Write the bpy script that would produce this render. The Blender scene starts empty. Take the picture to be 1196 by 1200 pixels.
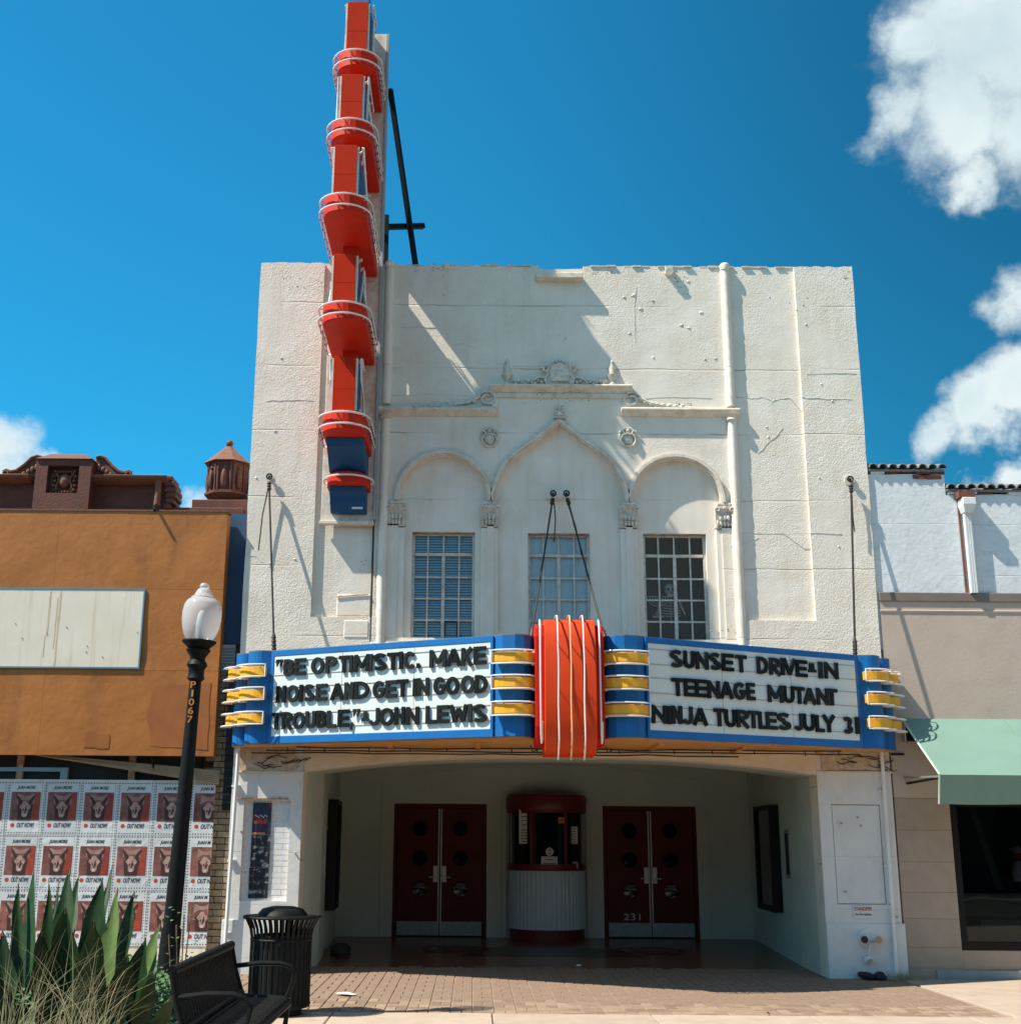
import bpy, math, random
from mathutils import Vector, Matrix
R = math.radians
random.seed(7)
scene = bpy.context.scene
COL = scene.collection

# ---------------------------------------------------------------- camera
TH, FPX, CX, CY, ROLL, EYE = R(14.7), 1459.0, 556.0, 600.0, R(0.43), 1.6
IMW, IMH = 1196.0, 1200.0
cam_d = bpy.data.cameras.new('camera'); cam = bpy.data.objects.new('camera', cam_d)
COL.objects.link(cam); scene.camera = cam
cam_d.sensor_fit = 'HORIZONTAL'; cam_d.sensor_width = 36.0
cam_d.lens = 36.0*FPX/IMW
cam_d.shift_x = (IMW/2-CX)/IMW
cam_d.shift_y = 0.0
cam_d.clip_start = 0.05; cam_d.clip_end = 3000
_r = Vector((1, 0, 0)); _u = Vector((0, -math.sin(TH), math.cos(TH))); _f = Vector((0, math.cos(TH), math.sin(TH)))
cr = _r*math.cos(ROLL)+_u*math.sin(ROLL); cu = -_r*math.sin(ROLL)+_u*math.cos(ROLL)
m = Matrix((( cr.x, cu.x, -_f.x, 0), (cr.y, cu.y, -_f.y, 0), (cr.z, cu.z, -_f.z, EYE), (0, 0, 0, 1)))
cam.matrix_world = m

def ray(px, py):
    x, y = px-CX, py-CY
    x0 = x*math.cos(ROLL)+y*math.sin(ROLL); y0 = -x*math.sin(ROLL)+y*math.cos(ROLL)
    return Vector((x0, FPX*math.cos(TH)+y0*math.sin(TH), FPX*math.sin(TH)-y0*math.cos(TH)))
def W(px, py, Y):
    d = ray(px, py); t = Y/d.y
    return (d.x*t, EYE+d.z*t)
def WX(px, py, Y): return W(px, py, Y)[0]
def WZ(px, py, Y): return W(px, py, Y)[1]

# ---------------------------------------------------------------- light
SUN = Vector((.71, .25, -1.0)).normalized()
elev = math.asin(-SUN.z); az = math.atan2(-SUN.x, -SUN.y)   # azimuth of the sun, clockwise from +Y
sun_d = bpy.data.lights.new('sun', 'SUN'); sun_d.energy = 4.45; sun_d.angle = R(0.5); sun_d.color = (1, .90, .76)
sun = bpy.data.objects.new('sun', sun_d); COL.objects.link(sun); sun.location = (-8, -3, 20)
sun.rotation_euler = SUN.to_track_quat('-Z', 'Y').to_euler()
scene.view_settings.view_transform = 'Standard'; scene.view_settings.look = 'None'
scene.view_settings.gamma = 1; scene.view_settings.use_curve_mapping = False
scene.view_settings.exposure = 0.85

world = bpy.data.worlds.new('World'); scene.world = world; world.use_nodes = True
nt = world.node_tree; N = nt.nodes; L = nt.links; N.clear()
def nd(t, **k):
    n = N.new(t)
    for a, b in k.items(): setattr(n, a, b)
    return n
out = nd('ShaderNodeOutputWorld'); bg = nd('ShaderNodeBackground'); bg.inputs[1].default_value = 0.084
L.new(bg.outputs[0], out.inputs[0])
sky = nd('ShaderNodeTexSky', sky_type='NISHITA'); sky.sun_disc = False
sky.sun_elevation = elev; sky.sun_rotation = az
sky.air_density = 1.0; sky.dust_density = 0.1; sky.ozone_density = 4.0; sky.altitude = 300
tint = nd('ShaderNodeMix', data_type='RGBA', blend_type='MULTIPLY'); tint.inputs[0].default_value = 1
L.new(sky.outputs[0], tint.inputs[6]); tint.inputs[7].default_value = (.135, 1.02, 1.13, 1)
tc = nd('ShaderNodeTexCoord')
# the sky deepens smoothly away from the sun's side
away = nd('ShaderNodeVectorMath', operation='DOT_PRODUCT'); L.new(tc.outputs['Generated'], away.inputs[0]); away.inputs[1].default_value = Vector((SUN.x, .05, 0)).normalized()
dk = nd('ShaderNodeMapRange', interpolation_type='SMOOTHSTEP'); dk.inputs[1].default_value = -.02; dk.inputs[2].default_value = .55; dk.inputs[3].default_value = 1.07; dk.inputs[4].default_value = .53
L.new(away.outputs['Value'], dk.inputs[0])
deep = nd('ShaderNodeVectorMath', operation='SCALE'); L.new(tint.outputs[2], deep.inputs[0]); L.new(dk.outputs[0], deep.inputs['Scale'])
nz = nd('ShaderNodeTexNoise'); nz.inputs['Scale'].default_value = 9; nz.inputs['Detail'].default_value = 9; nz.inputs['Roughness'].default_value = .62
nz2 = nd('ShaderNodeTexNoise'); nz2.inputs['Scale'].default_value = 32; nz2.inputs['Detail'].default_value = 6; nz2.inputs['Roughness'].default_value = .6
L.new(tc.outputs['Generated'], nz.inputs['Vector'])
nw = nd('ShaderNodeTexNoise'); nw.inputs['Scale'].default_value = 11; nw.inputs['Detail'].default_value = 6; nw.inputs['Roughness'].default_value = .6; L.new(tc.outputs['Generated'], nw.inputs['Vector'])
w1 = nd('ShaderNodeVectorMath', operation='SUBTRACT'); L.new(nw.outputs['Color'], w1.inputs[0]); w1.inputs[1].default_value = (.5, .5, .5)
w2 = nd('ShaderNodeVectorMath', operation='SCALE'); L.new(w1.outputs[0], w2.inputs[0]); w2.inputs['Scale'].default_value = .085
w3 = nd('ShaderNodeVectorMath', operation='ADD'); L.new(tc.outputs['Generated'], w3.inputs[0]); L.new(w2.outputs[0], w3.inputs[1])
L.new(tc.outputs['Generated'], nz2.inputs['Vector'])
def wmath(op, a, b=None, clamp=False):
    n = nd('ShaderNodeMath', operation=op, use_clamp=clamp)
    for i, s in enumerate((a, b)):
        if s is None: continue
        if isinstance(s, (int, float)): n.inputs[i].default_value = s
        else: L.new(s, n.inputs[i])
    return n.outputs[0]
blobs = [(1160, 50, 125, 1), (1120, 130, 84, 1), (1196, 150, 78, 1), (1066, 60, 48, 1), (1150, 212, 30, .8), (1128, 180, 40, .9), (1055, 130, 40, .8), (1260, 40, 160, 1),
         (1192, 352, 44, .95), (1150, 484, 62, 1.5), (1200, 452, 66, 1.5), (1096, 512, 40, 1.2), (1178, 505, 44, 1.3), (1205, 560, 36, 1.2), (1160, 575, 26, 1), (1250, 480, 80, 1.4),
         (8, 528, 52, 1), (52, 548, 34, .95), (-30, 540, 80, 1), (232, 590, 34, .9), (185, 572, 34, .5), (120, 548, 20, .5)]
acc = None
for (px, py, r, s) in blobs:
    d = ray(px, py).normalized()
    dn = nd('ShaderNodeVectorMath', operation='DISTANCE'); L.new(w3.outputs[0], dn.inputs[0]); dn.inputs[1].default_value = d
    rr = r/FPX*.93
    v = wmath('MULTIPLY', wmath('SUBTRACT', 1.0, wmath('DIVIDE', dn.outputs['Value'], rr)), 1.5)
    v = wmath('MULTIPLY', wmath('MINIMUM', v, 1.0), s)
    acc = v if acc is None else wmath('MAXIMUM', acc, v)
# unseen cloud added behind the camera to lift and warm the fill light
sp = nd('ShaderNodeSeparateXYZ'); L.new(tc.outputs['Generated'], sp.inputs[0])
nz3 = nd('ShaderNodeTexNoise'); nz3.inputs['Scale'].default_value = 3.2; nz3.inputs['Detail'].default_value = 6
L.new(tc.outputs['Generated'], nz3.inputs['Vector'])
rest = wmath('MULTIPLY', wmath('SUBTRACT', nz3.outputs[0], .43), 5.0)
rest = wmath('SUBTRACT', rest, wmath('MULTIPLY', wmath('ADD', sp.outputs[1], .15, True), 9.0))
acc = wmath('MAXIMUM', acc, rest)
q = wmath('ADD', acc, wmath('MULTIPLY', wmath('SUBTRACT', nz.outputs[0], .5), 2.6))
q = wmath('ADD', q, wmath('MULTIPLY', wmath('SUBTRACT', nz2.outputs[0], .5), .55))
mr = nd('ShaderNodeMapRange', interpolation_type='SMOOTHSTEP'); mr.inputs[1].default_value = .02; mr.inputs[2].default_value = 1.15
L.new(q, mr.inputs[0])
wd = ray(948, 192).normalized()
wv = nd('ShaderNodeVectorMath', operation='DISTANCE'); L.new(w3.outputs[0], wv.inputs[0]); wv.inputs[1].default_value = wd
wq = wmath('MULTIPLY', wmath('SUBTRACT', 1.0, wmath('DIVIDE', wv.outputs['Value'], .026), True), wmath('MULTIPLY', wmath('SUBTRACT', nz2.outputs[0], .38, True), 2.2, True))
cmask = wmath('MAXIMUM', mr.outputs[0], wmath('MULTIPLY', wq, .0))
nq = nd('ShaderNodeTexNoise'); nq.inputs['Scale'].default_value = 6; nq.inputs['Detail'].default_value = 5; L.new(w3.outputs[0], nq.inputs['Vector'])
qq = wmath('ADD', wmath('MULTIPLY', wmath('SUBTRACT', q, .9), .35), wmath('MULTIPLY', wmath('SUBTRACT', nq.outputs[0], .42), 2.6))
mrc = nd('ShaderNodeMapRange', interpolation_type='SMOOTHSTEP'); mrc.inputs[1].default_value = .0; mrc.inputs[2].default_value = 1.0; L.new(qq, mrc.inputs[0])
cc = nd('ShaderNodeMix', data_type='RGBA'); L.new(mrc.outputs[0], cc.inputs[0])
cc.inputs[6].default_value = (5.4, 6.1, 6.2, 1); cc.inputs[7].default_value = (3.7, 4.8, 5.2, 1)
cm = nd('ShaderNodeMix', data_type='RGBA'); L.new(cmask, cm.inputs[0]); L.new(deep.outputs[0], cm.inputs[6]); L.new(cc.outputs[2], cm.inputs[7])
L.new(cm.outputs[2], bg.inputs[0])

# ---------------------------------------------------------------- mesh tools
class MB:
    def __init__(s): s.v = []; s.f = []
    def add(s, vs, fs):
        o = len(s.v); s.v += [tuple(p) for p in vs]; s.f += [tuple(i+o for i in f) for f in fs]; return s
    def box(s, x0, x1, y0, y1, z0, z1):
        x0, x1 = sorted((x0, x1)); y0, y1 = sorted((y0, y1)); z0, z1 = sorted((z0, z1))
        return s.add([(x0, y0, z0), (x1, y0, z0), (x1, y1, z0), (x0, y1, z0), (x0, y0, z1), (x1, y0, z1), (x1, y1, z1), (x0, y1, z1)],
                     [(0, 3, 2, 1), (4, 5, 6, 7), (0, 1, 5, 4), (1, 2, 6, 5), (2, 3, 7, 6), (3, 0, 4, 7)])
    def bar(s, a, b, w, h, up=(0, 0, 1)):
        a = Vector(a); b = Vector(b); d = (b-a).normalized(); u = Vector(up)
        if abs(d.dot(u)) > .98: u = Vector((0, 1, 0))
        sx = d.cross(u).normalized()*w/2; sz = sx.cross(d).normalized()*h/2
        vs = [p+i*sx+j*sz for p in (a, b) for (i, j) in ((-1, -1), (1, -1), (1, 1), (-1, 1))]
        return s.add(vs, [(0, 1, 2, 3), (7, 6, 5, 4), (0, 4, 5, 1), (1, 5, 6, 2), (2, 6, 7, 3), (3, 7, 4, 0)])
    def tube(s, pts, r, n=8, closed=False):
        pts = [Vector(p) for p in pts]; k = len(pts); rs = r if isinstance(r, (list, tuple)) else [r]*k
        prev = None; rings = []
        for i, p in enumerate(pts):
            if closed: d = pts[(i+1) % k]-pts[i-1]
            else: d = pts[min(i+1, k-1)]-pts[max(i-1, 0)]
            d = d.normalized() if d.length > 1e-9 else Vector((0, 0, 1))
            if prev is None: a = d.orthogonal().normalized()
            else:
                a = prev-d*prev.dot(d); a = a.normalized() if a.length > 1e-6 else d.orthogonal().normalized()
            prev = a; b = d.cross(a)
            rings.append([p+(a*math.cos(2*math.pi*j/n)+b*math.sin(2*math.pi*j/n))*rs[i] for j in range(n)])
        vs = [q for g in rings for q in g]; fs = []
        for i in range(k if closed else k-1):
            i2 = (i+1) % k
            for j in range(n): fs.append((i*n+j, i*n+(j+1) % n, i2*n+(j+1) % n, i2*n+j))
        if not closed: fs += [tuple(range(n))[::-1], tuple((k-1)*n+j for j in range(n))]
        return s.add(vs, fs)
    def lathe(s, prof, c=(0, 0, 0), n=24, a0=0, a1=2*math.pi, fl=None):
        full = abs(a1-a0-2*math.pi) < 1e-6; m_ = n if full else n+1; vs = []; fs = []
        for (r, z) in prof:
            for j in range(m_):
                a = a0+(a1-a0)*j/n; q = r*(1+(fl(j) if fl else 0))
                vs.append((c[0]+q*math.cos(a), c[1]+q*math.sin(a), c[2]+z))
        for i in range(len(prof)-1):
            for j in range(n):
                j2 = (j+1) % m_
                fs.append((i*m_+j, i*m_+j2, (i+1)*m_+j2, (i+1)*m_+j))
        if full: fs += [tuple(range(m_))[::-1], tuple((len(prof)-1)*m_+j for j in range(m_))]
        return s.add(vs, fs)
    def plan(s, poly, z0, z1):
        """vertical prism over a plan polygon (ccw seen from above)"""
        n = len(poly)
        vs = [(x, y, z0) for x, y in poly]+[(x, y, z1) for x, y in poly]
        fs = [tuple(range(n))[::-1], tuple(range(n, 2*n))]+[(i, (i+1) % n, n+(i+1) % n, n+i) for i in range(n)]
        return s.add(vs, fs)
    def profx(s, prof, x0, x1):
        """prism along X over a (y,z) profile"""
        n = len(prof)
        vs = [(x0, y, z) for y, z in prof]+[(x1, y, z) for y, z in prof]
        return s.add(vs, [tuple(range(n))[::-1], tuple(range(n, 2*n))]+[(i, (i+1) % n, n+(i+1) % n, n+i) for i in range(n)])
    def front(s, loops, y0, y1):
        """slab between y0 (front) and y1 with outline loops in (x,z), inner loops are holes"""
        v, f = fill2d(loops, y1-y0); ym = (y0+y1)/2
        return s.add([(p[0], ym-p[2], p[1]) for p in v], f)
    def blob(s, c, r, n=8, m_=6):
        c = Vector(c); rx, ry, rz = r if isinstance(r, (tuple, list)) else (r, r, r); vs = [(c.x, c.y, c.z-rz)]; fs = []
        for i in range(1, m_):
            t = math.pi*i/m_
            for j in range(n):
                a = 2*math.pi*j/n
                vs.append((c.x+rx*math.sin(t)*math.cos(a), c.y+ry*math.sin(t)*math.sin(a), c.z-rz*math.cos(t)))
        vs.append((c.x, c.y, c.z+rz))
        for j in range(n): fs.append((0, 1+(j+1) % n, 1+j))
        for i in range(m_-2):
            for j in range(n): fs.append((1+i*n+j, 1+i*n+(j+1) % n, 1+(i+1)*n+(j+1) % n, 1+(i+1)*n+j))
        k = 1+(m_-2)*n
        for j in range(n): fs.append((k+j, k+(j+1) % n, len(vs)-1))
        return s.add(vs, fs)

def fill2d(loops, thick):
    c = bpy.data.curves.new('t', 'CURVE'); c.dimensions = '2D'; c.fill_mode = 'BOTH'; c.extrude = thick/2
    for lp in loops:
        sp_ = c.splines.new('POLY'); sp_.points.add(len(lp)-1); sp_.use_cyclic_u = True
        for i, p in enumerate(lp): sp_.points[i].co = (p[0], p[1], 0, 1)
    o = bpy.data.objects.new('t', c); me = bpy.data.meshes.new_from_object(o)
    v = [tuple(p.co) for p in me.vertices]; f = [tuple(p.vertices) for p in me.polygons]
    bpy.data.objects.remove(o); bpy.data.curves.remove(c); bpy.data.meshes.remove(me)
    return v, f

_tc = {}
def text2d(txt, thick=.02, bold=.0, bevel=0):
    """unit-size text outline, baseline at 0: verts, faces, (xmin,xmax,ymin,ymax)"""
    k = (txt, thick, bold, bevel)
    if k in _tc: return _tc[k]
    c = bpy.data.curves.new('t', 'FONT'); c.body = txt; c.size = 1; c.extrude = thick/2; c.offset = bold; c.bevel_depth = bevel; c.resolution_u = 4
    o = bpy.data.objects.new('t', c); me = bpy.data.meshes.new_from_object(o)
    v = [tuple(p.co) for p in me.vertices]; f = [tuple(p.vertices) for p in me.polygons]
    bpy.data.objects.remove(o); bpy.data.curves.remove(c); bpy.data.meshes.remove(me)
    bb = (min(p[0] for p in v), max(p[0] for p in v), min(p[1] for p in v), max(p[1] for p in v))
    _tc[k] = (v, f, bb); return _tc[k]
def put_text(mb, txt, o, ux, uz, w, h, depth, bold=0):
    """text stretched into the box w x h whose lower-left corner is o; ux, uz unit vectors, grows towards the viewer"""
    v, f, b = text2d(txt, 1.0, bold); ux = Vector(ux); uz = Vector(uz); o = Vector(o); nn = ux.cross(uz)
    mb.add([o+ux*((p[0]-b[0])/(b[1]-b[0])*w)+uz*((p[1]-b[2])/(b[3]-b[2])*h)+nn*((p[2]+.5)*depth) for p in v], f)

def arc(cx, cy, rx, ry, a0, a1, n=9): return [(cx+rx*math.cos(R(a0+(a1-a0)*i/n)), cy+ry*math.sin(R(a0+(a1-a0)*i/n))) for i in range(n+1)]
def glyph_strokes(ch, w, h, t):
    """centre lines of a heavy sans capital fitted in a w x h box with stroke t; (points, closed)"""
    e = t/2; l, r, b, u = e, w-e, e, h-e; m_ = h/2; c = w/2
    G = {'I': [([(c, 0), (c, h)], 0)], '1': [([(c, 0), (c, h)], 0)],
     'T': [([(0, u), (w, u)], 0), ([(c, 0), (c, h-t)], 0)], 'L': [([(l, h), (l, b), (w, b)], 0)],
     'E': [([(w, u), (l, u), (l, b), (w, b)], 0), ([(t, m_), (w*.92, m_)], 0)], 'H': [([(l, 0), (l, h)], 0), ([(r, 0), (r, h)], 0), ([(t, m_), (w-t, m_)], 0)],
     'N': [([(l, 0), (l, h-.0)], 0), ([(l, h-t*.5), (r, t*.5)], 0), ([(r, 0), (r, h)], 0)],
     'M': [([(l, 0), (l, h)], 0), ([(l, h-t*.4), (c, h*.25)], 0), ([(c, h*.25), (r, h-t*.4)], 0), ([(r, 0), (r, h)], 0)],
     'W': [([(l*.8, h), (w*.27, b*.6)], 0), ([(w*.27, b*.6), (c, h*.8)], 0), ([(c, h*.8), (w*.73, b*.6)], 0), ([(w*.73, b*.6), (w-l*.8, h)], 0)],
     'A': [([(l*.8, 0), (c, h-e*.6)], 0), ([(c, h-e*.6), (w-l*.8, 0)], 0), ([(w*.26, h*.30), (w*.74, h*.30)], 0)],
     'V': [([(l*.8, h), (c, e*.6)], 0), ([(c, e*.6), (w-l*.8, h)], 0)], 'Y': [([(l*.8, h), (c, m_)], 0), ([(w-l*.8, h), (c, m_)], 0), ([(c, m_), (c, 0)], 0)],
     'K': [([(l, 0), (l, h)], 0), ([(t*.9, m_*.9), (w-e*.9, h)], 0), ([(t*1.3, m_*1.1), (w-e*.8, 0)], 0)],
     'O': [(arc(c, m_, c-e, m_-e, 0, 360, 22)[:-1], 1)], 'C': [(arc(c*1.05, m_, c*1.05-e, m_-e, 42, 318, 16), 0)],
     'G': [(arc(c*1.03, m_, c*1.03-e, m_-e, 42, 320, 16)+[(r, m_*.95)], 0), ([(c, m_*.95), (w-t*.0, m_*.95)], 0)],
     'U': [([(l, h)]+arc(c, e+(c-e), c-e, c-e, 180, 360, 10)+[(r, h)], 0)], 'J': [([(r, h)]+arc(c, e+(c-e)*.95, c-e, (c-e)*.95, 0, -165, 10), 0)],
     'D': [([(l, b)]+[(c*.7, b)]+arc(c*.7, m_, r-c*.7, m_-e, -90, 90, 12)+[(l, u)], 1)],
     'P': [([(l, 0), (l, u), (c*.9, u)]+arc(c*.9, h*.70, r-c*.9, u-h*.70, 90, -90, 9)+[(l, 2*h*.70-u)], 0)],
     'R': [([(l, 0), (l, u), (c*.9, u)]+arc(c*.9, h*.71, r-c*.9, u-h*.71, 90, -90, 9)+[(l, 2*h*.71-u)], 0), ([(c*.8, h*.40), (w-e*.8, 0)], 0)],
     'B': [([(l, b), (l, u), (c*.85, u)]+arc(c*.85, h*.73, r*.95-c*.85, u-h*.73, 90, -90, 8)+[(l*1.2, 2*h*.73-u)], 0), ([(t, m_*.98), (c*.9, m_*.98)]+arc(c*.9, (m_*.98+b)/2, r-c*.9, (m_*.98-b)/2, 90, -90, 8)+[(l, b)], 0)],
     'S': [(arc(c, h*.73, (w-t)/2*.95, h*.27-e, 30, 265, 11)+arc(c, h*.27+.0, (w-t)/2, h*.27-e+.0, 85, -150, 11), 0)],
     '3': [(arc(c*.95, h*.73, (w-t)/2*.95, h*.27-e, 150, -80, 10), 0), (arc(c*.95, h*.27, (w-t)/2, h*.27-e, 85, -150, 11), 0)],
     '.': [([(0, h/2), (w, h/2)], 0)], ',': [([(w*.2, 0), (w*.6, h)], 0)]}
    return G[ch]
def ribbon(pts, t, closed):
    n = len(pts); L1 = []; L2 = []
    for i, p in enumerate(pts):
        a = pts[i-1] if (i > 0 or closed) else None; c = pts[(i+1) % n] if (i < n-1 or closed) else None
        def nr(p, q): dx, dy = q[0]-p[0], q[1]-p[1]; l_ = math.hypot(dx, dy) or 1e-6; return (-dy/l_, dx/l_)
        n1 = nr(a, p) if a else nr(p, c); n2 = nr(p, c) if c else n1
        k = 1+n1[0]*n2[0]+n1[1]*n2[1]; k = max(k, .5); mx_, my_ = (n1[0]+n2[0])/k, (n1[1]+n2[1])/k
        L1.append((p[0]+mx_*t/2, p[1]+my_*t/2)); L2.append((p[0]-mx_*t/2, p[1]-my_*t/2))
    return L1, L2
def put_strokes(mb, ch, P, w, h, t, d0, d1):
    """P(u, v, d) maps letter space to the world"""
    for k, (pts, cl) in enumerate(glyph_strokes(ch, w, h, t)):
        tt = h if ch == '.' else t
        L1, L2 = ribbon(pts, tt, cl); n = len(pts); o = .0012*k
        for i in range(n if cl else n-1):
            j = (i+1) % n; q = [L1[i], L2[i], L2[j], L1[j]]
            mb.add([P(x, z, d1+o) for x, z in q]+[P(x, z, d0) for x, z in q], [(0, 1, 2, 3), (0, 3, 7, 4), (1, 5, 6, 2)]+([(0, 4, 5, 1)] if (i == 0 and not cl) else [])+([(3, 2, 6, 7)] if (i == n-2 and not cl) else []))

# ---------------------------------------------------------------- objects
ORG = {}
def props(o, label=None, cat=None, group=None, kind=None):
    if label: o['label'] = label
    if cat: o['category'] = cat
    if group: o['group'] = group
    if kind: o['kind'] = kind
    return o
def thing(name, loc, label, cat, group=None, kind=None):
    o = bpy.data.objects.new(name, None); COL.objects.link(o); o.location = loc; o.empty_display_size = .2
    ORG[o.name] = Vector(loc); return props(o, label, cat, group, kind)
def obj(name, mb, mat, parent=None, smooth=False, bevel=0, org=None):
    og = ORG[parent.name] if parent is not None else Vector(org or (0, 0, 0))
    me = bpy.data.meshes.new(name)
    me.from_pydata([(p[0]-og.x, p[1]-og.y, p[2]-og.z) for p in mb.v], [], mb.f); me.update()
    if mat: me.materials.append(mat)
    if smooth:
        me.polygons.foreach_set('use_smooth', [True]*len(me.polygons))
        try: me.set_sharp_from_angle(angle=R(40))
        except Exception: pass
    o = bpy.data.objects.new(name, me); COL.objects.link(o)
    if parent is not None: o.parent = parent
    else: o.location = og
    ORG[o.name] = og
    if bevel:
        b = o.modifiers.new('bevel', 'BEVEL'); b.width = bevel; b.segments = 1; b.limit_method = 'ANGLE'; b.angle_limit = R(40)
    return o
def inst(name, me, parent, loc, rot=None, scale=None):
    o = bpy.data.objects.new(name, me); COL.objects.link(o); o.parent = parent
    o.location = Vector(loc)-(ORG[parent.name] if parent is not None else Vector())
    if rot: o.rotation_euler = rot
    if scale: o.scale = scale
    return o
def mesh_of(mb, mat, name='piece'):
    me = bpy.data.meshes.new(name); me.from_pydata(mb.v, [], mb.f); me.update(); me.materials.append(mat); return me

# ---------------------------------------------------------------- materials
def material(name, col, rough=.6, col2=None, vs=3.0, vd=.5, bump=0, bs=30, bdist=.01, metal=0, spec=.5, stain=None, stain_amt=0, stain_scale=(6, 6, .8),
             lines=None, coat=0, rand=0, bump2=0, bs2=6, alpha=None, emit=None, obj_space=False, patch=False):
    mt = bpy.data.materials.new(name); mt.use_nodes = True; t = mt.node_tree; n = t.nodes; l = t.links
    p = n['Principled BSDF']; p.inputs['Roughness'].default_value = rough; p.inputs['Metallic'].default_value = metal
    p.inputs['Specular IOR Level'].default_value = spec
    if coat: p.inputs['Coat Weight'].default_value = coat; p.inputs['Coat Roughness'].default_value = .08
    if obj_space: pos = n.new('ShaderNodeTexCoord').outputs['Object']
    else: pos = n.new('ShaderNodeNewGeometry').outputs['Position']
    c = (*col, 1); c2 = (*(col2 or tuple(x*.86 for x in col)), 1)
    nzn = n.new('ShaderNodeTexNoise'); nzn.inputs['Scale'].default_value = vs; nzn.inputs['Detail'].default_value = 7; nzn.inputs['Roughness'].default_value = .6
    l.new(pos, nzn.inputs['Vector'])
    rp = n.new('ShaderNodeMapRange'); rp.inputs[1].default_value = .35; rp.inputs[2].default_value = .7; l.new(nzn.outputs[0], rp.inputs[0]); rp.inputs[4].default_value = vd*2 if vd < .5 else 1
    mx = n.new('ShaderNodeMix'); mx.data_type = 'RGBA'; mx.inputs[6].default_value = c; mx.inputs[7].default_value = c2; l.new(rp.outputs[0], mx.inputs[0])
    cur = mx.outputs[2]
    if rand:
        oi = n.new('ShaderNodeObjectInfo'); hs = n.new('ShaderNodeHueSaturation'); mm = n.new('ShaderNodeMapRange')
        mm.inputs[3].default_value = 1-rand; mm.inputs[4].default_value = 1+rand; l.new(oi.outputs['Random'], mm.inputs[0]); l.new(mm.outputs[0], hs.inputs['Value'])
        l.new(cur, hs.inputs['Color']); cur = hs.outputs[0]
    if stain:
        mp = n.new('ShaderNodeMapping'); mp.inputs['Scale'].default_value = stain_scale; l.new(pos, mp.inputs[0])
        n3 = n.new('ShaderNodeTexNoise'); n3.inputs['Scale'].default_value = 1; n3.inputs['Detail'].default_value = 8; n3.inputs['Roughness'].default_value = .65; l.new(mp.outputs[0], n3.inputs['Vector'])
        r3 = n.new('ShaderNodeMapRange'); r3.inputs[1].default_value = .52; r3.inputs[2].default_value = .78; r3.inputs[4].default_value = stain_amt; l.new(n3.outputs[0], r3.inputs[0])
        m3 = n.new('ShaderNodeMix'); m3.data_type = 'RGBA'; l.new(r3.outputs[0], m3.inputs[0]); l.new(cur, m3.inputs[6]); m3.inputs[7].default_value = (*stain, 1); cur = m3.outputs[2]
    hgt = None
    if bump:
        bn = n.new('ShaderNodeTexNoise'); bn.inputs['Scale'].default_value = bs; bn.inputs['Detail'].default_value = 5; bn.inputs['Roughness'].default_value = .6; l.new(pos, bn.inputs['Vector']); hgt = bn.outputs[0]
        if bump2:
            b2 = n.new('ShaderNodeTexNoise'); b2.inputs['Scale'].default_value = bs2; b2.inputs['Detail'].default_value = 3; b2.inputs['Distortion'].default_value = 1.2; l.new(pos, b2.inputs['Vector'])
            a2 = n.new('ShaderNodeMath'); a2.operation = 'MULTIPLY_ADD'; l.new(b2.outputs[0], a2.inputs[0]); a2.inputs[1].default_value = bump2; l.new(hgt, a2.inputs[2]); hgt = a2.outputs[0]
    if patch and hgt is not None:
        pn = n.new('ShaderNodeTexNoise'); pn.inputs['Scale'].default_value = .9; pn.inputs['Detail'].default_value = 4; l.new(pos, pn.inputs['Vector'])
        pr_ = n.new('ShaderNodeMapRange'); pr_.inputs[1].default_value = .38; pr_.inputs[2].default_value = .62; pr_.inputs[3].default_value = .3; pr_.inputs[4].default_value = 1.25; l.new(pn.outputs[0], pr_.inputs[0])
        pm_ = n.new('ShaderNodeMath'); pm_.operation = 'MULTIPLY'; l.new(hgt, pm_.inputs[0]); l.new(pr_.outputs[0], pm_.inputs[1]); hgt = pm_.outputs[0]
        sn = n.new('ShaderNodeTexNoise'); sn.inputs['Scale'].default_value = 7; sn.inputs['Detail'].default_value = 9; sn.inputs['Roughness'].default_value = .72; l.new(pos, sn.inputs['Vector'])
        sr = n.new('ShaderNodeMapRange'); sr.inputs[1].default_value = .68; sr.inputs[2].default_value = .72; sr.inputs[4].default_value = .65; l.new(sn.outputs[0], sr.inputs[0])
        sm_ = n.new('ShaderNodeMix'); sm_.data_type = 'RGBA'; l.new(sr.outputs[0], sm_.inputs[0]); l.new(cur, sm_.inputs[6]); sm_.inputs[7].default_value = (.30, .27, .23, 1); cur = sm_.outputs[2]
        mp2 = n.new('ShaderNodeMapping'); mp2.inputs['Scale'].default_value = (5.5, 5.5, .35); l.new(pos, mp2.inputs[0])
        dn_ = n.new('ShaderNodeTexNoise'); dn_.inputs['Scale'].default_value = 1; dn_.inputs['Detail'].default_value = 5; l.new(mp2.outputs[0], dn_.inputs['Vector'])
        dr = n.new('ShaderNodeMapRange'); dr.inputs[1].default_value = .55; dr.inputs[2].default_value = .8; dr.inputs[4].default_value = .35; l.new(dn_.outputs[0], dr.inputs[0])
        dm = n.new('ShaderNodeMix'); dm.data_type = 'RGBA'; l.new(dr.outputs[0], dm.inputs[0]); l.new(cur, dm.inputs[6]); dm.inputs[7].default_value = (.60, .50, .38, 1); cur = dm.outputs[2]
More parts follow.
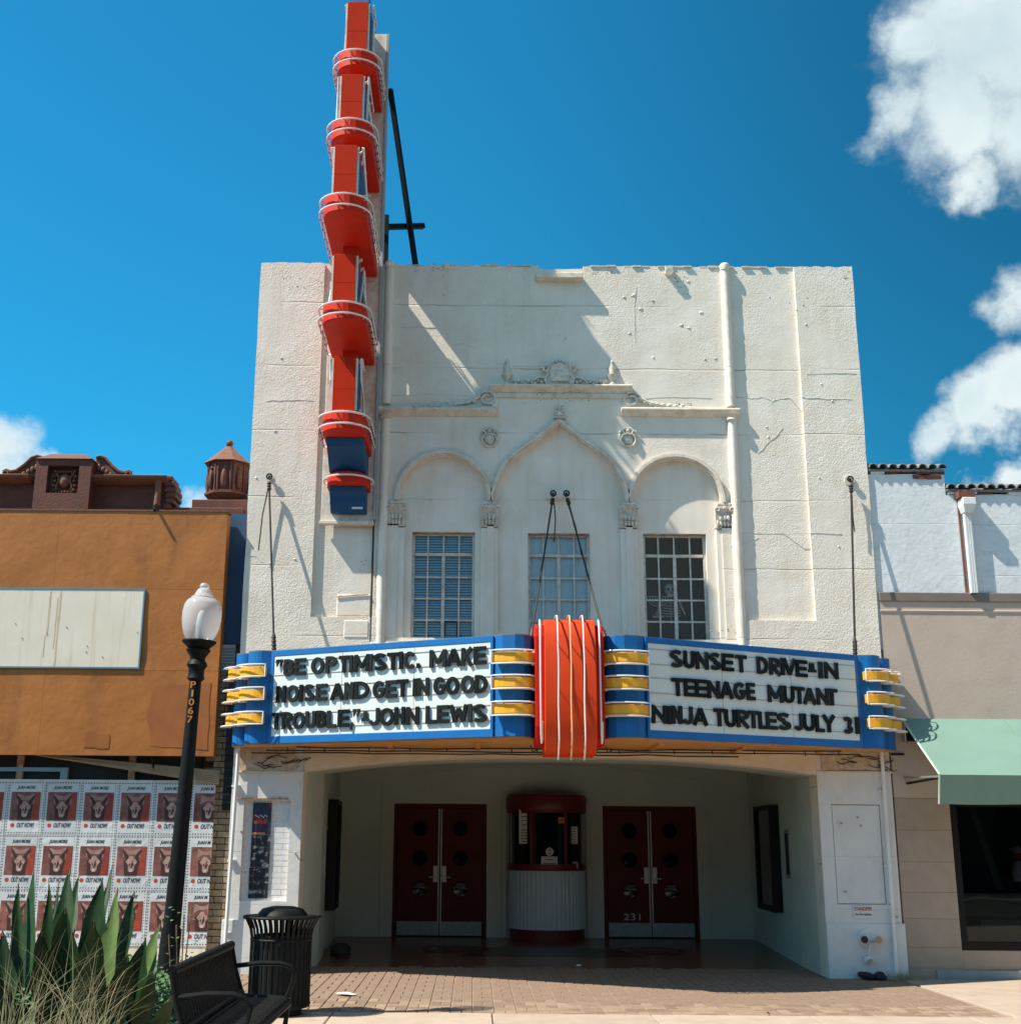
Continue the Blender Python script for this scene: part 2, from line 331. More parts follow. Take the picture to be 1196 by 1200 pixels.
    if lines:   # (spacing, offset, half width, strength): wandering horizontal pour lines / cracks
        s_, o_, w_, k_ = lines
        sx = n.new('ShaderNodeSeparateXYZ'); l.new(pos, sx.inputs[0])
        wn = n.new('ShaderNodeTexNoise'); wn.inputs['Scale'].default_value = 2.2; wn.inputs['Detail'].default_value = 8; l.new(pos, wn.inputs['Vector'])
        def mth(op, a, b):
            q_ = n.new('ShaderNodeMath'); q_.operation = op
            for i, s2 in enumerate((a, b)):
                if isinstance(s2, (int, float)): q_.inputs[i].default_value = s2
                else: l.new(s2, q_.inputs[i])
            return q_.outputs[0]
        zz = mth('ADD', sx.outputs[2], mth('MULTIPLY', wn.outputs[0], .05)); zz = mth('SUBTRACT', zz, o_)
        fr = mth('PINGPONG', zz, s_/2)
        mk = n.new('ShaderNodeMapRange'); mk.inputs[1].default_value = 0; mk.inputs[2].default_value = w_; mk.inputs[3].default_value = 1; mk.inputs[4].default_value = 0; l.new(fr, mk.inputs[0])
        brk = n.new('ShaderNodeTexNoise'); brk.inputs['Scale'].default_value = 1.3; l.new(pos, brk.inputs['Vector'])
        bk = n.new('ShaderNodeMapRange'); bk.inputs[1].default_value = .42; bk.inputs[2].default_value = .6; l.new(brk.outputs[0], bk.inputs[0])
        mk2 = mth('MULTIPLY', mk.outputs[0], bk.outputs[0])
        m4 = n.new('ShaderNodeMix'); m4.data_type = 'RGBA'; l.new(mth('MULTIPLY', mk2, k_), m4.inputs[0]); l.new(cur, m4.inputs[6]); m4.inputs[7].default_value = (*[x*.35 for x in col], 1); cur = m4.outputs[2]
        if hgt is not None: hgt = mth('SUBTRACT', hgt, mth('MULTIPLY', mk2, 1.2))
    l.new(cur, p.inputs['Base Color'])
    if hgt is not None:
        b = n.new('ShaderNodeBump'); b.inputs['Strength'].default_value = bump; b.inputs['Distance'].default_value = bdist; l.new(hgt, b.inputs['Height']); l.new(b.outputs[0], p.inputs['Normal'])
    if emit: p.inputs['Emission Color'].default_value = (*emit[0], 1); p.inputs['Emission Strength'].default_value = emit[1]
    return mt

def glass_mat(name, col=(.02, .03, .035), refl=1.0, thru=.8):
    mt = bpy.data.materials.new(name); mt.use_nodes = True; t = mt.node_tree; n = t.nodes; l = t.links; n.clear()
    o = n.new('ShaderNodeOutputMaterial'); tr = n.new('ShaderNodeBsdfTransparent'); tr.inputs[0].default_value = (*[thru+(.02)*i for i in range(3)], 1)
    g = n.new('ShaderNodeBsdfGlossy'); g.inputs['Roughness'].default_value = .02; g.inputs[0].default_value = (refl, refl, refl, 1)
    fr = n.new('ShaderNodeFresnel'); fr.inputs[0].default_value = 1.5
    nn = n.new('ShaderNodeTexNoise'); nn.inputs['Scale'].default_value = 1.5; b = n.new('ShaderNodeBump'); b.inputs['Strength'].default_value = .08; b.inputs['Distance'].default_value = .05
    l.new(nn.outputs[0], b.inputs['Height']); l.new(b.outputs[0], g.inputs['Normal'])
    mx = n.new('ShaderNodeMixShader'); l.new(fr.outputs[0], mx.inputs[0]); l.new(tr.outputs[0], mx.inputs[1]); l.new(g.outputs[0], mx.inputs[2]); l.new(mx.outputs[0], o.inputs[0])
    return mt

ST = (.80, .755, .675)
M_ = dict(
 stucco=material('white rough stucco', ST, .85, (.72, .65, .55), 2.2, bump=.8, bs=52, bdist=.011, bump2=.5, bs2=13, stain=(.42, .34, .24), stain_amt=.22, lines=(.93, .42, .012, .55), patch=True),
 stucco_fine=material('white painted stucco', ST, .8, (.73, .66, .56), 2.5, bump=.4, bs=40, bdist=.007, bump2=.7, bs2=12, stain=(.42, .33, .23), stain_amt=.25, lines=(1.86, .44, .01, .5), patch=True),
 trim=material('cream painted trim', (.74, .70, .62), .75, (.60, .50, .38), 9, bump=.4, bs=60, bdist=.006, stain=(.44, .25, .12), stain_amt=.75, stain_scale=(7, 7, 5)),
 relief=material('weathered cast ornament', (.72, .69, .62), .8, (.50, .44, .36), 18, bump=.5, bs=90, bdist=.006, stain=(.16, .13, .10), stain_amt=.6, stain_scale=(22, 22, 22)),
 grimy=material('peeling cream paint', (.62, .52, .40), .85, (.42, .33, .24), 14, bump=.8, bs=40, bdist=.01, stain=(.12, .09, .07), stain_amt=.75, stain_scale=(14, 14, 18)),
 beam=material('cream painted beam', (.76, .66, .50), .8, (.68, .54, .38), 3, bump=.3, bs=40, bdist=.006, stain=(.30, .2, .12), stain_amt=.4, stain_scale=(3, 3, 9)),
 lower=material('pale painted masonry', (.70, .715, .71), .75, (.62, .64, .64), 3, bump=.35, bs=26, bdist=.006, stain=(.36, .33, .3), stain_amt=.35, stain_scale=(7, 7, 3), lines=(.62, .2, .006, .35)),
 paintbrick=material('white painted brick', (.74, .75, .75), .75, (.68, .68, .68), 12, bump=.4, bs=50, bdist=.004, stain=(.3, .28, .26), stain_amt=.4, stain_scale=(18, 18, 18)),
 grime=material('dark grime', (.17, .12, .08), .9, (.30, .22, .15), 30),
 lobby=material('lobby wall paint', (.56, .60, .53), .7, (.50, .54, .48), 2, bump=.15, bs=20, bdist=.004),
 red=material('sign red enamel', (.60, .024, .006), .55, (.50, .022, .006), 5, spec=.2, bump=.05, bs=5, bdist=.01, stain=(.52, .10, .05), stain_amt=.35),
 red_face=material('sign orange red enamel', (.50, .024, .004), .7, (.43, .022, .004), 4, spec=.1, stain=(.34, .03, .012), stain_amt=.4, stain_scale=(5, 5, 1.5)),
 orange=material('marquee tower orange enamel', (.64, .056, .008), .5, (.56, .046, .007), 3.5, spec=.25, stain=(.45, .05, .02), stain_amt=.3, stain_scale=(5, 5, 1), bump=.06, bs=4, bdist=.01),
 towerred=material('marquee tower red enamel', (.58, .016, .008), .6, (.48, .016, .008), 5, spec=.15),
 blue=material('marquee blue enamel', (.006, .15, .46), .45, (.005, .12, .38), 3, spec=.35, bump=.06, bs=4, bdist=.01, stain=(.03, .08, .18), stain_amt=.4, stain_scale=(9, 9, 2)),
 signblue=material('sign blue panel', (.008, .075, .21), .5, (.006, .06, .17), 4, spec=.25),
 yellow=material('yellow enamel fin', (.84, .44, .035), .45, (.74, .36, .025), 9, spec=.3),
 tube=material('unlit neon glass tube', (.80, .79, .76), .18, (.70, .68, .66), 40, spec=.8),
 tube_red=material('unlit tube holder', (.75, .40, .34), .3, (.6, .3, .26), 30),
 tube_or=material('tube tinted for orange light', (.80, .50, .26), .25, (.7, .4, .2), 30),  # orange light on the centre tube is put into its colour
 letterboard=material('white letter board', (.66, .73, .72), .35, (.66, .73, .73), 1.5, stain=(.5, .55, .53), stain_amt=.3, stain_scale=(2, 2, 9)),
 track=material('letter rail', (.42, .38, .33), .5, (.36, .33, .3), 20),
 black=material('black plastic letter', (.010, .013, .013), .5, (.016, .018, .018), 20, rand=.6, spec=.15),
 soffit=material('stained orange marquee soffit', (.66, .33, .10), .7, (.52, .24, .07), 4, bump=.3, bs=20, stain=(.16, .07, .03), stain_amt=.7, stain_scale=(3, 9, 9)),  # orange base colour with darker brown stains
 iron=material('black painted steel', (.006, .007, .008), .55, (.010, .011, .011), 20, spec=.16, bump=.1, bs=60, bdist=.003),
 cable=material('dark steel cable', (.03, .028, .026), .5, (.05, .045, .04), 60, metal=.4),
 rust=material('rusted window steel', (.30, .13, .05), .8, (.50, .44, .36), 14, bump=.3, bs=80),
 winframe=material('old painted window steel', (.62, .63, .59), .6, (.46, .38, .30), 12, bump=.2, bs=80),
 blind=material('blue grey blind slat', (.34, .72, .88), .6, (.3, .66, .8), 10),
 curtain=material('pale blue window shade', (.66, .90, .95), .8, (.60, .84, .90), 4),
 dark=material('dark interior', (.03, .035, .035), .9, (.02, .024, .024), 3),
 bone=material('plastic bone', (.55, .55, .50), .6), 
 door=material('dark red door paint', (.095, .004, .005), .5, (.08, .004, .005), 4, spec=.25),
 boothred=material('ticket booth red', (.17, .014, .014), .4, (.13, .012, .012), 5),
 steel=material('brushed metal', (.45, .46, .46), .4, (.36, .37, .37), 20, metal=.7),
 kick=material('scuffed metal kick plate', (.30, .36, .36), .5, (.24, .28, .28), 12, metal=.3),
 flute=material('white fluted booth metal', (.62, .72, .76), .5, (.54, .64, .68), 6, stain=(.4, .45, .46), stain_amt=.3, stain_scale=(9, 9, 2)),
 paper=material('white paper', (.72, .72, .68), .8, (.64, .64, .6), 20),
 ink=material('printed ink', (.03, .03, .035), .7), inkred=material('red printed ink', (.5, .06, .04), .7),
 brown=material('brown painted sheet metal', (.44, .17, .042), .5, (.36, .135, .034), 1.1, bump=.25, bs=1.6, bdist=.08, stain=(.22, .075, .03), stain_amt=.75, stain_scale=(3.2, 3.2, .7), spec=.3),
 board=material('cream sign board', (.80, .75, .63), .55, (.74, .67, .54), 1.5, stain=(.50, .30, .14), stain_amt=.55, stain_scale=(11, 11, .5), bump=.1, bs=3, bdist=.03),
 boardtrim=material('faded blue trim', (.10, .25, .36), .6),
 terracotta=material('brown painted terracotta', (.135, .040, .023), .7, (.09, .028, .017), 8, bump=.6, bs=40, bdist=.01, stain=(.05, .03, .03), stain_amt=.5, stain_scale=(5, 5, 8)),
 terralite=material('faded brown terracotta cap', (.19, .080, .048), .7, (.13, .055, .035), 12, bump=.5, bs=40, bdist=.008),
 navy=material('navy painted wall', (.022, .075, .16), .7, (.018, .06, .13), 3, bump=.2, bs=20),
 greyvent=material('grey metal louvre', (.36, .40, .42), .5), corrugated=material('corrugated tan sheet', (.50, .40, .28), .6, (.42, .33, .22), 6),
 blacktile=material('black glazed brick', (.012, .013, .015), .3, (.02, .02, .022), 20, rand=.4),
 oldbrick=material('old tan brick', (.30, .23, .15), .9, (.19, .15, .10), 14, bump=.5, bs=50, rand=.2),
 mortar=material('grey mortar', (.22, .21, .19), .95, (.15, .14, .13), 20, bump=.4, bs=60),
 ltframe=material('pale blue steel frame', (.25, .38, .43), .5),
 whitewall=material('pale blue white painted wall', (.68, .73, .76), .8, (.60, .65, .68), 2.5, bump=.5, bs=14, bdist=.012, stain=(.30, .30, .29), stain_amt=.4, stain_scale=(5, 5, 9), lines=(.7, .1, .008, .3)),
 tile=material('grey weathered roof tile', (.26, .25, .23), .8, (.15, .12, .10), 16, bump=.5, bs=50, rand=.3),
 redbrick=material('exposed red brick', (.24, .085, .05), .9, (.10, .05, .035), 24, bump=.6, bs=60, rand=.35),
 beige=material('taupe painted stucco', (.50, .41, .345), .8, (.46, .375, .315), 2.0, bump=.35, bs=24, bdist=.006, stain=(.33, .27, .23), stain_amt=.4, stain_scale=(3, 3, 3)),
 beigeblock=material('tan painted block', (.40, .32, .255), .8, (.35, .28, .22), 6, bump=.3, bs=40, bdist=.005, rand=.05),
 taupe=material('taupe metal coping', (.21, .165, .14), .5, (.18, .14, .12), 4),
 awning=material('green awning canvas', (.165, .285, .235), .75, (.15, .265, .22), 2.5, bump=.2, bs=120, bdist=.002, stain=(.13, .26, .2), stain_amt=.25, stain_scale=(2, 2, 2)),
 piping=material('pale green piping', (.5, .68, .55), .7),
 frameblack=material('black aluminium frame', (.006, .006, .007), .5, spec=.25),
 conc=material('pale concrete paving', (.44, .36, .285), .85, (.37, .30, .235), 3, bump=.4, bs=60, bdist=.004, stain=(.2, .165, .14), stain_amt=.45, stain_scale=(4, 4, 4), rand=.05),  # one plain concrete colour for all slabs and kerb
 paver=material('reddish clay paver', (.29, .205, .145), .85, (.22, .155, .11), 16, bump=.5, bs=70, bdist=.004, rand=.28, stain=(.34, .27, .2), stain_amt=.4, stain_scale=(3, 3, 3)),
 grout=material('sandy paver joint', (.36, .29, .23), .95, (.28, .22, .17), 20),
 terrazzo=material('polished brown lobby floor', (.19, .095, .06), .25, (.13, .07, .045), 3, stain=(.12, .03, .02), stain_amt=.6, stain_scale=(.8, .8, 1)),
 asphalt=material('asphalt', (.05, .05, .05), .9, (.07, .068, .065), 8, bump=.4, bs=120),
 farbrick=material('opposite shop brick', (.16, .085, .06), .9, (.12, .065, .05), 4),
 ground=material('dry ground', (.16, .14, .11), .95, (.12, .11, .085), 1),
 leaf=material('agave leaf', (.018, .052, .015), .5, (.009, .030, .010), 7, spec=.22, bump=.15, bs=8, stain=(.10, .15, .06), stain_amt=.5, stain_scale=(9, 9, 1.2), rand=.35),
 leafpale=material('pale agave leaf', (.13, .20, .06), .5, (.07, .13, .04), 8, spec=.25, stain=(.06, .10, .04), stain_amt=.8, stain_scale=(26, 26, 1)),
 dry=material('dry leaf tip', (.22, .15, .09), .8), grass=material('dry ornamental grass', (.44, .40, .24), .7, (.16, .18, .09), 6),
 ivy=material('variegated ivy leaf', (.11, .22, .10), .55, (.04, .10, .04), 30, spec=.2), soil=material('planter soil', (.05, .035, .025), 1),
 manhole=material('cast iron cover', (.09, .085, .08), .7, (.06, .055, .05), 10, bump=.4, bs=60),
 purple=material('crumpled dark cloth', (.03, .022, .04), .9), amber=material('orange lettering', (.62, .23, .035), .6),
 signwhite=material('sign enamel white', (.72, .76, .78), .5), brass=material('brass cap', (.35, .30, .22), .4, metal=.5), pipewhite=material('white painted conduit', (.78, .80, .80), .5),
)
M_['glass'] = glass_mat('window glass', refl=.8, thru=.95)
M_['glassdark'] = glass_mat('tinted shop glass', refl=.85, thru=.28)
gm = bpy.data.materials.new('frosted lamp globe'); gm.use_nodes = True; gp = gm.node_tree.nodes['Principled BSDF']
gp.inputs['Base Color'].default_value = (.80, .86, .90, 1); gp.inputs['Roughness'].default_value = .12
g2 = gm.node_tree.nodes.new('ShaderNodeBsdfTransparent'); g3 = gm.node_tree.nodes.new('ShaderNodeMixShader'); g3.inputs[0].default_value = .6
gm.node_tree.links.new(gp.outputs[0], g3.inputs[1]); gm.node_tree.links.new(g2.outputs[0], g3.inputs[2])
gm.node_tree.links.new(g3.outputs[0], gm.node_tree.nodes['Material Output'].inputs[0]); M_['globe'] = gm
# ================================================================ THE SETTING
F = 16.0; PR = 15.95          # facade planes: centre bay and the proud outer wall
XL, XR = WX(290, 600, PR), WX(1022, 630, PR)
XC = (WX(457, 312, F)+WX(848, 312, F))/2
ZTOP = WZ(650, 312, F)
DY = 20.75; ZB = .09           # door wall and the lobby floor level there
obj('ground', MB().add([(-900, -300, -.25), (900, -300, -.25), (900, 1500, -.25), (-900, 1500, -.25)], [(0, 1, 2, 3)]), M_['ground'])['kind'] = 'structure'
obj('street', MB().box(-60, 60, -6.0, 7.2, -.35, -.13), M_['asphalt'])['kind'] = 'structure'
obj('kerb', MB().box(-60, 60, 7.2, 7.36, -.4, -.002), M_['conc'], bevel=.015)['kind'] = 'structure'
# concrete pavement in slabs
pv = obj('pavement', MB().box(-60, 60, 7.36, 16.2, -.4, -.02), M_['grout']); pv['kind'] = 'structure'
PX0, PX1, PY0 = -2.95, WX(1110, 1164, 14.3), 12.60
me_cache = {}
def slab(x0, x1, y0, y1, mat='conc', z=0):
    k = (round(x1-x0, 3), round(y1-y0, 3), mat)
    if k not in me_cache:
        g = .006; w, h = x1-x0, y1-y0; b = MB(); t = .006
        b.add([(g, g, -.03), (w-g, g, -.03), (w-g, h-g, -.03), (g, h-g, -.03), (g, g, -t), (w-g, g, -t), (w-g, h-g, -t), (g, h-g, -t), (g+t, g+t, 0), (w-g-t, g+t, 0), (w-g-t, h-g-t, 0), (g+t, h-g-t, 0)],
              [(0, 1, 5, 4), (1, 2, 6, 5), (2, 3, 7, 6), (3, 0, 4, 7), (4, 5, 9, 8), (5, 6, 10, 9), (6, 7, 11, 10), (7, 4, 8, 11), (8, 9, 10, 11)])
        me_cache[k] = mesh_of(b, M_[mat], 'slab')
    return inst('slab', me_cache[k], pv, (x0, y0, z+random.uniform(-.002, .002)))
for i in range(-7, 9):
    for j in range(3): slab(i*1.5+.2, i*1.5+1.7, 7.36+j*1.7466, 7.36+(j+1)*1.7466)
for i in range(4):
    x0 = PX1+.02+i*1.5
    for (y0, y1) in ((12.6, 14.25), (14.25, 15.93)): slab(x0, x0+1.5, y0, y1)
for i in range(5):
    x1 = PX0-.02-i*1.5
    for (y0, y1) in ((12.6, 14.25), (14.25, 15.93)): slab(x1-1.5, x1, y0, y1)
# clay pavers in a basket weave; the nearest 300 each an object, the rest one part
bp = obj('brick_pavement', MB().box(PX0, PX1, PY0, 16.9, -.016, -.012), M_['grout']); bp['kind'] = 'structure'
S_ = .212; hb = S_/2
def paver_mb(w, h, g=.005):
    b = MB(); t = .004
    b.add([(g, g, -.02), (w-g, g, -.02), (w-g, h-g, -.02), (g, h-g, -.02), (g, g, -t), (w-g, g, -t), (w-g, h-g, -t), (g, h-g, -t), (g+t, g+t, 0), (w-g-t, g+t, 0), (w-g-t, h-g-t, 0), (g+t, h-g-t, 0)],
          [(0, 1, 5, 4), (1, 2, 6, 5), (2, 3, 7, 6), (3, 0, 4, 7), (4, 5, 9, 8), (5, 6, 10, 9), (6, 7, 11, 10), (7, 4, 8, 11), (8, 9, 10, 11)]); return b
pm = {0: mesh_of(paver_mb(S_, hb), M_['paver'], 'paver'), 1: mesh_of(paver_mb(hb, S_), M_['paver'], 'paver')}
pb = {0: paver_mb(S_, hb), 1: paver_mb(hb, S_)}
cells = []
j = 0
while PY0+j*S_ < 16.85:
    i = 0
    while PX0+(i+1)*S_ < PX1+.01:
        k = (i+j) % 2
        for q in range(2): cells.append((PX0+i*S_+(q*hb if k else 0), PY0+j*S_+(0 if k else q*hb), k))
        i += 1
    j += 1
vis = [c for c in cells if c[0] > -2.3]; vis.sort(key=lambda c: c[1]); near = set(vis[:296]); restm = MB()
for c in cells:
    z = random.uniform(-.004, .0)
    if c[0]+.2 > PX1 and c[2] == 0: pass
    if c in near: inst('paver', pm[c[2]], bp, (c[0], c[1], z))
    else: restm.add([(p[0]+c[0], p[1]+c[1], p[2]+z) for p in pb[c[2]].v], pb[c[2]].f)
o = obj('paver_field', restm, M_['paver'], bp); o['kind'] = 'stuff'
# lobby floor, ramping up to the doors
lx0, lx1 = WX(372, 1118, 17.07), WX(945, 1133, 17.07)
bx0, bx1 = WX(392, 1097, DY), WX(884, 1100, DY)
lf = MB().add([(lx0-.3, 16.9, -.004), (lx1+.3, 16.9, -.004), (bx1+.3, DY+.1, ZB), (bx0-.3, DY+.1, ZB), (lx0-.3, 16.9, -.1), (lx1+.3, 16.9, -.1), (bx1+.3, DY+.1, -.1), (bx0-.3, DY+.1, -.1)],
              [(0, 1, 2, 3), (0, 4, 5, 1), (7, 6, 5, 4), (1, 5, 6, 2), (2, 6, 7, 3), (3, 7, 4, 0)])
flo = obj('lobby_floor', lf, M_['terrazzo']); flo['kind'] = 'structure'
def fz(y): return -.004+(y-16.9)/(DY+.1-16.9)*(ZB+.004)
for cx_ in (XC-1.35, XC+1.45):                        # dark inlaid medallions in the floor
    b = MB(); n = 36; yc = 19.0
    for k in range(n):
        a0, a1 = 2*math.pi*k/n, 2*math.pi*(k+1)/n
        b.add([(cx_+r_*math.cos(a), yc+r_*math.sin(a), fz(yc+r_*math.sin(a))+.003) for a, r_ in ((a0, .42), (a1, .42), (a1, .5), (a0, .5))], [(0, 3, 2, 1)])
        b.add([(cx_, yc, fz(yc)+.003), (cx_+.3*math.cos(a1), yc+.3*math.sin(a1), fz(yc+.3*math.sin(a1))+.003), (cx_+.3*math.cos(a0), yc+.3*math.sin(a0), fz(yc+.3*math.sin(a0))+.003)], [(0, 2, 1)])
    obj('floor_medallion', b, material('red terrazzo inlay', (.12, .02, .015), .3), flo)
b = MB()
b.add([(XC-1.3, 18.2, fz(18.2)+.003), (XC+1.3, 18.2, fz(18.2)+.003), (XC+.9, 19.3, fz(19.3)+.003), (XC-.9, 19.3, fz(19.3)+.003)], [(0, 1, 2, 3)])
obj('floor_inlay', b, material('dark terrazzo inlay', (.05, .035, .032), .3), flo)

# ================================================================ THEATRE
th = thing('theatre_building', (XC, F, 0), 'tall white stucco theatre with ogee arch niches and dark open lobby', 'theatre')
def tp(name, mb, mat, **k): return obj(name, mb, M_[mat], th, **k)
xcl, xcr = WX(457, 312, F), WX(848, 312, F)           # attached columns
rl, rr_ = WX(372, 520, PR), WX(943, 520, PR)          # recess limits left and right
zrec = WZ(900, 727, PR); zwin = 4.06
def jag(x0, x1, z, n, a): return [(x0+(x1-x0)*i/n, z+random.uniform(-a, a)) for i in range(n+1)]
# lobby opening, a low segmental arch
jx0, jx1 = WX(352, 1000, PR), WX(962, 1000, PR); zsp = WZ(357, 904, PR); zcr = WZ(665, 888, PR)
def lobby_arch(x0, x1, zs, zc, n=28):
    w = (x1-x0)/2; pts = []
    for i in range(n+1):
        t = -1+2*i/n; pts.append((x0+w+w*t, zs+(zc-zs)*(1-abs(t)**2.6)))
    return pts
arch = lobby_arch(jx0, jx1, zsp, zcr)
brkx0, brkx1, brkz0, brkz1 = WX(283, 1000, PR), WX(338, 1000, PR), WZ(300, 1056, PR), WZ(300, 938, PR)
outer = [(XL, -.1), (jx0, -.1)]+arch+[(jx1, -.1), (XR, -.1)]+[(XR+random.uniform(-.006, .006), z) for z in [ZTOP*i/24 for i in range(1, 24)]]+jag(XR, rr_, ZTOP, 14, .012)
outer += [(rr_, zrec), (xcr+.02, zrec), (xcr+.02, zwin), (xcl-.02, zwin), (xcl-.02, zrec), (rl, zrec)]+jag(rl, XL, ZTOP, 14, .012)
outer += [(XL+random.uniform(-.006, .006), ZTOP*i/24) for i in range(23, 0, -1)]
pr0, pr1, pz0, pz1 = WX(977, 1000, PR), WX(1034, 1000, PR), WZ(1000, 1060, PR), WZ(1000, 943, PR)
tp('front_wall', MB().front([outer, [(brkx0, brkz0), (brkx1, brkz0), (brkx1, brkz1), (brkx0, brkz1)], [(pr0, pz0), (pr1, pz0), (pr1, pz1), (pr0, pz1)]], PR, F+.3), 'stucco')
# niches
def half_arch(xa, xb, zs, zc, n=20, p=2.0):
    w = (xb-xa)/2; c = (xa+xb)/2
    return [(c-w*math.cos(math.pi*i/n), zs+(zc-zs)*math.sin(math.pi*i/n)**(.92)) for i in range(n+1)]
def bez(p0, p1, p2, p3, n=10):
    r_ = []
    for i in range(n+1):
        t = i/n; a = (1-t)**3; b_ = 3*(1-t)**2*t; c_ = 3*(1-t)*t*t; d_ = t**3
        r_.append((a*p0[0]+b_*p1[0]+c_*p2[0]+d_*p3[0], a*p0[1]+b_*p1[1]+c_*p2[1]+d_*p3[1]))
    return r_
zsp2 = WZ(573, 588, F)
def ogee(xa, xb, zs, zt):
    c = (xa+xb)/2; w = (xb-xa)/2; h = zt-zs
    lft = bez((xa, zs), (xa+.06*w, zs+.42*h), (xa+.30*w, zs+.56*h), (xa+.50*w, zs+.68*h))[:-1]+bez((xa+.50*w, zs+.68*h), (xa+.74*w, zs+.80*h), (xa+.86*w, zs+.90*h), (c, zt))
    return lft+[(2*c-x, z) for x, z in lft[::-1][1:]]
nl = half_arch(WX(468, 560, F), WX(571, 560, F), zsp2, WZ(520, 534, F))
nc = ogee(WX(579, 560, F), WX(732, 560, F), zsp2, WZ(655, 497, F))
nr = half_arch(WX(740, 560, F), WX(843, 560, F), zsp2, WZ(792, 538, F))
def niche_loop(a): return [(a[0][0], zwin+.05)]+a+[(a[-1][0], zwin+.05)]
top = jag(rr_+.02, WX(683, 313, F), ZTOP, 26, .012)+[(WX(683, 313, F), ZTOP-.035)]+jag(WX(680, 313, F), WX(632, 313, F), ZTOP-.04, 5, .008)+[(WX(631, 313, F), ZTOP)]+jag(WX(629, 313, F), rl-.02, ZTOP, 24, .013)
tp('bay_wall', MB().front([[(rl-.02, 3.9), (rr_+.02, 3.9)]+top, niche_loop(nl), niche_loop(nc), niche_loop(nr)], F, F+.082), 'stucco')
# niche backs with the window openings
wins = []
for (a, b_, t) in ((482, 556, 623.5), (618.5, 691.5, 625), (754.5, 829, 625.5)):
    wins.append((WX(a, 680, F+.08), WX(b_, 680, F+.08), 4.05, WZ((a+b_)/2, t, F+.08)))
tp('niche_wall', MB().front([[(xcl, 3.9), (xcr, 3.9), (xcr, ZTOP-.3), (xcl, ZTOP-.3)]]+[[(x0, z0), (x1, z0), (x1, z1), (x0, z1)] for x0, x1, z0, z1 in wins], F+.08, F+.32), 'stucco_fine')
# archivolt mouldings
def offset(path, d):
    r_ = []
    for i, p in enumerate(path):
        a = path[max(i-1, 0)]; c = path[min(i+1, len(path)-1)]; dx, dz = c[0]-a[0], c[1]-a[1]; l_ = math.hypot(dx, dz) or 1
        r_.append((p[0]-dz/l_*d, p[1]+dx/l_*d))
    return r_
for pth in (nl, nc, nr):
    for (d0, d1, y) in ((.0, .075, F-.045), (.02, .055, F-.062)):
        a, b_ = offset(pth, d0), offset(pth, d1)
        lp = a+b_[::-1]; mb = MB(); n = len(a)
        for i in range(n-1):
            q = [a[i], a[i+1], b_[i+1], b_[i]]
            mb.add([(x, y, z) for x, z in q]+[(x, F+.01, z) for x, z in q], [(0, 1, 2, 3)[::-1] if False else (0, 1, 2, 3), (0, 4, 5, 1), (3, 2, 6, 7)]+([(0, 3, 7, 4)] if i == 0 else [])+([(1, 5, 6, 2)] if i == n-2 else []))
        tp('arch_moulding', mb, 'trim')
# pilasters and capitals between the niches
pil = [(WX(464.5, 600, F)), (WX(573.5, 600, F)), (WX(736.5, 600, F)), (WX(848, 600, F))]
zc0, zc1 = WZ(573, 617, F), WZ(573, 592, F)
for i, x in enumerate(pil):
    w = .115
    tp('pilaster', MB().box(x-w, x+w, F+.02, F+.079, 3.9, zc0-.012), 'stucco_fine', bevel=.008)
    cp = tp('capital', MB().profx([(F+.07, zc0), (F+.0, zc0), (F+.0, zc0+.03), (F+.015, zc0+.05), (F-.01, zc1-.07), (F-.05, zc1-.04), (F-.05, zc1), (F+.07, zc1)], x-.12, x+.12), 'relief', bevel=.006)
    for s in (-1, 1):                                  # volutes
        pts = [(x+s*(.095+.035*math.cos(t)*(1-t/9)), F-.055, zc1-.055+.035*math.sin(t)*(1-t/9)) for t in [k*.6 for k in range(12)]]
        obj('volute', MB().tube(pts, .011, 6), M_['relief'], cp, smooth=True)
    for k in range(5):                                 # two tiers of leaves
        xx = x-.09+.045*k; obj('carved_leaf', MB().blob((xx, F-.012, zc0+.06), (.02, .022, .045), 6, 5), M_['relief'], cp, smooth=True)
    for k in range(3): obj('carved_leaf', MB().blob((x-.05+.05*k, F-.03, zc0+.13), (.024, .025, .04), 6, 5), M_['relief'], cp, smooth=True)
    obj('carved_bud', MB().blob((x, F-.055, zc1-.03), (.025, .02, .025), 6, 5), M_['relief'], cp, smooth=True)
    tp('impost', MB().box(x-.095, x+.095, F-.05, F+.07, zc1+.002, zc1+.045), 'trim', bevel=.01)
# attached columns
for x in (xcl, xcr):
    zb = WZ(860, 487, F)
    s = -1 if x > XC else 1
    for (a, b_) in ((3.95, zb-.04), (zb+.12, ZTOP+.035)):
        k = 40; tp('attached_column', MB().tube([(x, F-.018, a+(b_-a)*i/k) for i in range(k+1)], [.062+random.uniform(-.0035, .0035) for i in range(k+1)], 12), 'stucco_fine', smooth=True)
    tp('column_capital', MB().lathe([(.05, zb-.1), (.085, zb-.08), (.07, zb-.05), (.09, zb-.03)], (x, F-.03, 0), 14), 'trim', smooth=True)
    tp('column_base', MB().box(x-.13, x+.13, F-.06, F+.05, 3.95, 4.05), 'stucco_fine', bevel=.02)
    tp('column_finial', MB().lathe([(.063, ZTOP-.06), (.072, ZTOP-.02), (.07, ZTOP+.02), (.05, ZTOP+.04), (0.01, ZTOP+.045)], (x, F-.03, 0), 12), 'stucco_fine', smooth=True)
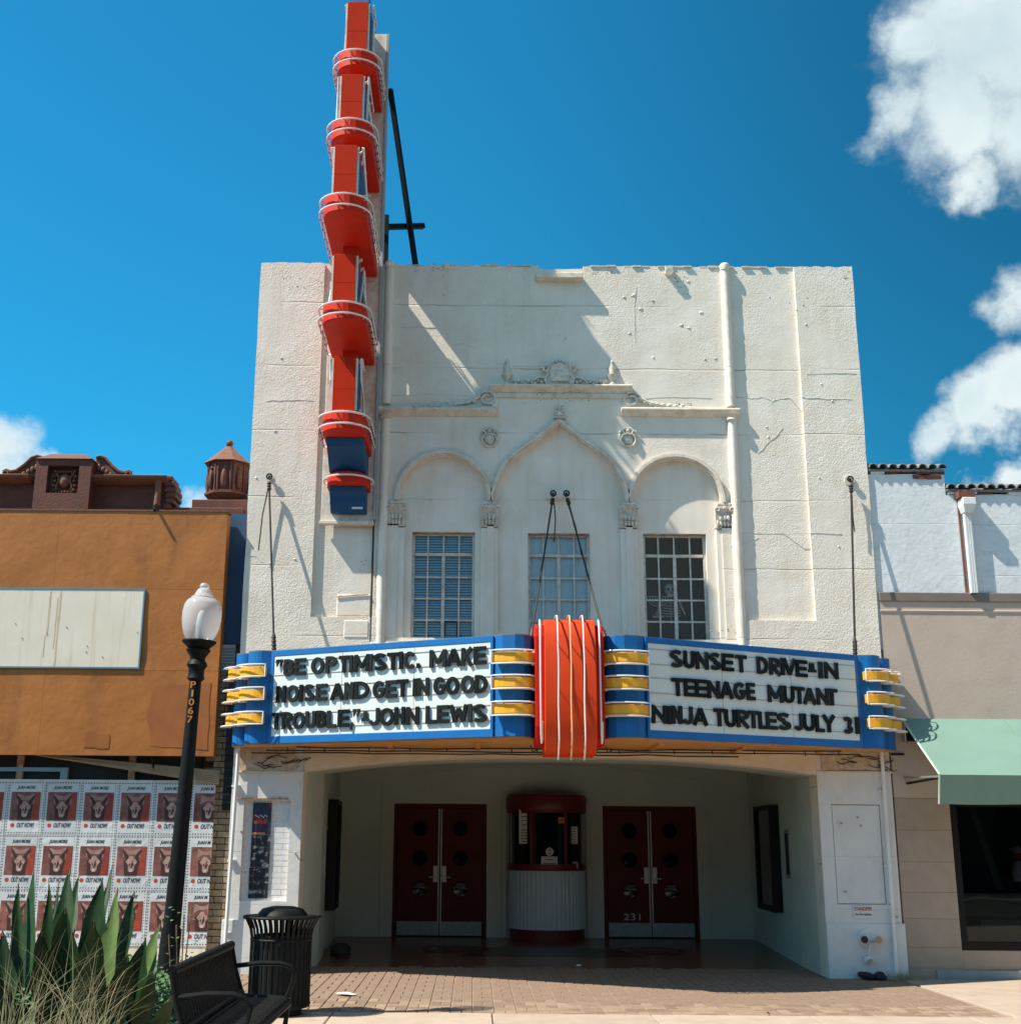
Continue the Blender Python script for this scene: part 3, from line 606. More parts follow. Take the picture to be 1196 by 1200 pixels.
# cornices
def cornice(x0, x1, z, name='cornice', mat='trim', k=1.0):
    tp(name, MB().profx([(F+.02, z-.075*k), (F-.02, z-.075*k), (F-.035, z-.055*k), (F-.085*k, z-.012*k), (F-.095*k, z), (F-.095*k, z+.02), (F-.08, z+.032), (F+.02, z+.032)], x0, x1), mat, bevel=.005)
zc_l = WZ(500, 479, F-.09); zc_m = WZ(655, 452, F-.09); zc_r = WZ(800, 480, F-.09)
cornice(xcl-.10, WX(583, 480, F), zc_l); cornice(WX(727, 480, F), xcr+.11, zc_r); cornice(WX(573, 455, F), WX(740, 455, F), zc_m, k=1.05)
tp('frieze', MB().box(WX(577, 465, F), WX(736, 465, F), F-.03, F+.01, zc_m-.15, zc_m-.082), 'trim', bevel=.004)
for x in (WX(579, 465, F), WX(734, 465, F)): tp('frieze_end', MB().box(x-.045, x+.045, F-.02, F+.01, zc_l+.035, zc_m-.153), 'stucco_fine', bevel=.004)
# scrolled shoulders, crest, urns, medallions, ogee finial
rel = lambda name, mb, mat='relief': tp(name, mb, mat, smooth=True)
for s in (-1, 1):
    xs = WX(655, 470, F)+s*.98; mb = MB(); zz = zc_l+.035
    mb.tube([(xs+s*.0+s*.13*math.cos(t)*(1-t/14), F-.03, zz+.14+.12*math.sin(t)*(1-t/14)) for t in [k*.5 for k in range(18)]], .02, 6)
    mb.tube([(xs+s*(.1+.09*k), F-.03, zz+.15*math.exp(-k*.42)+.02) for k in range(9)], .022, 6)
    for k in range(7): mb.blob((xs+s*(.18+.085*k), F-.025, zz+.05+.05*math.exp(-k*.4)), (.035, .03, .03), 6, 5)
    mb.box(min(xs-s*.1, xs+s*.62), max(xs-s*.1, xs+s*.62), F-.07, F, zz-.002, zz+.02)
    rel('scroll_shoulder', mb)
cx_ = WX(655, 440, F); zb = zc_m+.035; mb = MB()
mb.front([[(cx_-.17, zb), (cx_+.17, zb), (cx_+.19, zb+.12), (cx_+.16, zb+.26), (cx_+.11, zb+.33), (cx_, zb+.36), (cx_-.11, zb+.33), (cx_-.16, zb+.26), (cx_-.19, zb+.12)]], F-.05, F+.01)
mb.front([[(cx_-.12, zb+.04), (cx_+.12, zb+.04), (cx_+.13, zb+.15), (cx_+.1, zb+.27), (cx_, zb+.31), (cx_-.1, zb+.27), (cx_-.13, zb+.15)]], F-.085, F-.04)
for s in (-1, 1):
    mb.tube([(cx_+s*(.19+.06*math.cos(t)*(1-t/12)), F-.05, zb+.23+.06*math.sin(t)*(1-t/12)) for t in [k*.6 for k in range(13)]], .018, 6)
    mb.tube([(cx_+s*(.15+.05*math.sin(k*.7)), F-.05, zb+.03*k) for k in range(8)], .02, 6)
    mb.tube([(cx_+s*(.2+.05*k), F-.035, zb+.03+.035*abs(math.sin(k*1.1))+.07*math.exp(-k*.3)) for k in range(10)], .02, 6)
    for k in range(9): mb.blob((cx_+s*(.24+.045*k), F-.03, zb+.035+.02*math.sin(k*2.1)), (.028, .03, .03), 6, 5)
for k in range(5): mb.blob((cx_-.08+.04*k, F-.07, zb+.34-.012*abs(k-2)**1.5), .022, 6, 5)
rel('crest', mb)
for px in (594, 717):
    x = WX(px, 440, F); rel('urn', MB().lathe([(.055, 0), (.055, .02), (.025, .04), (.03, .07), (.07, .12), (.078, .15), (.05, .16), (.045, .18), (.05, .24), (.025, .32), (.03, .34), (.012, .37), (0.004, .38)], (x, F-.01, zb), 14))
for px in (573.5, 735.5):
    x, z = W(px, 513, F); mb = MB()
    mb.tube([(x+.115*math.cos(t), F-.012, z+.13*math.sin(t)) for t in [2*math.pi*k/20 for k in range(20)]], .016, 6, True)
    mb.blob((x, F-.01, z-.01), (.075, .035, .09), 10, 8)
    for s in (-1, 1):
        mb.tube([(x+s*(.085+.03*math.cos(t)), F-.03, z+.06+.03*math.sin(t)) for t in [k*.7 for k in range(8)]], .013, 6)
        mb.tube([(x+s*(.06+.04*math.sin(k*.6)), F-.035, z-.12+.03*k) for k in range(7)], .014, 6)
    mb.blob((x, F-.03, z+.09), (.03, .03, .03), 8, 6); mb.tube([(x-.05, F-.045, z+.03), (x, F-.05, z+.045), (x+.05, F-.045, z+.03)], .012, 6)
    rel('medallion', mb)
x, z = W(655.5, 488, F); mb = MB().box(x-.085, x+.085, F-.07, F+.02, z-.04, z-.02)
for s in (-1, 1):
    mb.tube([(x+s*(.035+.03*math.cos(t)), F-.055, z+.03+.03*math.sin(t)) for t in [k*.7 for k in range(9)]], .014, 6)
    mb.blob((x+s*.04, F-.04, z+.12), (.02, .02, .035), 6, 5)
mb.blob((x, F-.03, z+.03), (.055, .04, .05), 8, 6); mb.blob((x, F-.04, z+.10), (.03, .03, .05), 8, 6); rel('ogee_finial', mb)
# scupper slab, drain stub and small pipe stub near the parapet
tp('scupper_slab', MB().box(WX(627, 322, F), WX(682, 322, F), F-.13, F+.02, WZ(650, 325, F-.13), WZ(650, 319, F-.13)), 'trim', bevel=.008)
x, z = W(783, 320, F); tp('drain_stub', MB().tube([(x, F+.02, z), (x, F-.09, z-.01)], .055, 10).box(x-.05, x+.05, F-.08, F, z+.02, z+.08), 'relief', smooth=True)
x, z = W(523, 313, F); tp('parapet_stub', MB().box(x-.04, x+.04, F-.02, F+.06, z-.03, z+.05), 'stucco_fine', bevel=.01)
# coping: a dark tar edge along the wall top
cap = MB(); cap2 = MB(); n = 70
for i in range(n):
    a, b_ = XL+(XR-XL)*i/n, XL+(XR-XL)*(i+1)/n
    if WX(630, 312, F)-.05 < (a+b_)/2 < WX(684, 312, F)+.05: continue
    (cap if a < XC-.1 else cap2).box(a, b_, F-.03+random.uniform(0, .05), F+.27, ZTOP-.005, ZTOP+.008+random.uniform(0, .014))
tp('parapet_cap', cap, 'relief'); tp('parapet_cap', cap2, 'relief')
# plaster chips, wandering cracks and grime specks
random.seed(5)
def facade_y(px): return F if 460 < px < 926 else PR
for (px, py, r_) in ((742, 346, .04), (750, 362, .045), (764, 352, .03), (821, 366, .04), (798, 381, .035), (806, 384, .028), (737, 390, .03), (731, 348, .03), (806, 330, .03), (838, 420, .025), (826, 421, .022), (765, 419, .025), (962, 450, .025), (944, 380, .02), (975, 470, .022), (900, 512, .024), (898, 500, .02), (520, 345, .03), (600, 372, .02), (662, 397, .025), (655, 392, .02), (510, 420, .02), (960, 560, .02), (982, 640, .02), (330, 420, .025), (322, 505, .03), (345, 655, .02), (300, 560, .03)):
    y = facade_y(px); x, z = W(px, py, y); n = 7; ps = [(x+r_*random.uniform(.5, 1.2)*math.cos(2*math.pi*k/n), z+r_*random.uniform(.4, 1.1)*math.sin(2*math.pi*k/n)) for k in range(n)]
    mb = MB().add([(a, y-.002, b) for a, b in ps]+[(x+random.uniform(-.01, .01), y-.012, z+random.uniform(-.01, .01))], [((k+1) % n, k, n) for k in range(n)])
    tp('plaster_chip', mb, random.choice(['stucco', 'trim', 'relief']))
for path in (((862, 465), (880, 467), (893, 466), (905, 470), (915, 467), (928, 466), (940, 466), (968, 467), (1005, 469)), ((735, 467), (790, 466), (845, 467)), ((455, 463), (500, 462), (560, 463)), ((888, 532), (899, 520), (912, 508), (918, 500)), ((856, 640), (875, 636), (892, 629)), ((744, 400), (743, 360), (746, 330)), ((866, 625), (930, 625), (1000, 626)),
             ((945, 438), (985, 437), (1008, 438)), ((312, 470), (350, 468), (372, 470)), ((640, 428), (610, 430), (575, 424)), ((288, 650), (300, 652), (310, 661)), ((530, 404), (545, 403), (560, 409)), ((470, 384), (520, 383))):
    pts = []
    for i in range(len(path)-1):
        for k in range(5):
            t_ = k/5; px, py = path[i][0]+(path[i+1][0]-path[i][0])*t_, path[i][1]+(path[i+1][1]-path[i][1])*t_+random.uniform(-.8, .8); y = facade_y(px); x, z = W(px, py, y); pts.append((x, y-.001, z))
    tp('crack', MB().tube(pts, [random.uniform(.0025, .0065) for _ in pts], 4), 'relief')
for (px, py, w_, h_, n_) in ((513, 318, 16, 18, 26), (798, 335, 16, 22, 26), (990, 322, 10, 10, 14), (488, 316, 5, 12, 8), (705, 318, 40, 8, 18), (930, 350, 60, 30, 16), (650, 470, 90, 6, 26), (660, 460, 80, 4, 30), (780, 474, 60, 5, 22), (510, 474, 70, 5, 18), (450, 560, 4, 60, 12), (436, 500, 3, 90, 10), (420, 660, 20, 20, 12), (860, 740, 60, 6, 14), (350, 330, 60, 14, 14)):
    mb = MB()
    for k in range(n_):
        qx, qy = px+random.uniform(-w_, w_)/2, py+random.uniform(-h_, h_)/2; y = facade_y(qx)
        if 440 < qy < 482 and 570 < qx < 745: y = F-.10
        x, z = W(qx, qy, y); r_ = random.uniform(.004, .013); mb.add([(x-r_, y-.0025, z), (x, y-.0025, z-r_*random.uniform(.4, 1)), (x+r_*1.3, y-.0025, z+r_*.2), (x, y-.0025, z+r_*random.uniform(.4, 1))], [(0, 1, 2, 3)])
    tp('grime_speck', mb, 'grime')['kind'] = 'stuff'
# body of the building behind the front
body = MB(); yb = 34; zr = ZTOP-.35
body.box(XL, XL+.25, F+.3, yb, 0, ZTOP-.01).box(XR-.25, XR, F+.3, yb, 0, ZTOP-.01).box(XL+.25, XR-.25, yb-.25, yb, 0, zr-.01)
tp('side_wall', body, 'stucco'); tp('roof', MB().box(XL+.26, XR-.26, F+.33, yb-.26, zr-.2, zr), 'asphalt')
# lobby
zce = 2.98
def wall_quad(p, q, z0, z1, t):     # vertical wall from plan point p to q, thickened to the left
    d = Vector((q[0]-p[0], q[1]-p[1])).normalized(); nx, ny = -d.y*t, d.x*t
    return [(p[0], p[1]), (q[0], q[1]), (q[0]+nx, q[1]+ny), (p[0]+nx, p[1]+ny)]
tp('lobby_jamb', MB().plan([(jx0-.5, F+.3), (jx0, F+.3), (lx0, 17.07), (lx0-.5, 17.07)][::1], -.05, 3.0), 'lobby', bevel=.01)
tp('lobby_jamb', MB().plan([(jx1, F+.3), (jx1+.5, F+.3), (lx1+.5, 17.07), (lx1, 17.07)], -.05, 3.0), 'lobby', bevel=.01)
tp('lobby_side_wall', MB().plan([(lx0-.12, 17.08), (lx0, 17.08), (bx0, DY), (bx0-.12, DY)], -.05, zce), 'lobby')
tp('lobby_side_wall', MB().plan([(lx1, 17.08), (lx1+.12, 17.08), (bx1+.12, DY), (bx1, DY)], -.05, zce), 'lobby')
tp('lobby_ceiling', MB().box(lx0-.3, lx1+.3, 17.08, DY+.3, zce, zce+.15), 'lobby')
# soffit of the opening between the beam and the ceiling
ar = lobby_arch(jx0, jx1, zsp, zcr); sm = MB()
for i in range(len(ar)-1):
    (xa, za), (xb, zb_) = ar[i], ar[i+1]
    sm.add([(xa, F+.29, za+.001), (xb, F+.29, zb_+.001), (xb, 17.07, zb_+.001), (xa, 17.07, za+.001), (xa, 17.07, 3.05), (xb, 17.07, 3.05)], [(0, 3, 2, 1), (3, 4, 5, 2)])
tp('lobby_lintel', sm, 'lobby')
# door wall with door openings
doors = []
for (a, b_, t) in ((460, 570, 942), (707, 818, 945)):
    doors.append((WX(a, 1030, DY), WX(b_, 1030, DY), WZ((a+b_)/2, t, DY)))
hole = [[(d[0], ZB-.1), (d[1], ZB-.1), (d[1], d[2]), (d[0], d[2])] for d in doors]
lp = [(bx0-.1, ZB-.12)]
for h in hole: lp += [h[0], h[3], h[2], h[1]]
lp += [(bx1+.1, ZB-.12), (bx1+.1, zce), (bx0-.1, zce)]
tp('lobby_back_wall', MB().front([lp], DY, DY+.15), 'lobby')
ax0, ax1 = WX(447, 1000, DY), WX(830, 1000, DY)       # raised arched surround
pth = [(ax0, ZB)]+[(ax0+(ax1-ax0)*i/24, WZ(447, 915, DY)+.26*(1-abs(-1+2*i/24)**2.2)) for i in range(25)]+[(ax1, ZB)]
mb = MB()
for i in range(len(pth)-1): mb.bar((pth[i][0], DY-.01, pth[i][1]), (pth[i+1][0], DY-.01, pth[i+1][1]), .03, .03)
tp('arched_moulding', mb, 'lobby')
bcx = WX(641.5, 1000, 20.4)
for s in (-1, 1): tp('booth_surround', MB().box(bcx+s*.68-.04, bcx+s*.68+.04, DY-.04, DY-.001, ZB, 2.2), 'lobby', bevel=.005)
for d in doors:
    x0, x1, zt = d; y = DY+.03
    fr = MB().box(x0, x0+.06, y-.02, y+.1, ZB, zt).box(x1-.06, x1, y-.02, y+.1, ZB, zt).box(x0+.061, x1-.061, y-.02, y+.1, zt-.07, zt)
    tp('door_frame', fr, 'door', bevel=.004)
    xm = (x0+x1)/2
    for s in (-1, 1):
        a, b_ = (x0+.065, xm-.006) if s < 0 else (xm+.006, x1-.065)
        cxd = (a+b_)/2; hs = []; zs = [ZB+.02+f*(zt-ZB) for f in (.80, .575, .345)]
        for z in zs: hs.append([(cxd+s*-.02+.125*math.cos(2*math.pi*k/24), z+.125*math.sin(2*math.pi*k/24)) for k in range(24)])
        dl = tp('door', MB().front([[(a, ZB+.01), (b_, ZB+.01), (b_, zt-.075), (a, zt-.075)]]+hs, y, y+.045), 'door')
        for z in zs:
            obj('porthole', MB().tube([(cxd-s*.02, y+.03, z), (cxd-s*.02, y+.034, z)], .128, 24), M_['glassdark'], dl)
            obj('porthole_rim', MB().tube([(cxd-s*.02+.125*math.cos(2*math.pi*k/24), y-.003, z+.125*math.sin(2*math.pi*k/24)) for k in range(24)], .01, 6, True), M_['door'], dl, smooth=True)
        obj('kick_plate', MB().box(a+.01, b_-.015, y-.006, y-.001, ZB+.02, ZB+.23), M_['kick'], dl)
        e = xm+s*.02
        obj('meeting_strip', MB().box(e-.009, e+.009, y-.012, y-.001, ZB+.02, zt-.08), M_['steel'], dl)
        obj('handle_plate', MB().box(e+s*.015, e+s*.085, y-.01, y-.001, ZB+.83, ZB+1.08), M_['steel'], dl, bevel=.003)
        obj('handle', MB().tube([(e+s*.05, y-.01, ZB+.91), (e+s*.05, y-.06, ZB+.91), (e+s*.15, y-.06, ZB+.905)], .011, 8), M_['steel'], dl, smooth=True)
        if s < 0 and d is doors[1]:
            mb = MB(); put_text(mb, '231', (cxd-.1, y-.001, ZB+.27), (1, 0, 0), (0, 0, 1), .27, .10, .006); obj('door_number', mb, M_['steel'], dl)
    tp('vestibule', MB().box(x0-.1, x1+.1, DY+1.2, DY+1.25, -.1, 2.6), 'dark')
# beam band, peeling patches and lower pillars
zpl = WZ(300, 1060, PR)
tp('lower_wall_skin', MB().front([[(XL-.0, -.05), (jx0-.004, -.05), (jx0-.004, zsp+.0), (jx0-.004, zsp+.05), (XL, zsp+.05)], [(brkx0, brkz0), (brkx1, brkz0), (brkx1, brkz1), (brkx0, brkz1)]], PR-.012, PR-.001), 'lower')
tp('lower_wall_skin', MB().front([[(jx1+.004, -.05), (XR, -.05), (XR, zsp+.05), (jx1+.004, zsp+.05)], [(pr0, pz0), (pr1, pz0), (pr1, pz1), (pr0, pz1)]], PR-.012, PR-.001), 'lower')
tp('plinth', MB().box(XL-.03, jx0+.0, PR-.035, PR-.013, -.05, WZ(300, 1078, PR)), 'lower', bevel=.006)
tp('plinth', MB().box(jx1-.0, XR+.03, PR-.035, PR-.013, -.05, WZ(1000, 1082, PR)), 'lower', bevel=.006)
tp('inset_panel', MB().box(pr0+.008, pr1-.008, PR-.006, PR+.02, pz0+.008, pz1-.008), 'lower', bevel=.004)
nich = obj('brick_niche', MB().box(brkx0, brkx1, F+.010, F+.06, brkz0, brkz1), M_['paintbrick'], th)
bw, bh = .2, .068; r_ = 0; z = brkz0
bm_ = [mesh_of(MB().add([(p[0]+random.uniform(-.0015, .0015), p[1]+random.uniform(-.002, .002), p[2]+random.uniform(-.0015, .0015)) for p in MB().box(0, bw-.008, 0, .03, 0, bh-.01).v], MB().box(0, 1, 0, 1, 0, 1).f), M_['paintbrick'], 'brick') for _ in range(5)]
while z+bh < brkz1:
    x = brkx0-(r_ % 2)*bw/2
    while x < brkx1-.03:
        xa_, xb_ = max(x, brkx0+.004), min(x+bw-.008, brkx1-.004)
        if xb_-xa_ > .03: yy = F+.004+random.uniform(-.0015, .0015); obj('brick', MB().box(xa_, xb_+.003, yy, F+.012, z, z+bh-.005), M_['paintbrick'], nich)
        x += bw
    z += bh; r_ += 1
tp('beam', MB().front([[(jx0+.01, zsp+.012)]+[(x, z_+.001) for x, z_ in arch[1:-1]]+[(jx1-.01, zsp+.012), (jx1-.01, 2.95), (jx0+.01, 2.95)]], PR-.02, PR-.0015), 'beam')
for (a, b_) in ((278, 350), (962, 1034)):
    x0, x1 = WX(a, 890, PR), WX(b_, 890, PR); z0, z1 = WZ(a, 903, PR), 2.92
    tp('peeling_patch', MB().front([[(x0, z0)]+jag(x0+.03, x1-.03, z0, 12, .02)+[(x1, z0+.05), (x1-.06, z0+.14), (x1, z1), (x0, z1)]], PR-.022, PR-.013), 'grimy')
    mb = MB()
    for k in range(9):
        xx = x0+.05+(x1-x0-.1)*random.random(); zz = z0+.05+random.random()*.12; pts = []
        for q in range(6): pts.append((xx, PR-.028, zz)); xx += random.uniform(.02, .07); zz += random.uniform(-.03, .03)
        mb.tube(pts, .006, 4)
    tp('crack', mb, 'cable')
    tp('ledge', MB().box(x0+.02, x1+.1, PR-.04, PR-.013, z0-.03, z0-.008), 'beam', bevel=.004)
tp('iron_strap', MB().box(WX(276, 937, PR), WX(338, 937, PR), PR-.03, PR-.013, brkz1+.015, brkz1+.028), 'rust')
for (px, py) in ((278, 932), (300, 934), (328, 935), (283, 975), (287, 1022), (346, 1000), (985, 965), (1004, 958), (1008, 968), (990, 1045), (1040, 980), (1042, 1060), (1050, 1075), (1038, 1085)):
    x, z = W(px, py, PR); tp('bolt', MB().tube([(x, PR-.03, z), (x, PR-.01, z)], .012, 6), 'rust')
# conduits up the outer edges
for (a, b_) in (((279, 882), (264, 1096)), ((1033, 886), (1050, 1138))):
    x0 = WX(*a, PR-.08); x1 = WX(*b_, PR-.08); z0 = .04 if a[0] > 500 else .1
    tp('conduit', MB().tube([(x0, PR-.08, 2.72), (x0, PR-.08, 2.5), (x1, PR-.08, z0)], .024, 8), 'pipewhite', smooth=True)
    for z in (.45, 1.3, 2.2): tp('conduit_clip', MB().box((x0+x1)/2-.05, (x0+x1)/2+.05, PR-.05, PR-.012, z, z+.025), 'pipewhite')
# thin dark conduit beside the sign and wall service boxes
xk = WX(435.5, 700, F)
tp('conduit', MB().tube([(xk, F-.04, 4.05), (xk, F-.04, WZ(440, 612, F))], .014, 6), 'cable')
for (px0, py0, px1, py1) in ((394, 697, 434, 727), (403, 728, 432, 748)):
    x0, z0 = W(px0, py1, F); x1, z1 = W(px1, py0, F); tp('patched_panel', MB().box(x0, x1, PR-.008 if py0 > 720 else F-.012, F+.01, z0, z1), 'stucco_fine', bevel=.008)
for (a, b_) in (((394, 700), (432, 697)), ((394, 722), (432, 722))):
    (x0, z0), (x1, z1) = W(*a, F), W(*b_, F); tp('crack', MB().tube([(x0, F-.022, z0), ((x0+x1)/2, F-.022, (z0+z1)/2+.006), (x1, F-.022, z1)], .007, 5), 'rust')

# ---- windows
def window(k, x0, x1, z0, z1):
    y = F+.17; wf = tp('window', MB().box(x0, x0+.035, y-.02, y+.03, z0, z1).box(x1-.035, x1, y-.02, y+.03, z0, z1).box(x0+.036, x1-.036, y-.02, y+.03, z1-.035, z1).box(x0+.036, x1-.036, y-.02, y+.03, z0, z0+.03), 'winframe', bevel=.003)
    obj('window_head', MB().box(x0+.002, x1-.002, F+.085, y-.021, z1-.012, z1-.001), M_['rust'], wf)
    zt = z1-.29; xm = (x0+x1)/2
    obj('transom_bar', MB().box(x0+.036, x1-.036, y-.025, y+.02, zt-.02, zt+.02), M_['winframe'], wf, bevel=.003)
    obj('mullion', MB().box(xm-.022, xm+.022, y-.022, y+.02, z0+.031, zt-.021), M_['winframe'], wf, bevel=.003)
    xs = [x0+.035, (x0+xm)/2, xm, (xm+x1)/2, x1-.035]; hz = (zt-.02-z0-.03)/4
    for i in (1, 3): obj('glazing_bar', MB().box(xs[i]-.010, xs[i]+.010, y-.015, y+.012, z0+.03, zt-.02), M_['winframe'], wf)
    for i in (1, 2, 3): obj('glazing_bar', MB().box(xs[i]-.010, xs[i]+.010, y-.015, y+.012, zt+.02, z1-.035), M_['winframe'], wf)
    for j in (1, 2, 3):
        zz = z0+.03+hz*j
        obj('glazing_bar', MB().box(x0+.036, xm-.023, y-.014, y+.010, zz-.011, zz+.011), M_['winframe'], wf)
        obj('glazing_bar', MB().box(xm+.023, x1-.036, y-.014, y+.010, zz-.011, zz+.011), M_['winframe'], wf)
    for i in range(4):
        a, b_ = xs[i], xs[i+1]
        for j in range(5):
            c, d = (z0+.03+hz*j, z0+.03+hz*(j+1)) if j < 4 else (zt+.02, z1-.035)
            if k == 0 and j == 0 and i == 2:
                obj('vent_frame', MB().front([[(a+.025, c+.01), (b_-.015, c+.01), (b_-.015, d-.012), (a+.025, d-.012)], [(a+.035, c+.02), (b_-.025, c+.02), (b_-.025, d-.022), (a+.035, d-.022)]], y-.024, y-.016), M_['iron'], wf)
            t1, t2 = random.uniform(-.002, .002), random.uniform(-.002, .002)
            obj('pane', MB().add([(a, y+t1, c), (b_, y+t2, c), (b_, y+t2+t1, d), (a, y, d)], [(0, 1, 2, 3)]), M_['glass'], wf)
    # room behind
    tp('window_recess', MB().add([(x0-.3, F+.33, z0-.3), (x1+.3, F+.33, z0-.3), (x1+.3, F+1.6, z0-.3), (x0-.3, F+1.6, z0-.3), (x0-.3, F+.33, z1+.3), (x1+.3, F+.33, z1+.3), (x1+.3, F+1.6, z1+.3), (x0-.3, F+1.6, z1+.3)],
       [(0, 1, 2, 3), (7, 6, 5, 4), (0, 3, 7, 4), (1, 5, 6, 2), (3, 2, 6, 7)]), 'dark')
    return wf
wobj = [window(k, *w_) for k, w_ in enumerate(wins)]
x0, x1, z0, z1 = wins[0]
bl = thing('venetian_blind', ((x0+x1)/2, F+.24, z1), 'blue grey venetian blind closed behind the left upper window', 'blind')
z = z0+.02; smesh = None
while z < z1-.03:
    if smesh is None: smesh = mesh_of(MB().add([(-(x1-x0)/2+.02, 0, 0), ((x1-x0)/2-.02, 0, 0), ((x1-x0)/2-.02, .016, .026), (-(x1-x0)/2+.02, .016, .026), (-(x1-x0)/2+.02, .003, -.002), ((x1-x0)/2-.02, .003, -.002), ((x1-x0)/2-.02, .019, .024), (-(x1-x0)/2+.02, .019, .024)], [(0, 1, 2, 3), (7, 6, 5, 4), (0, 4, 5, 1), (3, 2, 6, 7)]), M_['blind'], 'slat')
    inst('slat', smesh, bl, ((x0+x1)/2, F+.205, z), (random.uniform(-.06, .06), random.uniform(-.003, .003), 0)); z += .036
x0, x1, z0, z1 = wins[1]
n = 26; mb = MB()
for i in range(n):
    a, b_ = x0+(x1-x0)*i/n, x0+(x1-x0)*(i+1)/n; ya, yb_ = F+.215+.006*math.sin(i*1.3), F+.215+.006*math.sin((i+1)*1.3)
    mb.add([(a, ya, z0), (b_, yb_, z0), (b_, yb_, z1), (a, ya, z1)], [(0, 1, 2, 3)])
obj('shade', mb, M_['curtain'], wobj[1])
# menorah and skeleton decoration behind the right window
x0, x1, z0, z1 = wins[2]; ys = F+.23
x, z = W(771, 722, ys); zt = W(771, 699, ys)[1]
mb = MB()
for k in range(1, 5):
    r_ = .035*k; mb.tube([(x+r_*math.cos(t), ys, zt-.005+(-r_*.9)*math.sin(t)) for t in [math.pi*i/12 for i in range(13)]], .007, 6)
mb.tube([(x, ys, z), (x, ys, zt)], .008, 6).box(x-.07, x+.07, ys-.01, ys+.02, z-.02, z)
mb.tube([(x-.15, ys, zt), (x+.15, ys, zt)], .006, 6)
props(obj('menorah', mb, M_['bone'], org=(x, ys, z)), 'pale nine branched menorah behind the right upper window', 'menorah')
x, z = W(785, 694, ys+.03); y = ys+.06
sk = thing('skeleton_decoration', (x, y, z-.3), 'plastic skeleton decoration behind the right window beside the menorah', 'skeleton')
mb = MB().blob((x, y, z+.04), (.075, .08, .085), 14, 10); mb.box(x-.04, x+.04, y-.06, y+.02, z-.07, z-.03); obj('skull', mb, M_['bone'], sk, smooth=True)
mb = MB()
for s in (-1, 1): mb.blob((x+s*.03, y-.072, z+.03), (.02, .012, .02), 8, 6)
mb.blob((x, y-.078, z-.003), (.008, .008, .012), 6, 5)
obj('eye_socket', mb, M_['dark'], sk)
mb = MB().tube([(x+.01, y, z-.08), (x+.01, y, z-.42)], .014, 8)
for k in range(6):
    w = .08+.015*min(k, 3); zz = z-.13-.035*k
    mb.tube([(x+.01+w*math.cos(t), y-.06*math.sin(t), zz-.03*math.sin(t)) for t in [math.pi*i/10 for i in range(11)]], .008, 5)
obj('rib_cage', mb, M_['bone'], sk, smooth=True)
for s in (-1, 1):
    mb = MB().tube([(x+.01, y, z-.11), (x+s*.13, y, z-.13), (x+s*.19, y-.02, z-.30), (x+s*.13, y-.05, z-.38 if s < 0 else z-.2)], [.012, .013, .014, .009], 7)
    for q in range(4): mb.tube([(x+s*.13, y-.05, z-.38 if s < 0 else z-.2), (x+s*(.10+.02*q), y-.06, (z-.43 if s < 0 else z-.13))], .005, 5)
    obj('arm', mb, M_['bone'], sk, smooth=True)
# ================================================================ MARQUEE
ZB_, ZT_ = 2.70, 3.83
mq = thing('marquee', (XC, F, ZB_), 'blue V shaped theatre marquee with white letter boards over the entrance', 'marquee')
XIN = {-1: WX(578, 805, 14.06), 1: WX(757, 805, 14.06)}; XOUT = {-1: WX(317.5, 815, 15.4), 1: WX(1006, 820, 15.4)}
def mxs(s, rel): return XIN[s]+(XOUT[s]-XIN[s])*(rel-.90)/2.70
def cap_profile(s):
    """plan of one end from the board's outer end back to the wall, relative to the centre line"""
    p = []
    c1, yc, r1 = 3.74, 15.58, .19
    p += [(3.62, 15.41)]+[(c1+r1*math.sin(t), yc-r1*math.cos(t)) for t in [math.pi/2*i/7 for i in range(8)]]
    c2, yc2, r2 = 3.97, 15.80, .15
    p += [(3.93, 15.655)]+[(c2+r2*math.sin(t), yc2-r2*math.cos(t)) for t in [math.pi/2*i/7 for i in range(8)]]+[(4.12, PR-.03)]
    return [(mxs(s, x), y) for x, y in p]
def inner_profile(s):
    """plan from the board's inner end round to the tower"""
    p = [(.90, 14.08), (.80, 13.99), (.66, 13.955), (.56, 13.975), (.48, 14.05), (.43, 14.16), (.41, 14.35)]
    return [(mxs(s, x), y) for x, y in p]
PI_, PO_ = (.90, 14.06), (3.60, 15.39)
plan = cap_profile(-1)[::-1]+inner_profile(-1)+inner_profile(1)[::-1]+cap_profile(1)
obj('cabinet', MB().plan(plan, ZB_, ZT_), M_['blue'], mq)
obj('soffit', MB().plan([(x, y+.03 if y < 15.9 else y) for x, y in plan], ZB_-.012, ZB_-.001), M_['soffit'], mq)
obj('cabinet_lid', MB().plan(plan, ZT_+.001, ZT_+.012), M_['taupe'], mq)
for i in range(7):                                        # joists and conduits under the soffit
    xx = XC-3.2+6.4*i/6
    y0 = 14.2+abs(xx-XC)*.45
    obj('soffit_batten', MB().box(xx-.03, xx+.03, y0, PR-.05, ZB_-.035, ZB_-.013), M_['soffit'], mq)
for (y, z, a, b_) in ((15.75, -.05, -3.7, 3.7), (15.55, -.03, -3.3, 3.4), (15.86, -.075, -3.9, 2.2)):
    obj('soffit_wire', MB().tube([(XC+a+(b_-a)*i/16, y, ZB_+z+random.uniform(-.012, .006)) for i in range(17)], .009, 5), M_['cable'], mq)
for i in range(14):
    xx = XC-3.4+6.8*i/13+random.uniform(-.15, .15)
    obj('wire_hanger', MB().tube([(xx, 15.75, ZB_-.013), (xx+.01, 15.76, ZB_-.06-random.random()*.02)], .008, 5), M_['cable'], mq)
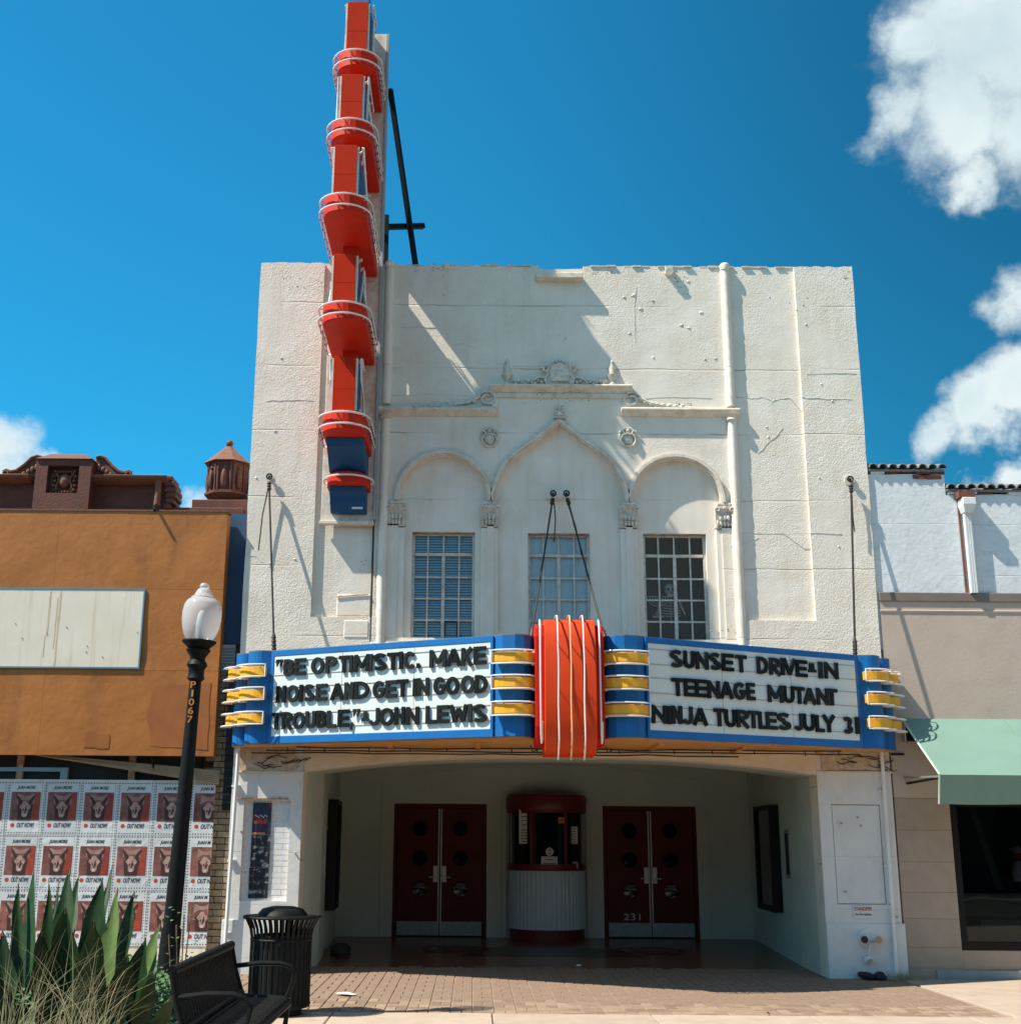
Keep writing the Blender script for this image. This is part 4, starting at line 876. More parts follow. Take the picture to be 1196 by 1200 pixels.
class Face:
    def __init__(s, side):
        s.s = side; s.a = Vector((XIN[side], PI_[1], 0)); s.b = Vector((XOUT[side], PO_[1], 0))
        if side < 0: s.a, s.b = s.b, s.a
        s.L = (s.b-s.a).length; s.u = (s.b-s.a).normalized(); s.n = s.u.cross(Vector((0, 0, 1)))
    def p(s, t, z, d=0): q = s.a+s.u*t+s.n*d; return (q.x, q.y, z)
    def t(s, px, py):
        d = ray(px, py)       # intersect in plan
        # a+u t = k d
        det = s.u.x*(-d.y)+d.x*s.u.y
        return (-s.a.x*(-d.y)+(-s.a.y)*d.x)/det*1.0 if False else ((-s.a.x)*(-d.y)-(-d.x)*(-s.a.y))/(s.u.x*(-d.y)-(-d.x)*s.u.y)
    def slab(s, mb, t0, t1, z0, z1, d0, d1):
        vs = [s.p(t0, z0, d1), s.p(t1, z0, d1), s.p(t1, z0, d0), s.p(t0, z0, d0), s.p(t0, z1, d1), s.p(t1, z1, d1), s.p(t1, z1, d0), s.p(t0, z1, d0)]
        return mb.add(vs, [(0, 3, 2, 1), (4, 5, 6, 7), (0, 1, 5, 4), (1, 2, 6, 5), (2, 3, 7, 6), (3, 0, 4, 7)])
rows = [(3.515, 3.71), (3.19, 3.385), (2.868, 3.063)]
txtL = [[('"', 325, 333.5), ('B', 334, 345.6), ('E', 346.5, 359.5), ('O', 366, 381), ('P', 383, 396), ('T', 398.5, 410), ('I', 410.5, 414.5), ('M', 416.5, 434), ('I', 434, 437.5), ('S', 438.5, 454), ('T', 455, 468.3), ('I', 469, 473), ('C', 474, 488), ('.', 489.5, 493), ('M', 504.5, 524), ('A', 524, 541), ('K', 541.5, 555), ('E', 556, 570.5)],
        [('N', 325, 336), ('O', 337, 351.3), ('I', 352, 356), ('S', 357, 369.5), ('E', 371.5, 384.5), ('A', 388.5, 404), ('N', 404.8, 415.5), ('D', 416.5, 433.5), ('G', 438, 452), ('E', 453, 466), ('T', 466.3, 479.4), ('I', 485, 489.5), ('N', 490, 504), ('G', 509, 523), ('O', 523.5, 539), ('O', 541, 557), ('D', 557.5, 572)],
        [('T', 319.5, 330.5), ('R', 331.5, 343.6), ('O', 344, 358.3), ('U', 359, 370.5), ('B', 371.7, 383.7), ('L', 384.4, 395), ('E', 397, 410.5), (',', 411.5, 415.5), ('"', 414.5, 424), ('-', 425, 433), ('J', 433, 445.5), ('O', 446, 462.7), ('H', 463.3, 475.5), ('N', 477, 492), ('L', 500, 512), ('E', 513, 527), ('W', 528, 549), ('I', 549.5, 554), ('S', 555, 571.5)]]
txtR = [[('S', 783, 798.5), ('U', 799.5, 812), ('N', 813.6, 828), ('S', 829.3, 843), ('E', 844.2, 857.7), ('T', 860, 873), ('D', 885, 898), ('R', 899.7, 913), ('I', 913, 917), ('V', 915.5, 930.5), ('E', 930.5, 943.5), ('-', 945, 954), ('I', 957, 961.5), ('N', 964, 979.5)],
        [('T', 785.5, 799.5), ('E', 799.8, 812.5), ('E', 813, 827), ('N', 827.5, 841.5), ('A', 841.7, 857.5), ('G', 857.8, 871.6), ('E', 873, 882.8), ('M', 898, 915.5), ('U', 916, 928.6), ('T', 928.8, 940.7), ('A', 939.2, 954), ('N', 955, 968.8), ('T', 966.5, 979)],
        [('N', 762, 779.5), ('I', 780.2, 785), ('N', 785.6, 797.5), ('J', 797.7, 810), ('A', 810.3, 827.5), ('T', 835, 847.4), ('U', 847.6, 860.5), ('R', 861.7, 876), ('T', 875.2, 887), ('L', 887.2, 895.5), ('E', 896, 908.6), ('S', 908.8, 924.6), ('J', 928.6, 938.8), ('U', 939.2, 952.7), ('L', 954, 963.7), ('Y', 962, 976.8), ('3', 986, 997), ('1', 1000.5, 1005)]]
for side, txt in ((-1, txtL), (1, txtR)):
    fc = Face(side); L_ = fc.L; e = .035
    mb = MB(); fc.slab(mb, 0, L_, ZT_-.065, ZT_+.004, -.012, .013); fc.slab(mb, 0, L_, ZB_-.004, ZB_+.085, -.012, .013)
    fc.slab(mb, 0, e if side < 0 else e*.9, ZB_+.086, ZT_-.066, 0, .013); fc.slab(mb, L_-e, L_, ZB_+.086, ZT_-.066, 0, .013)
    obj('board_frame', mb, M_['blue'], mq, bevel=.003)
    bd = obj('letter_board', fc.slab(MB(), e, L_-e, ZB_+.086, ZT_-.066, 0, .006), M_['letterboard'], mq)
    for k in (1, 2): obj('board_seam', fc.slab(MB(), e+(L_-2*e)*k/3-.003, e+(L_-2*e)*k/3+.003, ZB_+.09, ZT_-.07, .0061, .008), M_['track'], bd)
    for (z0, z1) in rows:
        for z in (z0+.012, z1-.012): obj('letter_rail', fc.slab(MB(), e+.005, L_-e-.005, z-.004, z+.004, .007, .012), M_['track'], bd)
    for ri, row in enumerate(txt):
        z0, z1 = rows[ri]; py = (769, 802, 836)[ri]+(0 if side < 0 else 16*0)
        for (ch, a, b_) in row:
            pyy = py+(abs((a+b_)/2-667)-90)*.055
            t0, t1 = fc.t(a, pyy), fc.t(b_, pyy); zz0, zz1, dep = z0-.005, z1+.005, .028
            mb = MB()
            if ch == '.': zz1 = z0+.05
            if ch == ',': zz0, zz1 = z0-.04, z0+.05
            if ch == '"': zz0 = z1-.085
            if ch == '-': zz0, zz1 = z0+.06, z0+.125
            if ch == '-':
                fc.slab(mb, t0, t1, zz0, zz0+.035, .014, .034); fc.slab(mb, t0+.02, t1-.02, zz0+.034, zz0+.11, .014, .026)
            elif ch == '"':
                w = (t1-t0)/2
                for q in (0, 1):
                    c0 = t0+w*q+.008; mb.add([fc.p(c0, zz1, .05), fc.p(c0+w*.8, zz1, .05), fc.p(c0+w*.75, zz1-.04, .05), fc.p(c0+w*.25, zz0, .05), fc.p(c0+.1*w, zz1-.04, .05),
                                              fc.p(c0, zz1, .03), fc.p(c0+w*.8, zz1, .03), fc.p(c0+w*.75, zz1-.04, .03), fc.p(c0+w*.25, zz0, .03), fc.p(c0+.1*w, zz1-.04, .03)],
                                             [(0, 4, 3, 2, 1), (5, 6, 7, 8, 9)]+[(i, (i+1) % 5, 5+(i+1) % 5, 5+i) for i in range(5)])
            else:
                jz = random.uniform(-.004, .004); tl = random.uniform(-.02, .02); ww = t1-t0; st = min(.044, ww*.42) if ch not in 'I1' else ww
                if ch in 'MW': st = min(st, ww*.25)
                put_strokes(mb, ch, lambda u, v, d: fc.p(t0+u+tl*(v-.1), zz0+jz+v, d), ww, zz1-zz0, st, .014, .036)
            obj('letter', mb, M_['black'], bd)
# yellow fins with their tubes, on the inner curves and the outer caps
def resample(path, n):
    Ls = [0]
    for i in range(1, len(path)): Ls.append(Ls[-1]+math.dist(path[i], path[i-1]))
    r_ = []
    for k in range(n+1):
        s = Ls[-1]*k/n; i = max(j for j in range(len(Ls)) if Ls[j] <= s+1e-9); i = min(i, len(path)-2); t = (s-Ls[i])/((Ls[i+1]-Ls[i]) or 1)
        r_.append((path[i][0]+(path[i+1][0]-path[i][0])*t, path[i][1]+(path[i+1][1]-path[i][1])*t))
    return r_
def outw(path, d):
    r_ = []
    for i, p in enumerate(path):
        a = path[max(i-1, 0)]; c = path[min(i+1, len(path)-1)]; dx, dy = c[0]-a[0], c[1]-a[1]; l_ = math.hypot(dx, dy) or 1
        n1 = (dy/l_, -dx/l_)
        r_.append((p[0]+n1[0]*d, p[1]+n1[1]*d))
    return r_
def strip(path, z0, z1, d0, d1):
    a, b_ = outw(path, d0), outw(path, d1); mb = MB(); n = len(path)
    for i in range(n-1):
        q = [a[i], a[i+1], b_[i+1], b_[i]]
        mb.add([(x, y, z0) for x, y in q]+[(x, y, z1) for x, y in q], [(0, 1, 2, 3), (7, 6, 5, 4), (0, 4, 5, 1), (2, 6, 7, 3)]+([(0, 3, 7, 4)] if i == 0 else [])+([(1, 5, 6, 2)] if i == n-2 else []))
    return mb
finz = [(3.52, 3.628), (3.237, 3.345), (2.943, 3.051)]
segs = []
for s in (-1, 1):
    ip = inner_profile(s)[:5]; ip = [(mxs(s, .865), 14.03)]+ip[1:]
    segs.append((resample(ip if s < 0 else ip[::-1], 8), s, 'in'))
    c1 = cap_profile(s)[0:8]; c1 = [(mxs(s, 3.66), 15.39)]+c1[1:]
    segs.append((resample(c1[::-1] if s < 0 else c1, 8), s, 'out'))
    c2 = cap_profile(s)[9:17]
    segs.append((resample(c2[::-1] if s < 0 else c2, 6), s, 'end'))
for path, s, kind in segs:
    # make sure path runs left to right so that outward is towards the viewer
    for (z0, z1) in finz:
        fn = obj('fin', strip(path, z0, z1, .001, .095), M_['yellow'], mq, bevel=.004)
        o1 = outw(path, .115 if kind == 'in' else .15); zz0, zz1 = z0-.02, z1+.02; n = len(o1)
        lower = [(x, y, zz0) for x, y in o1]; upper = [(x, y, zz1) for x, y in o1]
        first = o1[0]; last = o1[-1]
        def ret(i): p = path[i]; q = outw(path, .02)[i]; return q
        if (s < 0 and kind == 'in') or (s > 0 and kind != 'in'):      # closed end on the left, ends turned back at the right
            pts = [(*ret(-1), zz1)]+upper[::-1]+[(first[0], first[1], (zz0+zz1)/2)]+lower+[(*ret(-1), zz0)]
        elif (s > 0 and kind == 'in') or (s < 0 and kind != 'in'):
            pts = [(*ret(0), zz1)]+upper+[(last[0], last[1], (zz0+zz1)/2)]+lower[::-1]+[(*ret(0), zz0)]
        obj('neon_tube', MB().tube(pts, .0105, 6), M_['tube'], fn, smooth=True)
        for i in (2, n-3):
            obj('tube_support', MB().tube([(*outw(path, .0)[i], zz0), (*o1[i], zz0)], .005, 4), M_['tube_red'], fn)
            obj('tube_support', MB().tube([(*outw(path, .0)[i], zz1), (*o1[i], zz1)], .005, 4), M_['tube_red'], fn)
# ---- centre tower
tx = WX(669, 800, 13.7)
tprof = [(14.3, 4.02), (13.93, 4.00), (13.84, 3.94), (13.78, 3.80), (13.735, 3.55), (13.72, 3.2), (13.735, 2.9), (13.78, 2.68), (13.84, 2.55), (13.93, 2.50), (14.3, 2.49)][::-1]
tw = obj('tower', MB().profx(tprof, tx-.285, tx+.285), M_['orange'], mq, smooth=True, bevel=.006)
for s in (-1, 1):
    pr = [(14.3, 2.6), (13.98, 2.6), (13.90, 2.66), (13.87, 2.8), (13.87, 3.8), (13.90, 3.9), (13.98, 3.95), (14.3, 3.95)]
    a, b_ = (tx+s*.286, tx+s*.385)
    fl = obj('tower_flank', MB().profx(pr, min(a, b_), max(a, b_)), M_['towerred'], mq, bevel=.006)
    x = tx+s*.33
    obj('neon_tube', MB().tube([(x, 13.96, 3.95), (x, 13.90, 3.99), (x, 13.83, 3.93), (x, 13.80, 3.8), (x, 13.79, 3.2), (x+.004, 13.80, 2.72), (x+.012, 13.84, 2.62), (x+.02, 13.86, 2.68), (x+.018, 13.82, 2.85)], .0115, 8), M_['tube'], fl, smooth=True)
for k, xo in enumerate((-.14, .0, .145)):
    x = tx+xo
    pts = [(x-.012, 14.0, 4.03), (x-.006, 13.93, 4.045), (x, 13.83, 4.03), (x, 13.74, 3.92), (x, 13.70, 3.8)]+[(x+.003*math.sin(i), 13.655+.02*abs(i-4)/4, 3.65-.125*i) for i in range(9)]+[(x, 13.76, 2.50), (x, 13.84, 2.44), (x, 13.92, 2.47)]
    tb = obj('neon_tube', MB().tube(pts, .0095, 8), M_['tube_or'] if k == 1 else M_['tube'], tw, smooth=True)
    for z in (3.7, 3.2, 2.75): obj('tube_support', MB().tube([(x, 13.77, z), (x, 13.67, z)], .006, 5), M_['tube_red'], tw)
0 and obj('tower_light_bar', MB().box(tx-.3, tx+.3, 14.35, 14.39, 2.46, 2.49), M_['iron'], mq)
for i in range(6): obj('wire_hanger', MB().tube([(tx-.42+.17*i, 14.3, 2.62), (tx-.4+.17*i, 14.28, 2.55), (tx-.34+.17*i, 14.32, 2.58)], .008, 5), M_['cable'], mq)

# ---- hanging cables
def cable(a, b_, label, loose=None, r=.014):
    a, b_ = Vector(a), Vector(b_)
    t = thing('support_cable', a, label, 'cable', 'cables holding the marquee')
    obj('rod', MB().tube([a+(b_-a)*.03, b_], r, 6), M_['cable'], t, smooth=True)
    mb = MB(); d = (b_-a).normalized()
    for q in (.06, .09, .12): mb.blob(a+d*q*1.3, (.03, .03, .022), 8, 6)
    for q in (.05, .10, .15, .20): mb.blob(b_-d*q, (.035, .03, .016), 8, 6)
    obj('cable_clamp', mb, M_['cable'], t, smooth=True)
    obj('turnbuckle', MB().tube([b_-d*.26, b_-d*.2, b_-d*.03, b_], [.014, .026, .026, .012], 8), M_['cable'], t, smooth=True)
    mb = MB().tube([(a.x, F+.02, a.z+.03), (a.x, F-.08, a.z+.03)], .02, 8)
    mb.tube([(a.x+.035*math.cos(u), F-.1, a.z+.03+.035*math.sin(u)) for u in [2*math.pi*i/12 for i in range(12)]], .012, 6, True)
    obj('eye_bolt', mb, M_['cable'], t, smooth=True)
    if loose: obj('loose_end', MB().tube(loose, .009, 5), M_['cable'], t, smooth=True)
    return t
x, z = W(316, 562, PR); x2, z2 = W(321.5, 758, 15.5)
cable((x, F-.12, z), (x2, 15.5, ZT_), 'single support cable left of the tall vertical sign', [(x, F-.12, z-.12), (x-.06, F-.12, z-.5), (x-.09, F-.11, z-.98)])
mb = MB().tube([(x, F, z+.02), (x, F-.06, z+.02)], .05, 10); props(obj('cable_plate', mb, M_['relief'], org=(x, PR, z)), 'round wall plate at the top of the left support cable', 'wall plate')
x, z = W(995, 565, PR); x2, z2 = W(1001.5, 766, 15.5)
cable((x, F-.12, z), (x2, 15.5, ZT_), 'single support cable at the right edge of the white front', [(x, F-.12, z-.15), (x-.012, F-.13, z-.5), (x, F-.12, z-.7)])
mb = MB().tube([(x, F, z+.02), (x, F-.07, z+.02)], .07, 12); props(obj('cable_plate', mb, M_['relief'], org=(x, PR, z)), 'round wall plate at the top of the right support cable', 'wall plate')
x, z = W(647.5, 583, F); x2 = WX(621, 738, 14.6)
cable((x, F-.1, z), (x2, 14.6, ZT_), 'left one of the paired cables over the orange tower', [(x+.01, F-.1, z-.1), (x+.03, F-.06, z-.3), (x+.01, F-.05, z-.62)], .012)
x, z = W(663, 583, F); x2 = WX(710, 738, 14.6)
cable((x, F-.1, z), (x2, 14.6, ZT_), 'right one of the paired cables over the orange tower', [(x+.01, F-.1, z-.1), (x+.12, F-.06, z-.42), (x+.19, F-.05, z-.8)], .012)
obj('anchor_plate', MB().box(WX(640, 578, F), WX(672, 578, F), F+.03, F+.085, z-.02, z+.1), M_['stucco_fine'], th, bevel=.006)

# ================================================================ BLADE SIGN
SX = -1.655           # centre line of the blade
bx_l, bx_r = WX(375.5, 612, F-.1), WX(437, 612, F-.1)
bs = thing('blade_sign', (SX, F, WZ(405, 613, F)), 'tall vertical red and blue sign of stacked fins and unlit neon', 'sign')
zpt = WZ(458, 42, F-.05)
obj('back_panel', MB().box(bx_l, bx_r, F-.1, F-.055, WZ(405, 611, F-.1), ZTOP-.3), M_['trim'], bs, bevel=.006)
obj('back_panel', MB().box(SX-.21, bx_r, F-.1, F-.055, ZTOP-.298, zpt), M_['trim'], bs, bevel=.006)
obj('back_panel_rail', MB().box(bx_l-.01, bx_r+.01, F-.16, F-.05, WZ(405, 615, F-.1), WZ(405, 611.5, F-.1)), M_['trim'], bs, bevel=.004)
obj('panel_edge', MB().box(bx_r+.001, bx_r+.03, F-.13, F+.05, WZ(437, 611, F), zpt-.02), M_['greyvent'], bs)
z = WZ(440, 320, F-.1)
for q in (230, 330, 435): obj('panel_joint', MB().box(bx_r-.5, bx_r, F-.104, F-.1005, WZ(445, q, F-.1), WZ(445, q, F-.1)+.008), M_['relief'], bs)
discs = [(11.71, 14.74), (10.43, 14.38), (9.13, 13.98), (7.82, 14.3), (6.52, 14.70), (6.02, 15.40)]
R0 = .275
def stadium(yf, r, y1=F-.102, n=12):
    c = yf+r; return [(SX-r, y1)]+[(SX-r*math.cos(math.pi*i/n), c-r*math.sin(math.pi*i/n)) for i in range(n+1)]+[(SX+r, y1)]
def spread(lst): return [(x, y) for x, y in lst]
for k, (zb, yf) in enumerate(discs):
    th_ = .25 if k < 5 else .16
    pl = stadium(yf, R0)
    fin = obj('disc_fin', MB().plan(pl, zb, zb+th_), M_['red'], bs, bevel=.01)
    zs_ = (zb+.055, zb+th_-.045) if k < 5 else (zb+th_*.6,)
    for z in zs_:
        o_ = stadium(yf-.055, R0+.055, F-.35)
        if k == 5: o_ = stadium(yf-.05, R0+.05, F-.2)
        pts = [(x, y, z) for x, y in o_]; pts = [(pts[0][0]+.04, pts[0][1], z)]+pts+[(pts[-1][0]-.04, pts[-1][1], z)]
        obj('neon_tube', MB().tube(pts, .0125, 6), M_['tube'], fin, smooth=True)
        for q in (2, 6, 11):
            p_ = stadium(yf, R0)[q]; g = stadium(yf-.055, R0+.055)[q]
            obj('tube_support', MB().tube([(*p_, z), (*g, z)], .008, 5), M_['tube_red'], fin)
    if k < 5:
        for s in (-1, 1):
            for q in range(5):
                y = yf+R0+.05+(F-.4-yf-R0)*q/5; obj('standoff', MB().tube([(SX+s*R0, y, zb+.12), (SX+s*(R0+.06), y, zb+.14), (SX+s*(R0+.05), y, zb+.02)], .007, 4), M_['cable'], fin)
# letter cabinets: one between each pair of fins, and one on top
rnds = [(discs[k][0]+.25, WZ(415, q, discs[k][1]+.05), discs[k][1]+.05) for k, q in enumerate((2, 87, 170, 298, 418))]
glyph = ['T', 'E', 'X', 'A', 'S']
for k, (z0, z1, yf) in enumerate(rnds):
    zlow, zhigh = z0+.002, (discs[k-1][0]-.002 if k > 0 else z1)
    lc = obj('letter_cabinet', MB().box(SX-.135, SX+.135, yf+.012, F-.62, zlow, z1), M_['signblue'], bs)
    obj('front_strip', MB().box(SX-.14, SX+.14, yf, yf+.011, zlow, z1).box(SX-.14, SX+.14, yf+.011, F-.62, z1+.001, z1+.012), M_['red_face'], lc, bevel=.003)
    for zq in (.4,): obj('seam', MB().box(SX-.139, SX+.139, yf-.0015, yf-.0003, zlow+(z1-zlow)*zq, zlow+(z1-zlow)*zq+.004), M_['red_face'], lc)
    obj('web', MB().box(SX-.10, SX+.10, yf+.62, F-.62, z1+.013, zhigh), M_['red'], lc) if k > 0 else None
    # core plate added against the wall, slot shaped to cast the sunlit streak
    if k in (2, 3):
        a, b_ = ((9.70, 10.0), (8.43, 8.65))[k-2]
        yy = (F-.50, F-.27)[k-2]
        cm_ = MB().box(SX-.02, SX+.02, F-.619, F-.103, z0+.002, a).box(SX-.02, SX+.02, F-.619, F-.103, b_, zhigh)
        if k == 3: cm_.box(SX-.02, SX+.02, F-.619, yy, a, b_)
        obj('core_plate', cm_, M_['red'], lc)
    else: obj('core_plate', MB().box(SX-.02, SX+.02, F-.619, F-.103, z0+.002, zhigh), M_['red'], lc)
    if k == 0: obj('shadow_gap_plate', MB().profx([(F-.103, zhigh), (F-.103, zpt-.04), (F-.9, zhigh+.34), (yf+.1, zhigh+.02), (yf+.1, zhigh-.1)][::-1], SX-.10, SX+.13), M_['signblue'], lc)  # plate added to close a sunlit gap in the sign's shadow
    for s in (-1, 1):
        xf = SX+s*.136
        obj('letter_panel', MB().box(min(xf, xf+s*.02), max(xf, xf+s*.02), yf+.07, F-.66, z0+.015, z1-.01), M_['signblue'], lc, bevel=.003)
        obj('letter_trim', MB().box(min(xf, xf+s*.03), max(xf, xf+s*.03), yf+.02, yf+.045, z0+.01, z1-.01), M_['yellow'] if False else M_['trim'], lc)
        x = xf+s*.06; ya, yb_ = yf+.16, F-.60; za, zc2 = z0+.06, z1+.06
        paths = {'T': [[(ya, zc2), (yb_, zc2)], [((ya+yb_)/2, zc2), ((ya+yb_)/2, za)]],
                 'E': [[(yb_, zc2), (ya, zc2), (ya, za), (yb_, za)], [(ya, (za+zc2)/2), (yb_-.1, (za+zc2)/2)]],
                 'X': [[(ya, zc2), (yb_, za)], [(yb_, zc2), (ya, za)]],
                 'A': [[(ya, za), ((ya+yb_)/2, zc2), (yb_, za)], [(ya+.15, (za+zc2)/2-.05), (yb_-.15, (za+zc2)/2-.05)]],
                 'S': [[(yb_, zc2), (ya, zc2-.03), (ya, (za+zc2)/2+.05), (yb_, (za+zc2)/2-.05), (yb_, za+.02), (ya, za)]]}[glyph[k]]
        for off in (-.03, .035):
            for p_ in paths:
                obj('letter_tube', MB().tube([(x+random.uniform(-.01, .01), y+off, z+off*.5) for y, z in p_], .0115, 6), M_['tube'], lc, smooth=True)
        for q in range(3): obj('insulator', MB().tube([(xf, yf+.2+.25*q, z1-.02), (x, yf+.2+.25*q, z1+.03)], .018, 6), M_['tube_red'], lc)
# blue shaped cabinets at the foot
mb = MB().profx([(F-.103, 6.19), (F-.103, 6.515), (15.05, 6.515), (15.12, 6.42), (15.28, 6.33), (15.38, 6.26), (15.5, 6.19)], SX-.235, SX+.235)
obj('foot_cabinet', mb, M_['signblue'], bs, bevel=.006)
mb = MB().profx([(F-.103, 5.72), (F-.103, 6.015), (15.55, 6.015), (15.58, 5.95), (15.66, 5.90), (15.68, 5.84), (15.80, 5.72)], SX-.235, SX+.235)
fcab = obj('foot_cabinet', mb, M_['signblue'], bs, bevel=.006)
obj('maker_plate', MB().box(SX+.05, SX+.19, 15.735, 15.75, 5.76, 5.80), M_['signwhite'], fcab)
# brace behind the sign
br = thing('sign_brace', (bx_r+.2, F+.6, ZTOP-.3), 'black steel brace holding the vertical sign above the roof', 'brace')
a = W(457, 104, F+.1); b_ = W(495.5, 306, F+1.0); h0 = W(451, 264, F+.4); h1 = W(496, 264, F+.9); v1 = W(452, 308, F+.4)
def P3(p, y): return (p[0], y, p[1])
obj('diagonal_strut', MB().bar(P3(a, F+.1), (b_[0]+.02, F+1.05, ZTOP-.36), .065, .065), M_['iron'], br)
obj('cross_bar', MB().bar((bx_r-.02, F+.45, h0[1]), P3(h1, F+.92), .075, .075), M_['iron'], br)
obj('post', MB().bar((h0[0]+.02, F+.4, h0[1]+.16), (v1[0]-.0, F+.4, ZTOP-.36), .07, .06), M_['iron'], br)
for y in (F+.03,): obj('back_post', MB().box(bx_r-.28, bx_r-.2, F-.053, F+.0, ZTOP-.3, zpt-.3), M_['iron'], br)
for zz in (ZTOP+1.4, ZTOP+2.9): obj('back_tie', MB().bar((bx_r-.24, F-.02, zz), (bx_r-.24, F+1.2, ZTOP-.36), .05, .05), M_['iron'], br)

# ================================================================ TICKET BOOTH
bz = fz(20.2)
r0 = WX(686.5, 1060, 20.5)-WX(641.5, 1060, 20.5); bc = (bcx, 20.68, 0)
tb = thing('ticket_booth', (bcx, 20.5, bz), 'round red ticket booth with white fluted base between the doors', 'ticket booth')
A0, A1 = math.pi, 2*math.pi
zk = WZ(641, 1091, 20.05); zcnt = WZ(641, 1021, 20.05); zgl = WZ(641, 953, 20.05); ztp = WZ(641, 931, 20.05)
obj('plinth', MB().lathe([(0.02, bz-.05), (r0*.98, bz-.05), (r0*.98, zk), (.02, zk)], bc, 32, A0, A1), M_['boothred'], tb, smooth=True)
NF = 104
obj('fluted_base', MB().lathe([(r0*.985, zk+.001), (r0*.985, zcnt-.0)], bc, NF, A0, A1, fl=lambda j: .017 if j % 4 in (1, 2) else 0), M_['flute'], tb)
obj('counter', MB().lathe([(.02, zcnt), (r0*1.02, zcnt), (r0*1.04, zcnt+.03), (r0*1.02, zcnt+.10), (.02, zcnt+.10)], bc, 32, A0, A1), M_['boothred'], tb, smooth=True)
gl = obj('booth_glass', MB().lathe([(r0*.955, zcnt+.10), (r0*.955, zgl)], bc, 32, A0, A1), M_['glassdark'], tb, smooth=True)
for dg in (180.5, 192, 243, 297, 345, 359.5):
    a = R(dg); x, y = bc[0]+r0*.97*math.cos(a), bc[1]+r0*.97*math.sin(a)
    w = .03 if dg in (243, 297) else .014
    obj('glazing_post', MB().tube([(x, y, zcnt+.1), (x, y, zgl)], w, 8), M_['boothred'] if dg in (243, 297, 180.5, 359.5) else M_['steel'], tb)
obj('canopy', MB().lathe([(.02, zgl), (r0*1.03, zgl), (r0*1.07, zgl+.05), (r0*1.07, ztp-.04), (r0*1.03, ztp), (r0*.6, ztp+.05), (.02, ztp+.06)], bc, 32, A0, A1), M_['boothred'], tb, smooth=True)
obj('booth_interior', MB().lathe([(r0*.6, zcnt+.1), (r0*.6, zgl)], (bc[0], bc[1]+.1, 0), 16, A0, A1), M_['dark'], tb)
def notice(px0, py0, px1, py1, label, mat='paper', lines=4, name='notice', cat='notice', round_=False):
    xm = WX((px0+px1)/2, (py0+py1)/2, 20.3); a = math.acos(max(-1, min(1, (xm-bc[0])/(r0*.985)))); y = bc[1]-r0*.985*math.sin(a)-.004
    x0, z0 = W(px0, py1, y); x1, z1 = W(px1, py0, y)
    t = thing(name, ((x0+x1)/2, y, z0), label, cat)
    tang = Vector((math.sin(a), math.cos(a)*1.0, 0)); tang = Vector((1, -math.cos(a)/max(.3, math.sin(a))*-1, 0)).normalized()
    cxm = (x0+x1)/2; w = (x1-x0)/2
    def q(u, z, d=0): return (cxm+u, y-d+ (0 if True else 0), z)
    if round_: obj('sheet', MB().tube([(cxm, y, (z0+z1)/2), (cxm, y-.004, (z0+z1)/2)], w, 20), M_[mat], t)
    else: obj('sheet', MB().box(cxm-w, cxm+w, y-.004, y, z0, z1), M_[mat], t)
    mb = MB()
    for i in range(lines):
        zz = z1-(z1-z0)*(i+.8)/(lines+.6); ww = w*(.75 if not round_ else .45)*random.uniform(.6, 1)
        mb.box(cxm-ww, cxm+ww, y-.0065, y-.0045, zz-.007, zz+.004)
    obj('print', mb, M_['ink'], t)
notice(608, 949, 620, 970, 'white sheet high in the left booth window'); notice(608, 970, 620, 989, 'white sheet below another in the left booth window', lines=5)
notice(667, 969, 676.5, 989, 'narrow white notice in the right booth window', lines=6)
notice(634, 1004, 653, 1020, 'wide white price card low in the middle booth window', lines=3)
notice(639, 993.5, 648.5, 1003, 'round white speak-through disc in the middle booth window', lines=2, name='speaker_disc', cat='disc', round_=True)
notice(669, 1010, 677, 1019, 'small grey card low in the right booth window', 'greyvent', lines=2)
notice(654, 958, 661, 965, 'small orange sticker high in the middle booth window', 'amber', lines=1, name='sticker', cat='sticker')

